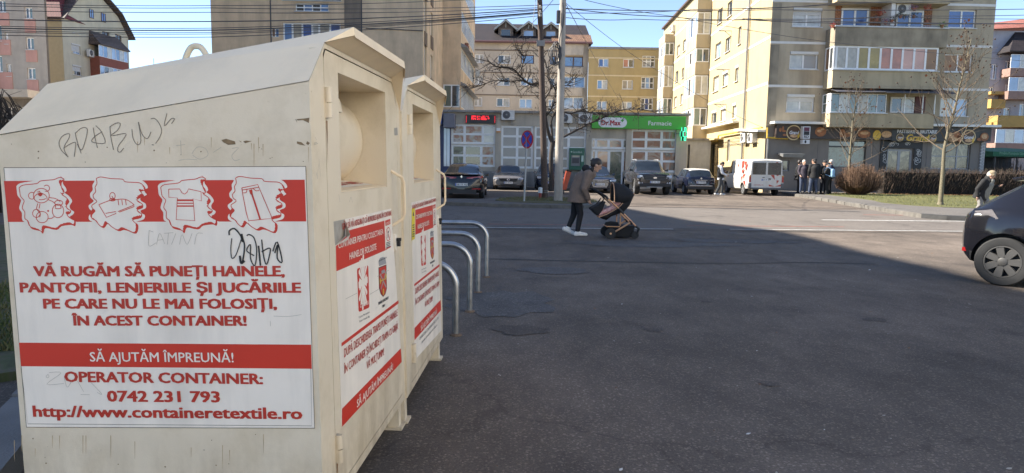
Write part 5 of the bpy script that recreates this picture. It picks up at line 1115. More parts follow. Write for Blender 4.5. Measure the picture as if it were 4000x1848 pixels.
    if first:
        F=FSide; mb=MB(LSide); z=.0026
        f8=lambda L:[(.336*x,300+.336*y) for x,y in L]
        for L in ([(795,932),(720,860),(688,780),(710,710),(760,670),(810,665),(800,720),(745,828),(790,930)],[(745,828),(820,780),(880,765),(875,850),(865,930)],[(878,650),(890,720),(945,890)],[(875,660),(935,605),(990,590),(1018,620),(1000,720),(960,840),(930,840),(900,780)],[(1085,590),(1100,680),(1135,828)],[(1115,568),(1180,640),(1222,770),(1070,755),(1110,690),(1190,640)],[(1280,580),(1290,700),(1322,850)],[(1280,580),(1350,540),(1400,545),(1370,620),(1295,685),(1460,660),(1440,720),(1380,800),(1370,860),(1400,875),(1440,830)],[(1535,610),(1550,720),(1600,790),(1640,740),(1610,525)],[(1612,525),(1650,660),(1710,720),(1750,660),(1755,640)],[(1755,490),(1800,485),(1850,540),(1880,620),(1860,700),(1810,775)],[(1765,790),(1790,793)],[(1942,425),(1912,572),(1990,490),(2030,490),(1995,545)]):
            pxstroke(mb,F,f8(L),.0026,.0012,0)
        for L,w_ in (([(1850,615),(1850,580),(1890,562),(1935,610),(1970,680),(1968,760),(1955,835)],.0055),([(1870,640),(1862,720),(1870,800),(1905,770),(1945,650)],.0035),([(1945,605),(1953,640),(1960,670)],.010),([(1990,620),(2010,610),(2050,640),(2070,740),(2055,860),(2020,800),(2020,690),(1990,740),(2050,780)],.0042),([(1935,780),(1945,840),(1972,820)],.008),([(2110,650),(2125,780),(2150,850),(2180,740),(2165,720),(2110,750)],.0045),([(2085,700),(2100,860)],.006),([(2215,760),(2240,690),(2235,800),(2275,828),(2235,670),(2200,745)],.0048)):
            pxstroke(mb,F,Z1(L),w_,z+.0012,1)
        for L in ([(1205,575),(1203,700),(1262,675)],[(1205,577),(1240,590)],[(1265,690),(1290,600),(1330,685)],[(1275,655),(1320,650)],[(1325,600),(1400,595)],[(1360,600),(1352,690)],[(1420,600),(1385,690)],[(1450,690),(1470,610),(1510,690),(1550,600)],[(1570,690),(1590,605),(1635,600)]): pxstroke(mb,F,Z1(L),.0014,z+.001,2)
        B2z=lambda L:[(.588*x,1000+.588*y) for x,y in L]
        for L in ([(330,772),(410,775),(315,850),(430,845)],[(310,800),(322,785),(330,800),(318,808),(310,800)],[(430,800),(450,870),(480,830)],[(520,830),(560,900)],[(600,830),(680,915),(650,905)],[(1820,398),(1920,400),(2005,388)],[(870,112),(960,116)],[(1798,430),(1800,465)],[(540,918),(600,920)]): pxstroke(mb,F,B2z(L),.0013,z+.001,2)
        f7=lambda L:[(500+.521*x,80+.521*y) for x,y in L]
        for L in ([(360,940),(430,930)],[(395,900),(400,1010)],[(480,1000),(520,950),(580,960),(600,1010),(540,1040),(485,1010)],[(640,990),(700,950)],[(380,1050),(440,1040),(520,1045)],[(780,960),(830,955),(780,1010),(800,1050),(840,1040)]): pxstroke(mb,F,f7(L),.0014,.001,2)
        b(mb,'graffiti',[M_pen,M_ink,M_faint],recalc=False)
        mb=MB(LSide); rnd=random.Random(2)
        for L in ([(697,893),(740,890),(800,905),(806,930),(750,932),(712,915)],[(830,900),(850,905),(845,915)],[(865,908),(890,904),(930,906),(880,918)],[(1262,740),(1330,738),(1362,732),(1356,765),(1310,750),(1270,748)],[(1250,735),(1262,745),(1270,765),(1255,750)],[(1265,905),(1300,912),(1330,935),(1290,930),(1268,920)],[(1340,905),(1364,915),(1350,935),(1338,925)]):
            P=[]
            for x,y in f7(L):
                P.append((x+rnd.uniform(-2,2),y+rnd.uniform(-2,2)))
            pxpoly(mb,F,P,.0008,0)
        for k in range(26):
            x,y=rnd.uniform(40,1190),rnd.choice([rnd.uniform(560,650),rnd.uniform(1690,1830)]); r=rnd.uniform(1,3.5); pxpoly(mb,F,[(x+r*math.cos(a)*rnd.uniform(.6,1.3),y+r*math.sin(a)*rnd.uniform(.6,1.3)) for a in (0,1.2,2.4,3.7,5)],.0008,0)
        b(mb,'paint_chips',[M_rust],recalc=False)
        mb=MB(LSide); rnd=random.Random(6)
        for k in range(22):
            x=rnd.uniform(30,1230); y=rnd.choice([rnd.uniform(1680,1760),rnd.uniform(520,600) if x>500 else 1700]); l=rnd.uniform(25,110); pxpoly(mb,FSide,[(x-1.2,y),(x+1.6,y+2),(x+.5,y+l),(x-.4,y+l*.9)],.0007,0)
        b(mb,'rust_streaks',[mat('rust_streak',(.47,.34,.19),.7,var=.3,scale=30)],recalc=False)
        mb=MB(LDoor)
        for y0,z0,l in ((.163,1.60,.16),(.170,1.60,.09),(.160,.30,.10),(.168,.30,.06),(1.13,1.12,.12),(1.17,1.0,.09)): mb.add([(y0-.003,z0,.0012),(y0+.003,z0,.0012),(y0+.001,z0-l,.0012),(y0-.001,z0-l*.8,.0012)],[(0,1,2,3)],0)
        b(mb,'rust_streaks',[mat('rust_brown',(.30,.15,.06),.8,var=.4,scale=40)],door,recalc=False)
        # scuffs on the door frame and a peeling poster corner
        mb=MB(LDoor); F=FDoor
        for L in ([(1221,560),(1232,556)],[(1222,565),(1236,560)],[(1226,535),(1230,548)],[(1233,690),(1240,640)],[(1228,670),(1236,700)],[(1240,620),(1246,690)],[(1318,760),(1323,790)],[(1360,790),(1366,770),(1372,792)],[(1447,1638),(1450,1660)],[(1345,1168),(1390,1145)],[(1440,1150),(1475,1130)],[(1470,1080),(1515,1055)]): pxstroke(mb,F,L,.0018,.0052,2)
        b(mb,'scratches',[M_pen,M_ink,M_faint],door,recalc=False)
        mb=MB(LDoor); o=V(F.uv(1345,858)); 
        f0,f1,f2=F.uv(1345,860),F.uv(1347,922),F.uv(1309,960)
        L1=[(*f0,.003),((f0[0]*.8+f1[0]*.2)-.02,(f0[1]+f1[1])/2,.03),(f1[0],f1[1],.004)]
        nose=(*F.uv(1318,945),.045)
        mb.add([(*f0,.003),(*f1,.004),(*f2,.003),((f0[0]+f2[0])/2+.02,(f0[1]+f2[1])/2-.01,.035),(f1[0]-.05,f1[1]-.01,.028)],[(0,1,4,3),(3,4,2)],0); b(mb,'peeling_corner',[mat('poster_back',(.62,.58,.50),.5)],door,recalc=False,smooth=80)
        mb=MB(LDoor); pxpoly(mb,F,[(1302,866),(1344,857),(1346,922),(1308,959)],.0006,0); b(mb,'glue_patch',[mat('glue_residue',(.36,.33,.28),.6,var=.2,scale=30)],door,recalc=False)
        mb=MB(LDoor); pxpoly(mb,F,[(1538,500),(1551,498),(1553,528),(1540,529)],.0015,0); b(mb,'sticker_residue',[mat('glue_residue',(.36,.33,.28))],door,recalc=False)
    return t
container(CM1,'nearest cream metal clothes container with big red lettered poster, graffiti and lifting ring',True)
container(CM2,'farther cream clothes container with yellow sticker on its door, beside the bicycle hoops',False)
# ---------------------------------------------------------------- bicycle hoops
HP_=[((1780,1310),1028,1.0,.40),((1835,1218),955,.85,.35),((1867,1143),912,.85,.35),((1900,1083),870,.85,.35)]
M_steel=mat('galvanised_steel',(.42,.42,.42),.32,metal=.9,var=.2,scale=12)
for i,(bp,ty_,w_,r) in enumerate(HP_):
    g0=G(*bp); top=at(bp[0]-60,ty_,g0.y).z
    t=thing('bicycle_hoop',['nearest steel bicycle hoop beside the container corner, its leg foremost','second nearest steel bicycle hoop in the row of four','third steel bicycle hoop from the container','farthest steel bicycle hoop, nearest the road'][i],'bike rack',(g0.x,g0.y,0),0,'steel bicycle hoops behind the containers')
    r=.2; pts=[(0,0,0)]+[(-r+r*math.cos(a),0,top-r+r*math.sin(a)) for a in [R_(q) for q in range(0,91,10)]]+[(-.9+r+r*math.cos(a),0,top-r+r*math.sin(a)) for a in [R_(q) for q in range(90,181,10)]]+[(-.9,0,0)]
    mb=MB(Matrix.Rotation(.02*(i-1),4,'Z')); mb.tube(pts,.030,14); mb.build('tube',M_steel,t,smooth=60)
    mb=MB()
    for x in (0,-.9): mb.lathe([(.055,.0),(.05,.012),(.033,.02)],12,0,'z',(x,0,0))
    mb.build('foot_ring',mat('rusty_collar',(.13,.09,.06),.8,var=.3,scale=20),t)
# ================================================================ vehicles
def lin(P,x):
    if x<=P[0][0]: return P[0][1]
    for (a,b),(c,d) in zip(P,P[1:]):
        if x<=c: return b+(d-b)*(x-a)/(c-a)
    return P[-1][1]
M_tyre=mat('tyre_rubber',(.022,.022,.022),.8,var=.3,scale=8); M_rim=mat('alloy_rim',(.42,.42,.43),.35,metal=.7,var=.15)
M_trim=mat('black_plastic_trim',(.022,.022,.024),.55,var=.2); M_chrome=mat('chrome_trim',(.72,.72,.73),.15,metal=1,var=.05)
M_lens=mat('headlamp_lens',(.42,.45,.50),.06,var=.3,scale=9,spec=1,coat=1); M_tail=mat('tail_lamp_red',(.35,.015,.015),.12,var=.25,scale=9,coat=1)
M_cg=mat('car_glass',(.016,.022,.03),.03,spec=.6,var=.3,coat=0); M_plate=mat('plate_white',(.72,.72,.70),.4); M_blue=mat('plate_blue',(.03,.08,.35),.4)
def paint(name,c,metal=.3,rough=.22): return mat(name,(c[0]*.8,c[1]*.8,c[2]*.85),rough,metal=metal*.6,var=.06,scale=2,spec=.35,coat=.6)
def wheelset(root,xs,hw,r,wd=.21,rimm=None,spokes=10,cover=False):
    for x in xs:
        for s in (-1,1):
            T=Matrix.Translation((x,s*(hw-wd/2-.02),r))@Matrix.Rotation(R_(90 if s<0 else -90),4,'X')   # local +z points outwards
            mb=MB(T); mb.lathe([(r*.62,-wd*.5),(r*.93,-wd*.5),(r,-wd*.36),(r,wd*.36),(r*.95,wd*.48),(r*.80,wd*.5),(r*.68,wd*.47),(r*.66,wd*.30),(r*.66,-wd*.2)],36)
            o=mb.build('wheel',M_tyre,root,smooth=35)
            mb=MB(T); R0=r*.665
            mb.lathe([(R0,wd*.30),(R0,wd*.455),(R0*.93,wd*.46),(R0*.90,wd*.36)],36,0,cap=False)
            mb.lathe([(R0*.97,wd*.12),(.001,wd*.12)],24,1)
            for k in range(spokes):
                a=2*math.pi*k/spokes; w0,w1=(.055,.085) if cover else (.03,.028)
                c,s_=math.cos(a),math.sin(a)
                def q(rr,t,h): return (rr*c-t*s_,rr*s_+t*c,h)
                w0*=r/.31; w1*=r/.31
                mb.hexa([q(R0*.16,-w0*.7,wd*.30),q(R0*.16,w0*.7,wd*.30),q(R0*.94,w1*.62,wd*.30),q(R0*.94,-w1*.62,wd*.30)],[q(R0*.16,-w0*.6,wd*.44),q(R0*.16,w0*.6,wd*.44),q(R0*.94,w1*.5,wd*.44),q(R0*.94,-w1*.5,wd*.44)],0)
            mb.lathe([(R0*.26,wd*.3),(R0*.26,wd*.46),(R0*.2,wd*.49),(.001,wd*.5)],16,0)
            mb.build('rim',[rimm or M_rim,M_trim],o,smooth=35)
def carbody(root,sp,pm):
    """lofted shell with wheel wells cut, glass split off as parts"""
    Lh=sp['L']/2; W=sp['W']/2; loops=[]; xs=sorted(set(sp['xs']))
    wt=sp.get('wt') or [(-Lh,.84),(-Lh+.06,.91),(-Lh+.22,.965),(-Lh+.6,1),(Lh-.75,1),(Lh-.28,.955),(Lh-.08,.89),(Lh,.80)]
    for x in xs:
        w=W*lin(wt,x); zb=lin(sp['zb'],x); zs=lin(sp['zs'],x); zr=lin(sp['zr'],x); g=min(1,max(0,(zr-zs-.04)/(sp['H']-1.0)))
        wr=(w-.22)*(1-g)+g*sp['wr']; zm=(zb+zs)*.5+.06
        half=[(0,zb),(w*.72,zb),(w-.06,zb+.03),(w-.015,zb+.16),(w,zm),(w-.008,zs-.12),(w-.05,zs-.015),(w-.085,zs+.012),(wr+.0,max(zs+.02,zr-.055)),(max(.1,wr-.13),max(zs+.03,zr-.008)),(0,max(zs+.045,zr+.018))]
        loops.append([(x,-y,z) for y,z in half]+[(x,y,z) for y,z in reversed(half[1:-1])])
    n=len(loops[0]); mb=MB(); vs=[p for l in loops for p in l]; fs=[];mi=[]
    def cls(x0,x1,k):
        xm=(x0+x1)/2
        kk=k if k<10 else n-1-k
        if kk==7 and any(a<xm<b for a,b in sp['side']): return 3
        if kk in(8,9):
            if sp['ws'][0]<xm<sp['ws'][1]: return 1
            if sp.get('rw') and sp['rw'][0]<xm<sp['rw'][1]: return 2
        if kk==7 and sp.get('wrap'): pass
        if sp.get('roofm') and kk in(8,9) and sp['roofm'][0]<xm<sp['roofm'][1]: return 4
        if kk<=2 and sp.get('skirt'): return 5
        return 0
    for i in range(len(loops)-1):
        for k in range(n):
            fs.append((i*n+k,i*n+(k+1)%n,(i+1)*n+(k+1)%n,(i+1)*n+k)); mi.append(cls(xs[i],xs[i+1],k))
    fs+= [tuple(reversed(range(n))),tuple(range((len(loops)-1)*n,len(loops)*n))]; mi+=[0,0]
    mb.v=vs; mb.f=fs; mb.m=mi
    mats=[pm,M_cg,M_cg,M_cg,sp.get('roofmat',pm),M_trim,M_trim]
    # distinct slots so that the pieces can be told apart afterwards
    o=mb.build('body',mats); 
    cut=MB(); r=sp['r']+.055
    for x in sp['wx']:
        for s in (-1,1): cut.lathe([(r,0),(r,.34)],32,0,'x',(0,0,0)); k=64; cut.v[-k:]=[(x+y,s*(W-.30)+s*h,sp['r']+z) for h,y,z in cut.v[-k:]]
    co=cut.build('cut',mats); md=o.modifiers.new('b','BOOLEAN'); md.operation='DIFFERENCE'; md.object=co; md.solver='EXACT'
    dg=bpy.context.evaluated_depsgraph_get(); me=bpy.data.meshes.new_from_object(o.evaluated_get(dg))
    V_=[v.co.copy() for v in me.vertices]; Pn=[(tuple(p.vertices),p.material_index,p.center.copy()) for p in me.polygons]
    bpy.data.objects.remove(o); bpy.data.objects.remove(co); bpy.data.meshes.remove(me)
    grp={}
    for vsx,m,c in Pn:
        for x in sp['wx']:
            if abs(c.y)<W-.02 and abs(c.y)>W-.33 and (c.x-x)**2+(c.z-sp['r'])**2<(r+.004)**2: m=6
        if m==3: m=(3,c.y>0)
        grp.setdefault(m,[]).append(vsx)
    def piece(keys,name,mats,par):
        mb=MB(); idx={}
        for j,k in enumerate(keys):
            for f in grp.get(k,[]):
                q=[]
                for v in f:
                    if v not in idx: idx[v]=len(mb.v); mb.v.append(tuple(V_[v]))
                    q.append(idx[v])
                mb.f.append(q); mb.m.append(j)
        return mb.build(name,mats,par,smooth=32,recalc=False) if mb.f else None
    b=piece([0,5,6],'body',[pm,M_trim,M_trim],root)
    if 4 in grp: piece([4],'roof',[sp['roofmat']],root)
    piece([1],'windscreen',[M_cg],root); piece([2],'rear_window',[M_cg],root)
    for s in (False,True): piece([(3,s)],'side_window',[M_cg],root)
    return b
def plate(root,x,z,s,face,w=.52,h=.115,m=None):
    """number plate on the end plane; face=+1 front, -1 rear"""
    T=Matrix(((0,0,face,x),(face,0,0,0),(0,1,0,z),(0,0,0,1)))
    mb=MB(T); mb.box(-w/2,-h/2,-.01,w/2,h/2,.012,0); mb.box(-w/2+.004,-h/2+.004,.0121,-w/2+.05,h/2-.004,.0125,1); o=mb.build('number_plate',[M_plate,M_blue],root)
    mb=MB(T); text(mb,s,-w/2+.065,w/2-.02,-h/2+.025,h/2-.025,.0135,0,.015); mb.build('lettering',mat('sign_ink',(.02,.02,.025)),o,recalc=False)
def piece4(root,name,m,pts,d,both=True,**k):
    """prism of yz outline pts=(x,y,z) pushed d back in x, mirrored on the other side when both"""
    out=[]
    for s in ((1,-1) if both else (1,)):
        mb=MB(); mb.prism([(x,y*s,z) for x,y,z in pts],(-d,0,0)); out.append(mb.build(name,m,root,bevel=.006,**k))
    return out
def mirrors(root,x,y,z,m):
    for s in (-1,1):
        mb=MB(); mb.hexa([(x-.06,s*y,z-.05),(x+.05,s*y,z-.05),(x+.07,s*(y+.2),z-.06),(x-.05,s*(y+.2),z-.06)],[(x-.06,s*y,z+.0),(x+.04,s*y,z+.02),(x+.05,s*(y+.2),z+.09),(x-.05,s*(y+.2),z+.09)]); mb.build('wing_mirror',m,root,bevel=.015)
def put(x,y,rz): return Matrix.Translation((x,y,0))@Matrix.Rotation(R_(rz),4,'Z')
def xsr(L,extra): 
    h=L/2; return [-h,-h+.05,-h+.14,-h+.3,h,h-.05,h-.14,h-.3]+[-h+.5+i*(L-1)/12 for i in range(13)]+extra
def saloon(L,W,H,hood=.93):
    h=L/2
    return dict(L=L,W=W,H=H,wr=W*.30+.06,r=.33,wx=[-h+1.02,h-.92],zb=[(-h,.34),(-h+.3,.24),(h-.4,.20),(h,.28)],
      zs=[(-h,.86),(-h+.05,.95),(-h+.3,1.02),(-h+.9,1.03),(0,.97),(h-1.25,hood),(h-.6,hood-.09),(h-.15,hood-.2),(h,hood-.33)],
      zr=[(-h,.87),(-h+.05,.97),(-h+.55,1.07),(-h+1.25,H-.12),(-h+1.7,H-.01),(0,H),(.25,H-.015),(h-1.35,hood+.06),(h-1.2,hood+.03),(h,hood-.3)],
      side=[(-h+1.2,-.18),(-.08,h-1.75)],ws=(.32,h-1.42),rw=(-h+.62,-h+1.55),xs=xsr(L,[-h+.55,-h+.62,-h+.9,-h+1.2,-h+1.25,-h+1.55,-h+1.7,-.18,-.08,.25,.32,h-1.42,h-1.35,h-1.75,h-1.2]))
def front_face(root,L,W,spec):
    x=L/2
    G_=spec['grille']; mb=MB(); P=G_['pts']; full=P+[(-y,z) for y,z in reversed(P)]
    mb.prism([(x+.018,y,z) for y,z in full],(-.05,0,0)); g=mb.build('grille',M_trim,root)
    mb=MB(); z0=min(z for y,z in P); z1=max(z for y,z in P); yw=max(y for y,z in P)*.92; k=G_.get('bars',5)
    for i in range(k):
        z=z0+(z1-z0)*(i+.5)/k; mb.box(x+.012,-yw*(.9 if i in(0,k-1) else 1),z-.008,x+.026,yw*(.9 if i in (0,k-1) else 1),z+.008)
    mb.build('grille_bars',G_.get('barm',M_trim),g)
    if G_.get('rim'): mb=MB(); mb.tube([(x+.02,y,z) for y,z in full+[full[0]]],.014,6); mb.build('grille_frame',M_chrome,g)
    piece4(root,'headlight',M_lens,spec['lamp'],.10)
    mb=MB(); i=spec['intake']; mb.prism([(x+.012,y,z) for y,z in [(-i[0],i[1]),(i[0],i[1]),(i[0]*.86,i[2]),(-i[0]*.86,i[2])]],(-.05,0,0)); mb.build('lower_intake',M_trim,root)
    if spec.get('fog'): piece4(root,'fog_lamp',M_lens,spec['fog'],.08)
    if spec.get('badge')=='rings':
        b=MB()
        for k in range(4): c=-.12+.08*k; b.tube([(x+.035,c+.05*math.cos(t),spec['bz']+.05*math.sin(t)) for t in [i*.5236 for i in range(13)]],.008,5)
        b.build('badge',M_chrome,root)
    elif spec.get('badge')=='oval':
        b=MB(); b.lathe([(.1,0),(.1,.02)],20,0,'x',(x+.02,0,spec['bz'])); b.v=[(p,q,spec['bz']+(r-spec['bz'])*.45) for p,q,r in b.v]; b.build('badge',M_chrome,root)
    elif spec.get('badge'):
        b=MB(); b.tube([(x+.03,.065*math.cos(t),spec['bz']+.065*math.sin(t)) for t in [i*.5236 for i in range(13)]],.009,5); b.tube([(x+.03,-.05,spec['bz']+.04),(x+.03,-.02,spec['bz']-.05),(x+.03,0,spec['bz']),(x+.03,.02,spec['bz']-.05),(x+.03,.05,spec['bz']+.04)],.007,5); b.build('badge',M_chrome,root)
    plate(root,x+spec.get('px',.03),spec['pz'],spec['plate'],1)
def handles(root,xs,y,z,m):
    for x in xs:
        for s in (-1,1):
            mb=MB(); mb.tube([(x-.09,s*y,z),(x-.08,s*(y+.03),z),(x+.08,s*(y+.03),z),(x+.09,s*y,z)],.014,6); mb.build('door_handle',m,root,smooth=50)
def doorlines(root,xs,y,z0,z1):
    for x in xs:
        for s in (-1,1):
            mb=MB(); mb.box(x-.005,s*y-.002,z0,x+.005,s*y+.002,z1); mb.build('door_gap',M_trim,root)
# --- black saloon seen from behind
P_blk=paint('paint_black',(.010,.010,.013),.2,.18)
sp=saloon(4.85,1.87,1.46); t=thing('parked_car','black saloon parked with its tail to the road at the left','car',M=put(-2.16,28.75+2.43,90),group='parked cars'); carbody(t,sp,P_blk)
wheelset(t,sp['wx'],.935,.335); mirrors(t,.72,.83,.98,P_blk); handles(t,(-.3,-1.25),.92,.86,P_blk); doorlines(t,(-.15,),.937,.4,.95)
x=-2.425
for s in (-1,1):
    mb=MB(); mb.hexa([(x-.02,s*.22,.86),(x+.02,s*.80,.82),(x+.26,s*.90,.84),(x+.2,s*.5,.86)],[(x-.0,s*.22,.90),(x+.03,s*.80,.965),(x+.26,s*.905,.98),(x+.2,s*.5,.93)]); mb.build('tail_light',M_tail,t)
    mb=MB(); mb.box(x-.02,s*.45 if s>0 else -.80,.40,x+.06,s*.80 if s>0 else -.45,.455); mb.build('reflector',M_tail,t)
mb=MB(); mb.hexa([(x-.02,-.80,1.0),(x-.02,.80,1.0),(x+.2,.82,1.03),(x+.2,-.82,1.03)],[(x-.03,-.78,1.03),(x-.03,.78,1.03),(x+.2,.80,1.055),(x+.2,-.80,1.055)]); mb.build('boot_spoiler',P_blk,t)
mb=MB(); mb.prism([(x-.025,0,.995),(x-.025,.05,.93),(x-.025,0,.865),(x-.025,-.05,.93)],(.05,0,0)); mb.build('badge',M_chrome,t)
mb=MB(); mb.box(x-.015,-.62,.22,x+.1,.62,.40); mb.build('rear_diffuser',M_trim,t)
plate(t,x-.015,.60,'SB 15 AJJ',-1)
# --- blue car mostly hidden behind it
P_blu=paint('paint_mid_blue',(.05,.11,.24)); sp=saloon(4.5,1.8,1.5); t=thing('parked_car','blue car almost hidden behind the black saloon, only its roof showing','car',M=put(-3.15,42.1,-90),group='parked cars'); carbody(t,sp,P_blu); wheelset(t,sp['wx'],.9,.32); mirrors(t,.7,.8,1.0,P_blu)
front_face(t,4.5,1.8,dict(grille=dict(pts=[(.4,.62),(.34,.50)],bars=2),lamp=[(2.2,.50,.58),(2.13,.82,.60),(2.09,.82,.70),(2.2,.5,.66)],intake=(.6,.42,.30),badge='round',bz=.58,pz=.44,plate='SB 08'))
# --- grey coupe-like saloon facing us
P_gry=paint('paint_warm_grey',(.20,.185,.17),.55,.25); sp=saloon(4.8,1.855,1.42,.92)
t=thing('parked_car','warm grey four door coupe facing the road between the black saloon and the sign post','car',M=put(-.26,39.6+2.4,-90),group='parked cars'); carbody(t,sp,P_gry); wheelset(t,sp['wx'],.927,.335); mirrors(t,.78,.82,.98,P_gry)
front_face(t,4.8,1.855,dict(grille=dict(pts=[(.56,.68),(.50,.56),(.36,.48)],bars=4),lamp=[(2.41,.52,.60),(2.33,.86,.62),(2.30,.87,.72),(2.40,.60,.71)],intake=(.50,.36,.26),badge='round',bz=.60,pz=.43,plate='SB 18 PPC',fog=[(2.4,.60,.32),(2.36,.75,.33),(2.36,.74,.39),(2.4,.62,.385)]))
# --- dark blue estate behind the trees
P_nav=paint('paint_dark_blue',(.012,.022,.05),.3,.2); sp=saloon(4.6,1.85,1.58,1.0); 
t=thing('parked_car','dark blue car half hidden behind the tree trunk and the concrete pole','car',M=put(2.28,39.7+2.3,-90),group='parked cars'); carbody(t,sp,P_nav); wheelset(t,sp['wx'],.92,.34); mirrors(t,.7,.82,1.05,P_nav)
front_face(t,4.6,1.85,dict(grille=dict(pts=[(.50,.76),(.44,.56)],bars=3,barm=M_chrome),lamp=[(2.31,.52,.68),(2.23,.86,.70),(2.2,.87,.82),(2.3,.56,.79)],intake=(.7,.46,.30),badge='round',bz=.66,pz=.47,plate='SB 21 TNY',px=.02))
# --- blue-black saloon with big framed grille
sp=saloon(4.9,1.87,1.46,.95); P_ink=paint('paint_blue_black',(.010,.014,.028),.3,.18)
t=thing('parked_car','blue black saloon with tall chrome framed grille, behind the woman and the pram','car',M=put(4.72,37.0+2.45,-90),group='parked cars'); carbody(t,sp,P_ink); wheelset(t,sp['wx'],.935,.34); mirrors(t,.72,.83,1.0,P_ink)
front_face(t,4.9,1.87,dict(grille=dict(pts=[(.44,.74),(.47,.62),(.36,.34)],bars=7,barm=M_chrome,rim=1),lamp=[(2.46,.53,.63),(2.37,.87,.65),(2.34,.88,.76),(2.45,.54,.72)],intake=(.84,.30,.25),badge='rings',bz=.655,pz=.48,plate='AB 20 YOU',px=.04,fog=[(2.46,.56,.34),(2.4,.84,.36),(2.4,.82,.46),(2.46,.58,.44)]))
# --- pick-up truck
h=2.68; P_pk=paint('paint_pickup_grey_black',(.045,.042,.042),.4,.25)
sp=dict(L=5.36,W=1.86,H=1.80,wr=.66,r=.385,wx=[-h+1.2,h-.9],zb=[(-h,.62),(-h+.4,.5),(h-.5,.42),(h,.5)],zs=[(-h,1.10),(-h+.1,1.22),(-1.0,1.24),(h-1.45,1.18),(h-.5,1.13),(h-.12,1.06),(h,.92)],
 zr=[(-h,1.12),(-h+.1,1.25),(-1.02,1.27),(-.82,1.72),(-.6,1.78),(.4,1.80),(.62,1.77),(h-1.35,1.22),(h,.95)],side=[(-.78,-.12),(-.02,.86)],ws=(.66,h-1.42),rw=None,skirt=1,xs=xsr(5.36,[-1.02,-1.0,-.82,-.78,-.6,-.12,-.02,.4,.62,.66,.86,h-1.42,h-1.35]))
t=thing('parked_car','tall dark grey pick-up truck with roof rails facing the road in front of the pharmacy','pick-up truck',M=put(7.42,35.8+2.68,-90),group='parked cars'); carbody(t,sp,P_pk); wheelset(t,sp['wx'],.95,.385,.26,spokes=6); mirrors(t,.95,.86,1.28,M_trim); handles(t,(.1,-.7),.92,1.08,M_chrome)
front_face(t,5.36,1.86,dict(grille=dict(pts=[(.56,1.02),(.60,.92),(.50,.76)],bars=3,rim=0,barm=mat('grille_grey',(.16,.16,.17),.4)),lamp=[(2.69,.60,.86),(2.60,.90,.88),(2.56,.90,1.04),(2.68,.64,1.02)],intake=(.62,.58,.46),badge='oval',bz=.90,pz=.68,plate='SB 02 MEI',px=.06,fog=[(2.70,.62,.56),(2.62,.84,.58),(2.62,.84,.68),(2.70,.64,.67)]))
mb=MB(); mb.box(2.60,-.80,.42,2.72,.80,.60); mb.build('front_bumper',M_trim,t,bevel=.03)
mb=MB(); mb.box(2.66,-.42,.40,2.735,.42,.435); mb.build('skid_plate',mat('skid_silver',(.45,.45,.45),.4,metal=.5),t,bevel=.01)
for s in (-1,1):
    mb=MB(); mb.tube([(-.75,s*.60,1.78),(-.65,s*.61,1.85),(.35,s*.61,1.86),(.5,s*.60,1.79)],.03,6); mb.build('roof_rail',mat('rail_silver',(.55,.55,.55),.35,metal=.6),t,smooth=50)
    for x in sp['wx']:
        mb=MB(); P=[(x+(.45)*math.cos(R_(a)),s*.935,.385+.45*math.sin(R_(a))) for a in range(-10,191,10)]; mb.tube(P,.035,6); mb.build('wheel_arch_trim',M_trim,t)
# --- small two-tone hatchback seen from behind
h=1.83; P_mn=paint('paint_navy_black',(.012,.016,.035),.3,.18)
sp=dict(L=3.66,W=1.69,H=1.42,wr=.56,r=.30,wx=[-h+.60,h-.60],zb=[(-h,.36),(-h+.3,.25),(h-.3,.22),(h,.3)],zs=[(-h,.84),(-h+.04,.92),(-h+.3,.97),(h-1.1,.93),(h-.4,.88),(h,.66)],
 zr=[(-h,.86),(-h+.04,.95),(-h+.42,1.35),(-h+.6,1.40),(.1,1.42),(.35,1.39),(h-1.02,.96),(h,.68)],side=[(-h+.55,-.1),(0,.6)],ws=(.4,h-1.05),rw=(-h+.06,-h+.40),roofm=(-h+.40,.37),roofmat=mat('roof_cream_white',(.62,.60,.56),.3,coat=.6),xs=xsr(3.66,[-h+.04,-h+.06,-h+.40,-h+.42,-h+.55,-h+.6,-.1,0,.1,.35,.37,.4,.6,h-1.05,h-1.02]))
t=thing('parked_car','small dark hatchback with pale roof and chrome strip, seen from behind beside the pick-up','car',M=put(10.28,37.4+1.83,90),group='parked cars'); carbody(t,sp,P_mn); wheelset(t,sp['wx'],.845,.30); mirrors(t,.62,.76,.98,P_mn)
x=-h
for s in (-1,1):
    mb=MB(); mb.prism([(x-.01,s*.52,.62),(x+.03,s*.70,.62),(x+.05,s*.69,.86),(x+.02,s*.57,.90)],(.12,0,0)); mb.build('tail_light',mat('tail_lamp_pale',(.42,.20,.18),.15,coat=1,var=.1),t)
mb=MB(); mb.box(x-.04,-.62,.46,x+.1,.62,.50); mb.build('chrome_strip',M_chrome,t,bevel=.01)
mb=MB(); mb.box(x-.035,-.78,.28,x+.15,.78,.455); mb.build('rear_bumper',M_trim,t,bevel=.03)
mb=MB(); mb.box(x-.03,-.33,.765,x+.05,.33,.80); mb.build('boot_handle',M_chrome,t,bevel=.008)
mb=MB(); mb.tube([(x-.06,-.30,.22),(x+.3,-.28,.22)],.04,10); mb.build('exhaust',mat('exhaust_rust',(.25,.17,.11),.6,metal=.4),t)
mb=MB(); mb.lathe([(.05,0),(.05,.02)],16,0,'x',(x-.02,0,.88)); mb.build('badge',M_chrome,t)
plate(t,x-.03,.66,'SB 14 HAU',-1)
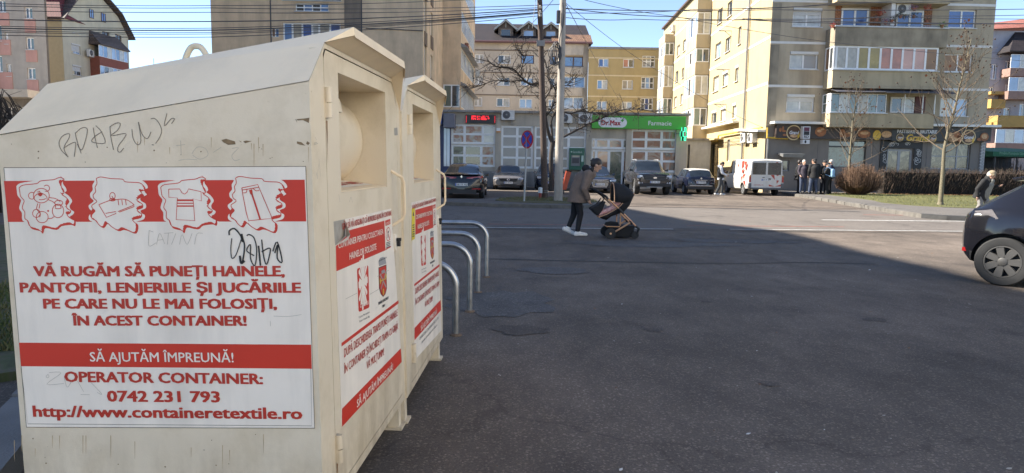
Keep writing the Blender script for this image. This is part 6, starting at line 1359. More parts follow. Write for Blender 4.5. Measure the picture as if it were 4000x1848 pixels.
# --- white delivery van with red arrows
h=2.4; P_vn=mat('paint_van_white',(.66,.63,.57),.35,var=.05,scale=2,coat=.4,grime=.15,gs=3)
sp=dict(L=4.83,W=1.97,H=1.98,wr=.86,r=.32,wx=[-h+.95,h-.85],zb=[(-h,.42),(-h+.3,.34),(h-.4,.28),(h,.35)],zs=[(-h,1.16),(h-1.5,1.16),(h-.75,1.08),(h-.2,.86),(h,.7)],zr=[(-h,1.90),(-h+.06,1.95),(-h+.3,1.98),(h-1.75,1.98),(h-1.5,1.94),(h-.72,1.12),(h-.2,.9),(h,.74)],
 side=[(h-1.72,h-1.12)],ws=(h-1.45,h-.78),rw=None,wt=[(-h,.955),(-h+.08,.985),(-h+.3,1),(h-1,1),(h-.3,.94),(h,.84)],xs=xsr(4.83,[-h+.06,-h+.3,h-1.75,h-1.72,h-1.5,h-1.45,h-1.12,h-.78,h-.75,h-.72]))
t=thing('delivery_van','white delivery van with red arrow graphics, seen from behind by the sand block','van',M=put(13.75,37.2+2.4,90)); carbody(t,sp,P_vn); wheelset(t,sp['wx'],.96,.32,.2,mat('steel_wheel',(.2,.2,.2),.6),8)
TR=Matrix(((0,0,-1,-h),(-1,0,0,0),(0,1,0,0),(0,0,0,1)))   # rear plane, x to the right as seen from behind
TL=Matrix(((1,0,0,0),(0,0,1,.985),(0,-1,0,0),(0,0,0,1)))
for a,b in ((-.82,-.01),(.01,.82)):
    mb=MB(TR); mb.box(a,.50,.0,b,1.86,.018); d=mb.build('rear_door',P_vn,t,bevel=.012)
    mb=MB(TR); mb.box(a+.05,1.14,.019,b-.04,1.79,.026); sub_=mb.build('rear_window',mat('van_window',(.035,.035,.033),.08,spec=.8,coat=.6,var=.4),d)
mb=MB(TR); mb.box(-.22,.97,.019,-.10,1.0,.05); mb.build('door_handle',M_trim,t); mb=MB(TR); mb.box(.10,.90,.019,.24,.94,.05); mb.build('door_handle',M_trim,t)
for s in (-1,1):
    mb=MB(TR); mb.box(min(s*.83,s*.945),.72,.0,max(s*.83,s*.945),1.02,.03); mb.build('tail_light',M_tail,t,bevel=.01)
    mb=MB(TR); mb.box(min(s*.83,s*.945),.72+.3,.0,max(s*.83,s*.945),1.10,.031); mb.build('indicator',mat('indicator_amber',(.5,.2,.03),.2,coat=1),t)
    mb=MB(TR); mb.box(min(s*.80,s*.97),.40,-.10,max(s*.80,s*.97),.68,.05); mb.build('corner_bumper',mat('bumper_grey',(.12,.12,.12),.6),t,bevel=.03)
mb=MB(TR); mb.box(-.80,.34,-.2,.80,.44,.06); mb.build('rear_bumper',mat('bumper_grey',(.12,.12,.12),.6),t,bevel=.02)
plate(t,-h-.022,.86,'SB 39 XPP',-1)
mb=MB(TR); z=.021
def pg(P,m,z=z): mb.add([(*p,z) for p in P],[tuple(range(len(P)))],m)
pg([(.22,1.13),(.42,1.13),(.46,.86)],0); pg([(.50,1.14),(.68,1.13),(.60,1.08)],0); pg([(.55,.85),(.70,.83),(.57,.66),(.56,.75)],0); pg([(.14,.62),(.46,.44+.07),(.80,.62),(.80,.515),(.16,.515)],0); pg([(.45,1.79),(.62,1.79),(.54,1.84)],0)
text(mb,'sameday.ro',-.66,-.15,.56,.62,z,0,.02)
T=mb.build('arrow_graphics',[mat('van_red',(.40,.05,.03),.4)],t,recalc=False)
mb=MB(Matrix(((-1,0,0,0),(0,0,1,.988),(0,1,0,0),(0,0,0,1))))   # left flank, x to the right as seen from outside
def pg2(P): mb.add([(*p,0) for p in P],[tuple(range(len(P)))],0)
for P in ([(.95,1.86),(1.25,1.90),(1.30,1.6),(1.1,1.4)],[(1.35,1.85),(1.75,1.85),(1.55,1.60)],[(1.60,1.55),(1.95,1.8),(1.85,1.3)],[(1.15,1.35),(1.5,1.45),(1.45,1.12)],[(1.5,1.1),(1.9,1.2),(1.75,.8)],[(1.2,1.0),(1.5,1.05),(1.45,.65)],[(.3,1.75),(.5,1.65),(.4,1.5)],[(1.55,.75),(1.95,.8),(2.0,.5)]): pg2(P)
mb.v=[(x,y-.035 if z>1.2 else y-.002,z) for x,y,z in mb.v]
mb.v=[(x,.985-.02-max(0,(z-1.16))*.135+.006,z) if z>1.16 else (x,.989,z) for x,y,z in mb.v]
mb.build('side_graphics',[mat('van_red',(.40,.05,.03),.4)],t,recalc=False)
mirrors(t,h-1.15,.94,1.25,M_trim)
# --- black hatchback in the right foreground
h=2.10; P_h=paint('paint_black_near',(.012,.012,.015),.25,.14)
sp=dict(L=4.2,W=1.76,H=1.50,wr=.58,r=.312,wx=[-h+.50,h-.85],zb=[(-h,.38),(-h+.12,.26),(-h+.4,.20),(h-.4,.18),(h,.26)],zs=[(-h,.80),(-h+.03,.88),(-h+.12,.96),(-h+.5,1.0),(.2,.94),(h-1.1,.92),(h-.4,.84),(h,.6)],
 zr=[(-h,.82),(-h+.03,.91),(-h+.14,1.02),(-h+.60,1.32),(-h+.95,1.44),(-h+1.5,1.49),(0,1.50),(.3,1.47),(h-1.0,.96),(h,.62)],side=[(-h+.98,-h+1.30),(-h+1.36,-.2),(-.1,.75)],ws=(.35,h-1.05),rw=(-h+.16,-h+.85),xs=xsr(4.2,[-h+.03,-h+.08,-h+.12,-h+.2,-h+.14,-h+.16,-h+.4,-h+.6,-h+.85,-h+.95,-h+.98,-h+1.3,-h+1.36,-h+1.5,-.2,-.1,0,.3,.35,.75,h-1.05,h-1.0]),
 wt=[(-h,.74),(-h+.04,.84),(-h+.12,.91),(-h+.28,.965),(-h+.6,1),(h-.75,1),(h-.28,.955),(h,.80)])
t=thing('parked_car','glossy black hatchback cut off by the right edge, rear wheel nearest','car',M=put(8.027,8.154,-45),group='parked cars'); carbody(t,sp,P_h)
wheelset(t,sp['wx'],.885,.312,.20,mat('wheel_cover_grey',(.075,.072,.068),.5,metal=.2,var=.15),7,True); mirrors(t,.75,.8,.98,P_h)
handles(t,(-.55,.45),.865,.86,M_chrome)
for s in (-1,1):
    mb=MB(); mb.hexa([(-h+.05,s*.70,.80),(-h+.10,s*.775,.80),(-h+.42,s*.862,.86),(-h+.36,s*.80,.86)],[(-h+.10,s*.66,.945),(-h+.14,s*.76,.945),(-h+.34,s*.835,.975),(-h+.3,s*.76,.98)]); mb.build('tail_light',mat('tail_lamp_clear',(.14,.13,.135),.08,spec=1,coat=1,var=.4,scale=14),t)
    mb=MB(); mb.tube([(-h+.98+.22,s*.881,.30),(-h+.98+.10,s*.882,.52),(-h+.98+.03,s*.88,.70),(-h+.98-.02,s*.865,.93)],.004,4); mb.build('door_gap',M_trim,t)
    mb=MB(); mb.box(-h+.02,s*.50 if s>0 else -.72,.40,-h+.12,s*.72 if s>0 else -.50,.45); mb.build('reflector',M_tail,t)
mb=MB(); mb.hexa([(-h+.50,-.5,1.34),(-h+.50,.5,1.34),(-h+.9,.5,1.44),(-h+.9,-.5,1.44)],[(-h+.46,-.5,1.38),(-h+.46,.5,1.38),(-h+.9,.5,1.475),(-h+.9,-.5,1.475)]); mb.build('rear_spoiler',P_h,t,bevel=.01)
plate(t,-h-.01,.62,'SB 11 KLA',-1)
# ================================================================ people
SKIN=mat('skin',(.50,.30,.21),.5,var=.08,scale=20)
def cloth(n,c,r=.85): return mat('cloth_'+n,c,r,var=.18,scale=14,bump=.2,bscale=40)
D0=dict(pel=(0,0,.95),che=(0,0,1.28),neck=(0,0,1.49),head=(.02,0,1.635),
 shL=(0,.185,1.43),elL=(-.02,.25,1.15),wrL=(.06,.24,.91),shR=(0,-.185,1.43),elR=(-.02,-.25,1.15),wrR=(.06,-.24,.91),
 hipL=(0,.09,.92),knL=(.03,.10,.50),anL=(0,.11,.09),hipR=(0,-.09,.92),knR=(.03,-.10,.50),anR=(0,-.11,.09),toeL=None,toeR=None,face=(1,0,-.1))
def hand(mb,wr,el,k=1.0,curl=.5):
    w_=V(wr); d=(w_-V(el)).normalized(); side=d.cross(V((0,0,1))) if abs(d.z)<.95 else V((0,1,0)); side=V((1,0,0))-d*d.x if side.length<.3 else side
    side.normalize(); nrm=side.cross(d)
    p=w_+d*.05; mb.caps([w_,p,w_+d*.085],[.026*k,.032*k,.030*k],8)
    for i,(o,l) in enumerate(((-.030,.062),(-.010,.075),(.010,.070),(.030,.055))):
        a=w_+d*.085+side*o; b=a+d*l*.5+nrm*.012*curl; c=b+(d*(1-curl)+nrm*curl).normalized()*l*.55; mb.caps([a,b,c],[.0105*k,.0098*k,.0085*k],6)
    a=w_+d*.03-side*.03; b=a+(d*.6-side*.75).normalized()*.04; c=b+(d*.9+nrm*.3).normalized()*.032; mb.caps([a,b,c],[.0135*k,.0115*k,.0095*k],6)
def figure(label,x,y,z,rz,J,wear,group=None,scale=1.0,vox=.013,near=False):
    j=dict(D0); j.update(J); P={k:V(v) for k,v in j.items() if v is not None}
    M=Matrix.Translation((x,y,z))@Matrix.Rotation(R_(rz),4,'Z')@Matrix.Scale(scale,4)
    f=P['face'].normalized(); up=V((0,0,1))-f*f.z; up.normalize(); sd=up.cross(f)
    k=1.0 if near else 1.25
    mb=MB(); H=P['head']
    mb.ball(H+up*.02,.098,12,sc=(1,.86,1.12)); mb.ball(H+f*.028-up*.055,.070,10,sc=(1,.88,1.05)); mb.caps([H+f*.05-up*.085,H+f*.062-up*.09],.040,8)   # skull, face, chin
    mb.caps([H+f*.098+up*.012,H+f*.118-up*.024],[.011,.017],8); mb.caps([H+f*.094+up*.03+sd*.035,H+f*.094+up*.03-sd*.035],.012,6)
    for s in (-1,1): mb.ball(H-f*.005-up*.015+sd*s*.088,.026,8,sc=(.9,.5,1.3))
    mb.caps([P['neck']-up*.03,H-up*.05-f*.01],[.062,.056],10)
    mb.caps([P['pel'],P['che'],P['neck']-V((0,0,.04))],[.125,.13,.08],12)
    for s in 'LR':
        mb.caps([P['sh'+s],P['el'+s],P['wr'+s]],[.05,.038,.026],8); hand(mb,P['wr'+s],P['el'+s],k)
        mb.caps([P['hip'+s],P['kn'+s],P['an'+s]],[.085,.055,.038],10)
        t=P.get('toe'+s) or P['an'+s]+V((.15,0,-.055)); P['toe'+s]=t; mb.caps([P['an'+s]-V((0.02,0,.03)),t],[.036,.028],8)
    t=mb.build('person',[SKIN],None,remesh=vox); t.matrix_basis=M; tag(t,label,'person',group)
    w=wear; C=lambda name,m: m.build(name[0],[name[1]],t,remesh=vox*1.0)
    if 'trousers' in w:
        m=MB(); lw=w.get('legw',1.0)
        m.caps([P['pel']+V((0,0,.05)),P['pel']-V((0,0,.04))],[.15*lw**.5,.155*lw**.5],12)
        for s in 'LR': m.caps([P['hip'+s],P['kn'+s],P['an'+s]+(P['kn'+s]-P['an'+s]).normalized()*.03],[.108*lw,.080*lw,.062*lw],10)
        C(('trousers',w['trousers']),m)
    if 'jacket' in w:
        m=MB(); g=w.get('bulk',1.0); hem=P.get('hem') or P['pel']-V((0,0,.14)); hr=w.get('hemr',.18); mid=P['pel'].lerp(P['che'],.35)
        m.tube([hem,mid],[hr*g,.170*g],16); m.caps([mid,P['che'],P['neck']-V((0,0,.08))],[.168*g,.175*g,.11*g],14)
        m.caps([P['shL']+V((0,-.02,0)),P['shR']+V((0,.02,0))],.085*g,10)
        for s in 'LR':
            a,b,c=P['sh'+s],P['el'+s],P['wr'+s]; m.caps([a,b,b.lerp(c,w.get('sleeve',.93))],[.082*g,.066*g,.052*g],10)
        if w.get('collar'): m.caps([P['neck']-f*.03,P['neck']+V((0,0,.03))-f*.02],[.10,.085],10)
        C((w.get('jname','jacket'),w['jacket']),m)
    if 'vest' in w:
        m=MB(); m.caps([P['pel']-V((0,0,.02)),P['che'],P['neck']-V((0,0,.07))],[.178,.19,.125],14); m.caps([P['shL']*.8+P['shR']*.2,P['shR']*.8+P['shL']*.2],.088,10); C(('waistcoat',w['vest']),m)
    if 'front' in w:     # jumper showing in the open front
        m=MB(); o=f*V((1,1,0)).length*.055; o.z=0; m.caps([P['pel']-V((0,0,.1))+o,P['che']+o,P['neck']+o-V((0,0,.08))],[.145,.15,.085],12); C(('jumper',w['front']),m)
    if 'hood' in w:
        m=MB(); n=P['neck']-V((f.x,f.y,0))*.07; m.caps([n+sd*.08,n-V((f.x,f.y,0))*.05+V((0,0,.03)),n-sd*.08],[.055,.085,.055],10); m.caps([P['neck']+f*.05+sd*.05-V((0,0,.08)),P['neck']+sd*.085+V((0,0,.01)),P['neck']+f*.03+V((0,0,.05))+sd*.07],.040,8); m.caps([P['neck']+f*.05-sd*.05-V((0,0,.08)),P['neck']-sd*.085+V((0,0,.01)),P['neck']+f*.03+V((0,0,.05))-sd*.07],.040,8); C(('hood',w['hood']),m)
    if 'hair' in w:
        m=MB(); m.ball(H+up*.045-f*.018,.104,12,sc=(1,.92,1.0)); m.ball(H-f*.05-up*.005,.085,10,sc=(1,.95,1.1))
        if w.get('bun'): m.ball(H-f*.115+up*.06,.036,8); m.caps([H-f*.1+up*.05,H-f*.15+up*.02],[.03,.018],8)
        C(('hair',w['hair']),m)
    if 'hat' in w:
        m=MB(); m.ball(H+up*.065-f*.01,.112,12,sc=(1,.92,.82)); 
        if w.get('peak'): m.caps([H+up*.06+f*.07+sd*.04,H+up*.06+f*.07-sd*.04],.035,8); m.caps([H+up*.05+f*.14+sd*.025,H+up*.05+f*.14-sd*.025],.016,8)
        else: m.caps([H+up*.03+f*.06+sd*.05,H+up*.03+f*.06-sd*.05],.05,8)
        C(('hat',w['hat']),m)
    if 'shoes' in w:
        for s in 'LR':
            m=MB(); a,q=P['an'+s],P['toe'+s]; d=(q-a); d.z*=1; heel=a+V((-.045,0,-.045)) if 'heel'+s not in P else P['heel'+s]
            m.caps([heel+V((0,0,.005)),heel.lerp(q,.55)+V((0,0,.012)),q+V((.01,0,.008))],[.047,.046,.038],10); m.caps([a+V((0,0,-.005)),heel.lerp(q,.4)+V((0,0,.02))],[.052,.045],10); C(('shoe',w['shoes']),m)
    if near:
        for s in (-1,1):
            m=MB(); m.ball(H+f*.094+up*.014+sd*s*.033,.009,8); m.build('eye',mat('eye_dark',(.02,.015,.012),.2),t)
            m=MB(); m.tube([H+f*.098+up*.036+sd*s*.018,H+f*.094+up*.04+sd*s*.05],.005,6); m.build('eyebrow',mat('hair_dark',(.022,.015,.012)),t)
        m=MB(); m.caps([H+f*.105-up*.052+sd*.02,H+f*.108-up*.051,H+f*.105-up*.052-sd*.02],.007,6); m.build('mouth',mat('lips',(.38,.16,.13),.5),t)
    return t
NAVY=cloth('navy_black',(.014,.014,.018)); BLACK=cloth('black',(.012,.012,.013)); HAIRD=mat('hair_dark',(.022,.015,.012),.5,var=.3,scale=40); WHITE=mat('shoe_white',(.72,.70,.66),.6,var=.05)
TAUPE=cloth('taupe_parka',(.165,.12,.095)); JEAN=cloth('blue_jeans',(.045,.06,.10)); GREY=cloth('grey',(.13,.125,.12)); HAIRG=mat('hair_grey',(.45,.43,.40),.6,var=.2,scale=40)
p=G(2243,922)
figure('person in long taupe parka and white trainers bending towards the pram',p.x,p.y,0,2,dict(
  pel=(.02,0,.86),che=(.15,0,1.16),neck=(.31,0,1.37),head=(.425,0,1.475),face=(.86,-.05,-.5),hem=(.055,0,.70),
  shL=(.235,.19,1.29),elL=(.20,.25,1.02),wrL=(.27,.20,.80),shR=(.235,-.19,1.29),elR=(.14,-.25,1.0),wrR=(.245,-.20,.785),
  hipL=(.03,.09,.84),knL=(-.01,.09,.43),anL=(-.115,.09,.17),toeL=(.005,.09,.03),heelL=(-.20,.09,.135),hipR=(.03,-.09,.84),knR=(.105,-.09,.47),anR=(.05,-.09,.09),toeR=(.22,-.09,.035),heelR=(.02,-.09,.045)),
  dict(trousers=cloth('black_leggings',(.010,.010,.013)),legw=.84,jacket=TAUPE,jname='parka',bulk=1.08,hemr=.205,hood=BLACK,hair=HAIRD,bun=1,shoes=WHITE),vox=.0105,near=True)
g_='people chatting outside the bakery'
def bak(px,Y): p=at(px,760,Y); return p.x,Y,.15
x,y,z=bak(3116,37.4); figure('person in dark jacket at the far left of the bakery group, half hidden',x,y,z,-20,dict(face=(.8,.3,-.1)),dict(trousers=NAVY,jacket=BLACK,hair=HAIRD,shoes=BLACK,bulk=1.05),g_,1.03,.018)
x,y,z=bak(3134,36.9); figure('bare headed grey haired person in plum grey jacket facing the road',x,y,z,-95,dict(wrL=(.10,.20,.98),wrR=(.10,-.20,.98),face=(1,.25,0)),dict(trousers=JEAN,jacket=cloth('plum_grey',(.045,.036,.05)),hair=HAIRG,shoes=BLACK,bulk=1.05),g_,1.03,.018)
x,y,z=bak(3176,36.6); figure('broad person in black jacket and black cap standing with back to the road',x,y,z,80,dict(knL=(.02,.14,.5),anL=(0,.19,.09),anR=(0,-.16,.09)),dict(trousers=JEAN,jacket=BLACK,hat=BLACK,hair=HAIRD,shoes=BLACK,bulk=1.22,legw=1.1),g_,1.06,.018)
x,y,z=bak(3170,37.9); figure('brown haired person almost hidden behind the broad person in black',x,y,z,-90,{},dict(trousers=GREY,jacket=NAVY,hair=mat('hair_brown',(.12,.06,.03),.5,var=.3,scale=40),shoes=BLACK),g_,1.06,.018)
x,y,z=bak(3213,37.2); figure('person in dark coat and peaked cap looking towards the road, middle of the group',x,y,z,-80,dict(face=(.9,-.3,-.1)),dict(trousers=NAVY,jacket=BLACK,hat=cloth('dark_grey_cap',(.03,.03,.03)),peak=1,shoes=BLACK,bulk=1.05),g_,1.02,.018)
x,y,z=bak(3240,37.5); figure('white haired person in navy coat at the right of the bakery group',x,y,z,150,{},dict(trousers=NAVY,jacket=cloth('navy_coat',(.015,.02,.05)),hair=HAIRG,shoes=BLACK,bulk=1.08),g_,1.05,.018)
x,y,z=bak(3230,36.5); figure('short person in black with flat cap wearing a pale blue backpack',x,y,z,140,dict(elL=(.12,.25,1.18),wrL=(.28,.12,1.12)),dict(trousers=BLACK,jacket=BLACK,hat=BLACK,hair=HAIRG,shoes=BLACK,bulk=1.0),g_,.95,.018)
t=thing('backpack','pale blue backpack on the back of the short person in the bakery group','backpack',M=Matrix.Translation((x,y,z))@Matrix.Rotation(R_(140),4,'Z')@Matrix.Scale(.95,4))
mb=MB(); mb.caps([(-.24,-.08,1.05),(-.24,.08,1.05),(-.23,.08,1.34),(-.23,-.08,1.34),(-.24,-.08,1.05)],.10,8); mb.build('bag',[cloth('sky_blue',(.25,.42,.60))],t,remesh=.02)
mb=MB(); mb.caps([(-.33,-.06,1.02),(-.33,.06,1.02),(-.32,.06,1.14)],.05,8); mb.build('pocket',[cloth('sky_blue_dark',(.19,.34,.52))],t,remesh=.02)
for s in (-1,1): mb=MB(); mb.tube([(-.2,s*.12,1.4),(0,s*.15,1.53),(.17,s*.14,1.4),(.16,s*.15,1.15),(-.15,s*.17,1.02)],.022,6); mb.build('strap',[cloth('sky_blue_dark',(.19,.34,.52))],t)
x,y,z=bak(3108,37.1); t=thing('shoulder_bag','black shoulder bag hanging at the far left of the bakery group','bag',(x,y,z),R_(-20))
mb=MB(); mb.caps([(-.06,-.05,.78),(.06,-.05,.78),(.06,-.05,.98),(-.06,-.05,.98)],.07,8); mb.build('bag',[BLACK],t,remesh=.02); mb=MB(); mb.tube([(-.06,0,1.0),(0,.1,1.45),(.06,0,1.0)],.014,6); mb.build('strap',[BLACK],t)
p=at(2812,760,37.0); figure('person in white hoodie and black body warmer looking at a phone beside the van',p.x,37.0,.0,-12,dict(head=(.06,0,1.63),face=(.8,-.1,-.55),elL=(-.05,.25,1.16),wrL=(.18,.15,1.24),elR=(.05,-.26,1.16),wrR=(.30,-.16,1.06),knL=(.12,.10,.52),anL=(.10,.10,.09),knR=(-.04,-.10,.50),anR=(-.22,-.10,.10)),
  dict(trousers=cloth('charcoal',(.055,.058,.06)),jacket=cloth('white_hoodie',(.66,.66,.68)),jname='hoodie',vest=BLACK,hair=HAIRD,shoes=WHITE,hood=cloth('white_hoodie',(.66,.66,.68))),None,1.02,.016)
t=thing('phone','black phone held up by the person beside the van','phone',M=Matrix.Translation((p.x,37.0,0))@Matrix.Rotation(R_(-12),4,'Z'))
mb=MB(); mb.box(.25,.10,1.30,.262,.17,1.44); mb.build('casing',mat('phone_black',(.01,.01,.01),.2),t,bevel=.004); mb=MB(); mb.box(.2485,.105,1.305,.2499,.165,1.435); mb.build('screen',mat('phone_screen',(.06,.07,.09),.1),t)
p=G(3832,852); figure('hunched person in beige knit hat, black coat open over grey clothes, near the hatchback',p.x,p.y,.0,-62,dict(pel=(-.05,0,.82),che=(.06,0,1.08),neck=(.14,0,1.27),head=(.20,0,1.385),face=(.8,.25,-.35),hem=(-.10,0,.62),
  shL=(.09,.18,1.19),elL=(.10,.26,.96),wrL=(.32,.22,1.03),shR=(.09,-.18,1.19),elR=(-.04,-.27,.93),wrR=(-.02,-.27,.70),hipL=(-.04,.09,.80),knL=(.12,.10,.44),anL=(.08,.10,.09),hipR=(-.04,-.09,.80),knR=(0,-.10,.43),anR=(-.14,-.10,.12)),
  dict(trousers=cloth('light_grey_trousers',(.22,.21,.195)),legw=1.0,jacket=BLACK,jname='coat',bulk=1.06,hemr=.20,collar=1,front=cloth('grey_jumper',(.20,.20,.175)),hat=cloth('beige_knit',(.25,.20,.13)),hair=HAIRG,shoes=GREY),None,.99,.014,True)
# ================================================================ pram
p=G(2402,928); Zm=.00166
def zz(x,y,d): return ((x-850)*Zm,d,(1085-y)*Zm)
t=thing('pram','black pram with rose gold frame, pink lined seat and canopy','pram',(p.x+.02,p.y,0),R_(2))
M_gold=mat('rose_gold_tube',(.60,.33,.18),.30,metal=.65,var=.08); M_fab=cloth('pram_black',(.012,.012,.014)); M_pink=multi('pink_quilt',[(.62,.33,.30),(.50,.22,.20),(.70,.45,.40),(.36,.14,.14)],14,.9)
YW=.24
mb=MB()
for s in (-1,1):
    d=s*YW
    mb.tube([zz(700,590,d),zz(850,720,d)],.016,8); mb.tube([zz(905,775,d),zz(1075,940,d)],.017,8); mb.tube([zz(1000,880,d),zz(800,1005,d)],.019,8)
mb.tube([zz(800,1005,-YW),zz(800,1005,YW)],.014,8)
mb.build('frame',M_gold,t,smooth=50)
mb=MB()
for s in (-1,1):
    d=s*YW
    for a,b in (((845,715),(910,780)),((985,865),(1020,900)),((690,575),(715,605))): mb.tube([zz(*a,d),zz(*b,d)],.024,8)
    mb.tube([zz(1060,925,d),zz(1100,960,d),zz(1085,1030,d*.8)],.026,8)
mb.tube([zz(1070,935,-YW),zz(1070,935,YW)],.016,8); mb.build('joints',M_trim,t,smooth=50)
mb=MB(); mb.tube([zz(690,575,-YW),zz(560,495,-YW),zz(540,488,-YW+.06),zz(540,488,YW-.06),zz(560,495,YW),zz(690,575,YW)],.02,10); mb.build('handle',M_fab,t,smooth=60)
for s in (-1,1):
    for (wx,wy,r,nm) in ((750,1040,.108,1),(1062,1050,.077,0)):
        dd=s*(YW+.05 if nm else YW*.8)
        T=Matrix.Translation(((wx-850)*Zm,dd,r))@Matrix.Rotation(R_(90 if s<0 else -90),4,'X')
        m=MB(T); m.lathe([(r*.72,-.02),(r*.95,-.022),(r,-.012),(r,.012),(r*.95,.022),(r*.72,.02)],28); w_=m.build('wheel',M_tyre,t,smooth=40)
        m=MB(T); m.lathe([(r*.74,-.016),(r*.74,.018),(r*.66,.018),(r*.66,-.016)],28,0); m.lathe([(r*.2,-.018),(r*.2,.024),(.001,.026)],14,1)
        for k in range(14):
            a=k*.4488; c,q=math.cos(a),math.sin(a); m.tube([(r*.18*c,r*.18*q,.01),(r*.68*c,r*.68*q,.01)],.005,4)
        m.build('rim',[mat('pram_rim',(.12,.12,.12),.5),M_gold if nm else M_trim],w_)
# seat shell: cradle lofted along its length, open at the top
def cradle(x0,z0,x1,z1,wd,dp): pass
rim_=[(625,822),(700,795),(790,745),(870,690),(900,650),(960,600),(1035,535)]
bot=[(640,835),(720,862),(770,820),(850,790),(925,765),(990,690),(1035,560)]
loops=[]
for (a,b),(c,d) in zip(rim_,bot):
    A=V(zz(a,b,0)); B=V(zz(c,d,0)); l=[]
    for k in range(9):
        q=math.pi*k/8; l.append((A.x+(B.x-A.x)*math.sin(q),.19*math.cos(q)*(1 if 0 else .55+.45*min(1,2*math.sin(math.pi*min(.5,(a-600)/440+.15)))),A.z+(B.z-A.z)*math.sin(q)))
    loops.append(l)
mb=MB(); mb.loft(loops,0,False,False); o=mb.build('seat',M_fab,t,smooth=60); o.modifiers.new('s','SOLIDIFY').thickness=.015
mb=MB()
for s in (-1,1): mb.tube(curve([zz(a,b,s*.185) for a,b in rim_],3),.014,8)
mb.tube([zz(622,825,-.185),zz(618,828,0),zz(622,825,.185)],.014,8); mb.tube([zz(1035,535,-.185),zz(1045,525,0),zz(1035,535,.185)],.014,8)
mb.build('seat_rim',M_gold,t,smooth=60)
mb=MB(); mb.caps([zz(625,790,.09),zz(700,760,.1),zz(790,720,.1),zz(850,670,.09)],.055,8); mb.caps([zz(625,790,-.09),zz(700,760,-.1),zz(790,720,-.1),zz(850,670,-.09)],.055,8); mb.caps([zz(630,785,0),zz(800,715,0)],.06,8); mb.caps([zz(780,670,-.1),zz(860,650,-.12)],.05,8); mb.build('liner',[M_pink],t,remesh=.016)
loops=[]
arc=[((790,412),(795,640)),((830,405),(860,640)),((880,415),(905,650)),((940,440),(940,640)),((1000,480),(985,610)),((1038,525),(1030,560))]
for top,base in arc:
    A=V(zz(*top,0)); B=V(zz(*base,0)); l=[]
    for k in range(13):
        q=math.pi*k/12; e=math.sin(q)**.6; l.append((B.x+(A.x-B.x)*e,.21*math.cos(q),B.z+(A.z-B.z)*e))
    loops.append(l)
mb=MB(); mb.loft(loops,0,False,False); o=mb.build('canopy',M_fab,t,smooth=60); o.modifiers.new('s','SOLIDIFY').thickness=.012
mb=MB(); mb.tube([(x-.004,y*1.03,z) for x,y,z in loops[0]],.013,8); mb.build('canopy_hoop',M_gold,t,smooth=60)
mb=MB()
for s in (-1,1): mb.tube([zz(875,770,s*.2),zz(875,925,s*.2)],.013,8)
mb.build('seat_post',M_gold,t)
mb=MB(); mb.hexa([zz(830,1085-14,-.17),zz(1000,1085-14,-.17),zz(1000,1085-14,.17),zz(830,1085-14,.17)],[zz(712,925,-.2),zz(1060,930,-.2),zz(1060,930,.2),zz(712,925,.2)]); mb.caps([zz(730,915,0),zz(780,905,0),zz(860,915,0)],.04,8); mb.build('basket',M_fab,t,bevel=.02)
mb=MB(); mb.tube([zz(712,938,-.205),zz(870,940,-.205),zz(870,940,.205),zz(712,938,.205),zz(712,938,-.205)],.011,6); mb.build('basket_rim',M_gold,t)
t=thing('nappy_bag','black bag hanging from the pram handle','bag',(p.x+.02,p.y,0),R_(2))
mb=MB(); mb.hexa([zz(600,815,-.14),zz(640,800,-.14),zz(640,800,.14),zz(600,815,.14)],[zz(505,725,-.17),zz(700,630,-.17),zz(700,630,.17),zz(505,725,.17)]); mb.build('bag',M_fab,t,bevel=.03)
for s in (-1,1): mb=MB(); mb.tube([zz(640,660,s*.15),zz(672,600,s*.2),zz(600,690,s*.15)],.009,6); mb.build('strap',M_fab,t)
# ================================================================ trees and plants
def bark(n,c): return mat(n,c,.9,var=.3,scale=18,bump=.4,bscale=50)
B_dark=bark('bark_dark',(.055,.043,.035)); B_tw=bark('twig_dark',(.045,.036,.03)); B_plane=bark('bark_plane',(.15,.13,.085)); B_ptw=bark('twig_plane',(.12,.09,.06)); M_pod=mat('seed_pod',(.06,.035,.025),.8,var=.4,scale=30); M_ball=mat('plane_fruit',(.05,.032,.022),.9); M_leaf=mat('dead_leaf',(.30,.09,.03),.8,var=.4,scale=20)
def grow(mb,p,d,L,r,lev,rnd,ends,kids=(3,5),curl=.25,upb=.15,nseg=5):
    pts=[p.copy()]; q=p.copy(); d=d.normalized()
    for i in range(nseg):
        d=(d+V((rnd.uniform(-1,1),rnd.uniform(-1,1),rnd.uniform(-1,1)))*curl+V((0,0,upb))*.5).normalized(); q=q+d*L/nseg; pts.append(q.copy())
    mb.tube(pts,[r*(1-.72*i/nseg) for i in range(nseg+1)],5 if lev>0 else 4,0,False)
    ends.append(pts[-1])
    if lev>0:
        for k in range(rnd.randint(*kids)):
            f=rnd.uniform(.25,.98); i=min(nseg-1,int(f*nseg)); b=pts[i].lerp(pts[i+1],f*nseg-i)
            ax=V((rnd.uniform(-1,1),rnd.uniform(-1,1),rnd.uniform(-.4,1))); dd=(d*.75+ax.normalized()*.85)
            grow(mb,b,dd,L*rnd.uniform(.35,.6),r*(1-.7*f)*.62,lev-1,rnd,ends,kids,curl,upb,4)
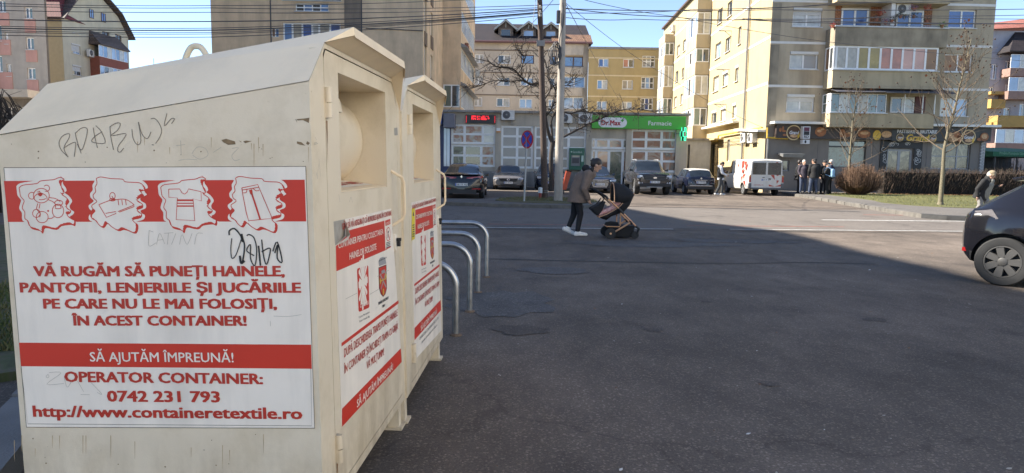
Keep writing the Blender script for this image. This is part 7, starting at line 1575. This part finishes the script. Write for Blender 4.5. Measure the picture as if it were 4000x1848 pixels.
# dark bare tree with seed pods by the poles
YT=31.0; base=G(2155,757); base=V((base.x,base.y,.12)); YT=base.y
tr=thing('bare_tree','dark bare tree hung with seed pods beside the utility poles','tree',base)
def L_(*a): return [at(x,y,YT+dy) for x,y,dy in a]
rnd=random.Random(31); mb=MB(); tw=MB(); ends=[]
tp=[base]+L_((2155,700,0),(2152,640,0),(2153,600,0),(2159,559,0)); mb.tube(tp,[.16,.125,.115,.11,.115],10)
limbs=[(L_((2159,559,0),(2150,543,0),(2138,500,-.2),(2131,457,-.3),(2127,400,-.4),(2118,365,-.6),(2103,325,-.8),(2070,329,-1.1),(2033,299,-1.5),(2002,268,-1.8),(1942,261,-2.2),(1912,242,-2.4)),.14,.03),
 (L_((2103,325,-.8),(2085,332,-.6),(2040,314,-.2),(1987,317,.2),(1934,314,.5),(1881,333,.8),(1847,344,1)),.075,.02),
 (L_((2159,559,0),(2154,495,.1),(2154,472,.2),(2173,434,.4),(2226,443,.6),(2267,434,.8),(2309,440,1),(2354,443,1.2),(2392,440,1.4)),.10,.02),
 (L_((2159,559,0),(2173,551,.2),(2199,536,.4),(2248,511,.8),(2301,483,1.0),(2347,464,1.2),(2392,443,1.5),(2437,428,1.7),(2490,426,1.9),(2558,436,2.2)),.115,.018),
 (L_((2125,390,-.4),(2150,350,-.2),(2146,314,0),(2135,265,.2),(2120,212,.3)),.065,.015),
 (L_((2150,350,-.2),(2172,329,.1),(2214,333,.3),(2237,302,.5)),.055,.015),
 (L_((2033,299,-1.5),(2040,262,-1.6),(2045,222,-1.8),(2035,180,-1.8)),.04,.01),
 (L_((2131,457,-.3),(2145,440,-.4),(2165,400,-.6),(2172,345,-.8)),.05,.02)]
for pts,r0,r1 in limbs:
    r0*=.72; c=curve(pts,3); n=len(c); mb.tube(c,[r0+(r1-r0)*(i/(n-1))**.8 for i in range(n)],7)
    for i in range(3,n):
        for k in range(rnd.choice([2,2,3])):
            d=(c[i]-c[i-1]).normalized(); a=V((rnd.uniform(-1,1),rnd.uniform(-.7,.7),rnd.uniform(-.55,.9)))
            if i>n*.25: grow(tw,c[i],d*.6+a,rnd.uniform(.5,1.15),.024,2,rnd,ends,(2,4),.33,-.04,4)
mb.build('trunk',B_dark,tr,world=True,smooth=60); tw.build('twigs',B_tw,tr,world=True,recalc=False)
mb=MB()
for e in rnd.sample(ends,min(len(ends),260)):
    q=e+V((0,0,-.02)); w_=rnd.uniform(.012,.02); l=rnd.uniform(.08,.16); a=rnd.uniform(-.04,.04); mb.add([q,q+V((w_,.005,-l*.4)),q+V((a,0,-l)),q+V((-w_,-.005,-l*.5))],[(0,1,2,3)])
o=mb.build('seed_pods',M_pod,tr,world=True,recalc=False); o['kind']='stuff'
# young plane trees
def plane(px,py,Y,zb,topy,label,seed,spread,nb,lean,fork):
    b=at(px,py,Y); b=V((b.x,Y,zb)); topz=at(px,topy,Y).z; fz=at(px,fork,Y).z; rnd=random.Random(seed)
    t=thing('plane_tree',label,'tree',b); mb=MB(); tw=MB(); ends=[]
    n=9; pts=[]
    for i in range(n+1):
        f=i/n; z=zb+(topz-zb)*f; pts.append(V((b.x+lean*max(0,f-.4)*1.6+rnd.uniform(-.03,.03)*(f>.3),Y+rnd.uniform(-.05,.05)*(f>.3),z)))
    R0=.095; mb.tube(pts,[R0*(1-.12*i) if i<3 else R0*.64*(1-(i-3)/(n-2)*.92) for i in range(n+1)],9)
    mb.tube([b+V((0,0,-.05)),b+V((0,0,.12))],[.14,.095],10)
    for k in range(nb):
        f=k/nb; z=fz+(topz-fz)*f*.92; i=min(n-1,int((z-zb)/(topz-zb)*n)); q=pts[i].lerp(pts[i+1],(z-zb)/(topz-zb)*n-i)
        a=k*2.399+rnd.uniform(-.4,.4); el=rnd.uniform(.35,.9)+.3*f; d=V((math.cos(a)*math.cos(el),math.sin(a)*math.cos(el),math.sin(el)))
        grow(tw,q,d,(topz-fz)*spread*(1-.62*f)*rnd.uniform(.75,1.1),.023*(1-.4*f),2,rnd,ends,(3,5),.16,.12,6)
    mb.build('trunk',B_plane,t,world=True,smooth=60); tw.build('crown',B_ptw,t,world=True,recalc=False)
    mb=MB()
    for e in rnd.sample(ends,min(len(ends),110)):
        e=e-V((0,0,rnd.uniform(.03,.10))); mb.ball(e,.034,5)
    o=mb.build('fruit_balls',M_ball,t,world=True); o['kind']='stuff'
    mb=MB()
    for e in rnd.sample(ends,9): s=.06; mb.add([e,e+V((s,0,-s)),e+V((0,s*.4,-2*s)),e+V((-s,0,-s))],[(0,1,2,3)])
    mb.build('dead_leaves',M_leaf,t,world=True,recalc=False)
bz=G(3673,800,.16)
plane(3673,800,bz.y,.16,150,'young plane tree with pale straight trunk and dark fruit balls on the lawn',5,.60,34,.75,600)
plane(3312,750,37.2,.15,330,'smaller bare plane tree rising behind the brown bush',11,.62,28,.1,650)
# brown bush
p=at(3352,760,36.6); t=thing('bush','rounded leafless brown bush beside the bakery group','bush',(p.x,36.6,.16)); rnd=random.Random(7)
mats=[mat('bush_twig_a',(.13,.075,.045),.9,var=.3,scale=9),mat('bush_twig_b',(.19,.115,.07),.9,var=.3,scale=9),mat('bush_twig_c',(.075,.045,.03),.9)]
mb=MB()
for k in range(900):
    a=rnd.uniform(0,6.28); r=rnd.random()**.5; ex,ey=1.28*r*math.cos(a),.95*r*math.sin(a); hz=1.72*math.sqrt(max(.05,1-r**2*.72))*rnd.uniform(.72,1.03)
    s=V((ex*.25,ey*.25,0)); e=V((ex,ey,hz)); m=s.lerp(e,.55)+V((ex*.22,ey*.22,-.05)); mi=rnd.choice([0,0,1,2])
    mb.tube([s,m,e],[.012,.009,.004],3,mi,False)
    for q in range(3):
        f=rnd.uniform(.35,1); b=s.lerp(e,f) if f>.55 else m; mb.tube([b,b+V((rnd.uniform(-.22,.22),rnd.uniform(-.22,.22),rnd.uniform(.0,.25)))],[.007,.003],3,mi,False)
mb.build('twigs',mats,t,recalc=False)
# clipped hedge
p0=at(3440,760,38.4); x0=p0.x; x1=33.0
t=thing('hedge','long dark clipped leafless hedge below the bakery windows','hedge',((x0+x1)/2,38.7,.15)); rnd=random.Random(17)
mats=[mat('hedge_twig_a',(.045,.032,.025),.9,var=.3,scale=9),mat('hedge_twig_b',(.085,.055,.04),.9,var=.3,scale=9),mat('hedge_leaf',(.05,.045,.022),.8,var=.4,scale=12)]
mb=MB(); w2=(x1-x0)/2
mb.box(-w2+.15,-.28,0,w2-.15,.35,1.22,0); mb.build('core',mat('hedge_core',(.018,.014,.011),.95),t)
mb=MB()
for k in range(5200):
    x=rnd.uniform(-w2,w2); yy=rnd.uniform(-.5,.5); z=rnd.uniform(.02,1.2); e=V((x+rnd.uniform(-.16,.16),yy+rnd.uniform(-.18,.06),min(1.48+.10*math.sin(x*1.7)+.06*math.sin(x*4.3+1)+rnd.uniform(-.09,.12),z+rnd.uniform(.15,.55)))); mb.tube([(x,yy*.9,z),e],[.010,.004],3,rnd.choice([0,0,1]),False)
    if k%2: s=rnd.uniform(.02,.045); mb.add([e,e+V((s,rnd.uniform(-s,s),s*.5)),e+V((-s*.3,rnd.uniform(-s,s),s))],[(0,1,2)],2)
mb.build('twigs',mats,t,recalc=False)
for i,(px,Y,h,w_) in enumerate(((3935,43.5,2.6,2.4),(3990,40.5,2.0,2.0))):
    p=at(px,740,Y); t=thing('bush',['taller dark thicket behind the right end of the hedge','dark shrub at the far right in front of the green shelter'][i],'bush',(p.x,Y,.15)); mb=MB()
    for k in range(500):
        a=rnd.uniform(0,6.28); r=rnd.random()**.5; e=V((w_*r*math.cos(a),w_*.6*r*math.sin(a),h*math.sqrt(max(.05,1-r*r*.8))*rnd.uniform(.6,1))); s=V((e.x*.3,e.y*.3,0)); mb.tube([s,s.lerp(e,.5)+V((e.x*.2,0,0)),e],[.014,.01,.004],3,rnd.choice([0,0,1]),False)
    mb.build('twigs',mats,t,recalc=False)
mb=MB(); rnd=random.Random(44)
for k in range(900):
    x=rnd.uniform(15.8,33); y=38.1-abs(rnd.gauss(0,.55)); s=rnd.uniform(.03,.07); a=rnd.uniform(0,6.28); c,q=s*math.cos(a),s*math.sin(a); z=.17+rnd.uniform(0,.03)
    mb.add([(x-c,y-q,z),(x+q*.6,y-c*.6,z+.02),(x+c,y+q,z+.015),(x-q*.6,y+c*.6,z+.03)],[(0,1,2,3)],rnd.randrange(2))
struct('leaf_litter',mb,[mat('leaf_brown',(.16,.075,.035),.9,var=.4,scale=9),mat('leaf_tan',(.22,.13,.06),.9,var=.3,scale=9)],kind='stuff',recalc=False)
# arching shrub at the left edge
p=at(-40,600,17); t=thing('bush','bare arching shrub at the left edge above the container','bush',(p.x,17,0)); rnd=random.Random(3); mb=MB(); b0=V((p.x,17,.05))
for k in range(46):
    a=rnd.uniform(-1.2,1.2); rr=rnd.uniform(.5,1.25); hh=rnd.uniform(2.2,3.1); e=b0+V((rr*math.cos(a),rr*math.sin(a)*.8,hh*.72)); m=b0+V((rr*.45*math.cos(a),rr*.4*math.sin(a),hh))
    c=curve([b0+V((rnd.uniform(-.2,.2),rnd.uniform(-.2,.2),0)),b0.lerp(m,.6),m,e,e+V((.25,0,-.6))],3); mb.tube(c,[.022*(1-.8*i/(len(c)-1)) for i in range(len(c))],4,0,False)
    for q in range(7): s=rnd.choice(c[4:]); mb.tube([s,s+V((rnd.uniform(-.25,.3),rnd.uniform(-.2,.2),rnd.uniform(-.25,.2)))],[.007,.003],3,0,False)
mb.build('twigs',[B_tw],t,world=True,recalc=False)
# ================================================================ poles, sign, small things by the island
b=G(2129,774,.14); Yp=b.y; tp_=at(2104,-160,Yp); M_wood=bark('pole_timber',(.085,.06,.048))
t=thing('utility_pole','dark timber utility pole with small grey box, left of the concrete pole','pole',b); top=V((tp_.x,Yp,tp_.z))
mb=MB(); mb.tube([b-V((0,0,.1)),b.lerp(top,.5),top],[.135,.115,.095],14); mb.build('shaft',M_wood,t,world=True,smooth=50)
bx=at(2113,170,Yp-.16); mb=MB(); mb.box(bx.x-.17,bx.y-.1,bx.z-.11,bx.x+.15,bx.y+.04,bx.z+.11); mb.build('junction_box',mat('junction_grey',(.27,.26,.25),.6),t,world=True,bevel=.01)
for yy in (60,28,47):
    q=at(2110,yy,Yp-.13); mb=MB(); mb.lathe([(.045,-.05),(.06,-.02),(.045,.0),(.06,.03),(.035,.06)],10,0,'z',q); mb.build('insulator',mat('porcelain',(.5,.47,.42),.3),t,world=True)
for yy in (745,752): q=at(2128,yy,Yp); mb=MB(); mb.lathe([(.142,-.012),(.142,.012)],16,0,'z',(b.x,b.y,q.z),False); mb.build('strap',P_zinc,t,world=True)
b2=G(2180,785,.14); Y2=b2.y; tq=at(2203,-160,Y2); top2=V((tq.x,Y2,tq.z)); M_cp2=mat('pole_concrete',(.40,.36,.31),.9,var=.15,scale=4,bump=.3,grime=.35,gs=2)
t=thing('utility_pole','pale round concrete utility pole with coiled black cables','pole',b2)
mb=MB(); mb.tube([b2-V((0,0,.1)),b2.lerp(top2,.5),top2],[.165,.135,.105],16); mb.build('shaft',M_cp2,t,world=True,smooth=50)
q=at(2181,68,Y2-.14); mb=MB(); mb.box(q.x-.07,q.y-.1,q.z-.22,q.x+.07,q.y+.05,q.z+.24); mb.build('cable_closure',P_dark,t,world=True,bevel=.03)
mb=MB(); rnd=random.Random(5)
for k in range(7):
    c=at(2168+rnd.uniform(-6,10),200+rnd.uniform(-12,14),Y2-.18); rx,rz=rnd.uniform(.10,.2),rnd.uniform(.22,.42); pts=[c+V((rx*math.cos(i*.4488)+rnd.uniform(-.01,.01),.02*k,rz*math.sin(i*.4488))) for i in range(15)]; mb.tube(pts,.016,5)
mb.build('cable_coil',P_dark,t,world=True)
mb=MB(); c=[at(2197,10,Y2-.12),at(2203,50,Y2-.13),at(2199,100,Y2-.14),at(2186,150,Y2-.15),at(2184,230,Y2-.16),at(2190,310,Y2-.16)]; mb.tube(curve(c,4),.018,5); mb.build('cable',P_dark,t,world=True)
# no-stopping sign, turned part way
b=G(2047,787,.14); c=at(2059,545,b.y); t=thing('road_sign','round blue no stopping sign with red rim and cross on a leaning grey post','road sign',b)
mb=MB(); mb.tube([b-V((0,0,.1)),V((c.x,b.y+.03,c.z+.3))],.035,10); mb.build('post',mat('post_grey',(.38,.38,.37),.5,metal=.3),t,world=True,smooth=50)
T=Matrix.Translation((c.x,b.y-.02,c.z))@Matrix.Rotation(R_(-50),4,'Z')@Matrix(((1,0,0,0),(0,0,-1,0),(0,1,0,0),(0,0,0,1)))
RS=.325
mb=MB(T); mb.lathe([(RS,-.012),(RS,.006),(.001,.006)],40,0); mb.build('disc',mat('sign_red',(.52,.025,.03),.35),t,world=True)
mb=MB(T); s_=.045
for k in range(4):
    a=R_(90*k); n=10; pts=[]
    half=R_(45)-.11
    pts=[(.065*math.cos(a),.065*math.sin(a))]+[(RS*.83*math.cos(a-half+2*half*i/n),RS*.83*math.sin(a-half+2*half*i/n)) for i in range(n+1)]
    mb.add([(x,y,.009) for x,y in pts],[tuple(range(len(pts)))],0)
mb.build('blue_field',mat('sign_blue',(.02,.08,.48),.35),t,world=True,recalc=False)
# red and white marker, orange board
b=G(2110,775,.14); t=thing('bollard','short red and white marker post at the foot of the timber pole','bollard',b)
mb=MB(); mb.lathe([(.06,-.05),(.06,.2),(.058,.21)],14); mb.build('base',mat('marker_red',(.25,.03,.02),.5),t,smooth=40); mb=MB(); mb.lathe([(.085,.215),(.085,.42),(.05,.44)],14); mb.build('cap',mat('marker_white',(.65,.65,.63),.5),t,smooth=40)
b=G(2212,745); t=thing('delivery_box','slanted orange box standing between the concrete pole and the person in the parka','box',(b.x,b.y-5,0))
Yb=b.y-5; q=[at(2195,742,Yb),at(2212,742,Yb),at(2232,672,Yb),at(2212,667,Yb)]; mb=MB(); mb.prism(q,(0,.45,0)); mb.build('casing',mat('box_orange',(.50,.085,.035),.6,var=.08),t,world=True,bevel=.02)
mb=MB(); mb.prism([q[3]+V((0,-.01,.001)),q[2]+V((0,-.01,.001)),q[2]+V((.02,-.01,.05)),q[3]+V((0,-.01,.05))],(0,.47,0)); mb.build('lid',BLACK,t,world=True)
mb=MB(); 
for s in (0,.4): mb.tube([q[0].lerp(q[1],.5)+V((0,s,.02)),V((q[0].x+.1,Yb+s,0))],.02,6)
mb.build('stand',P_dark,t,world=True)
# ================================================================ overhead lines
def wire(label,pts,r=.014,sag=.12,group='overhead lines'):
    P=[]
    for (x0,y0,Y0),(x1,y1,Y1) in zip(pts,pts[1:]):
        a,b=at(x0,y0,Y0),at(x1,y1,Y1)
        for i in range(16): t_=i/16; P.append(a.lerp(b,t_)-V((0,0,4*sag*t_*(1-t_))))
    P.append(at(*pts[-1]))
    mb=MB(); mb.tube(P,r,5); o=mb.build('overhead_wire',P_dark,None); tag(o,label,'cable',group)
A1,A2=Yp,Y2
lw_=[(31,17,.013),(48,30,.013),(84,36,.020),(110,40,.013),(118,48,.022),(127,50,.012),(133,53,.012),(145,62,.014),(22,-20,.012)]
wlab=['second highest thin wire running left from the poles','third thin wire running left from the poles','thick upper wire running left from the poles','thin wire just above the bundled cables at left','thick bundled cable, lowest but three at left','thin wire under the bundled cables at left','second thin wire under the bundled cables at left','lowest wire running left across the brown block','highest thin wire at left, leaving the picture over the brown block']
for (yl,yr,r),l in zip(lw_,wlab): wire(l,[(-700,yl-34,24),(830,yl,27),(2106 if yr>20 else 2195,yr,A1)],r,.10)
rw_=[(((2204,34,A2),(3000,38,30),(4300,30,34)),.017,'upper wire running right from the concrete pole to the sand block'),(((2204,31,A2),(2620,65,29),(2900,76,31),(4300,92,34)),.016,'wire dipping below the upper ones right of the pole'),(((2204,50,A2),(2700,38,29),(3500,4,32),(4300,-30,34)),.014,'wire climbing to the right across the sand block'),(((2204,68,A2),(2480,75,29),(3000,74,31),(3500,62,32),(4300,50,34)),.014,'lower straight wire right of the concrete pole'),(((2900,76,30),(3400,89,31),(4300,88,33)),.02,'lowest thick wire over the top balcony'),(((2284,0,A2),(2640,65,30),(3236,164,33),(4300,262,38)),.011,'long slanting thin wire across the sand block'),(((2900,73,30),(3500,66,32),(4300,72,34)),.013,'thin wire just above the lowest thick one over the top balcony'),(((2900,35,30),(3300,8,31),(3800,2,32)),.018,'short thick wire at the top edge over the sand block')]
for P,r,l in rw_: wire(l,list(P),r,.06)
wire('slanting service wire from the concrete pole to the bakery corner',[(2206,8,A2),(2600,294,34),(2985,500,41)],.010,.15)
wire('service wire from the concrete pole down to the ochre block',[(2206,8,A2),(2418,390,78)],.014,.1)
wire('service wire from the concrete pole down to the bank sign',[(2165,-5,A2),(1950,215,38),(1745,437,44.5)],.011,.1)
wire('thin stay wire with insulator left of the timber pole',[(2094,-10,A1),(2083,75,A1-.5),(2080,110,A1-.6)],.010,0)
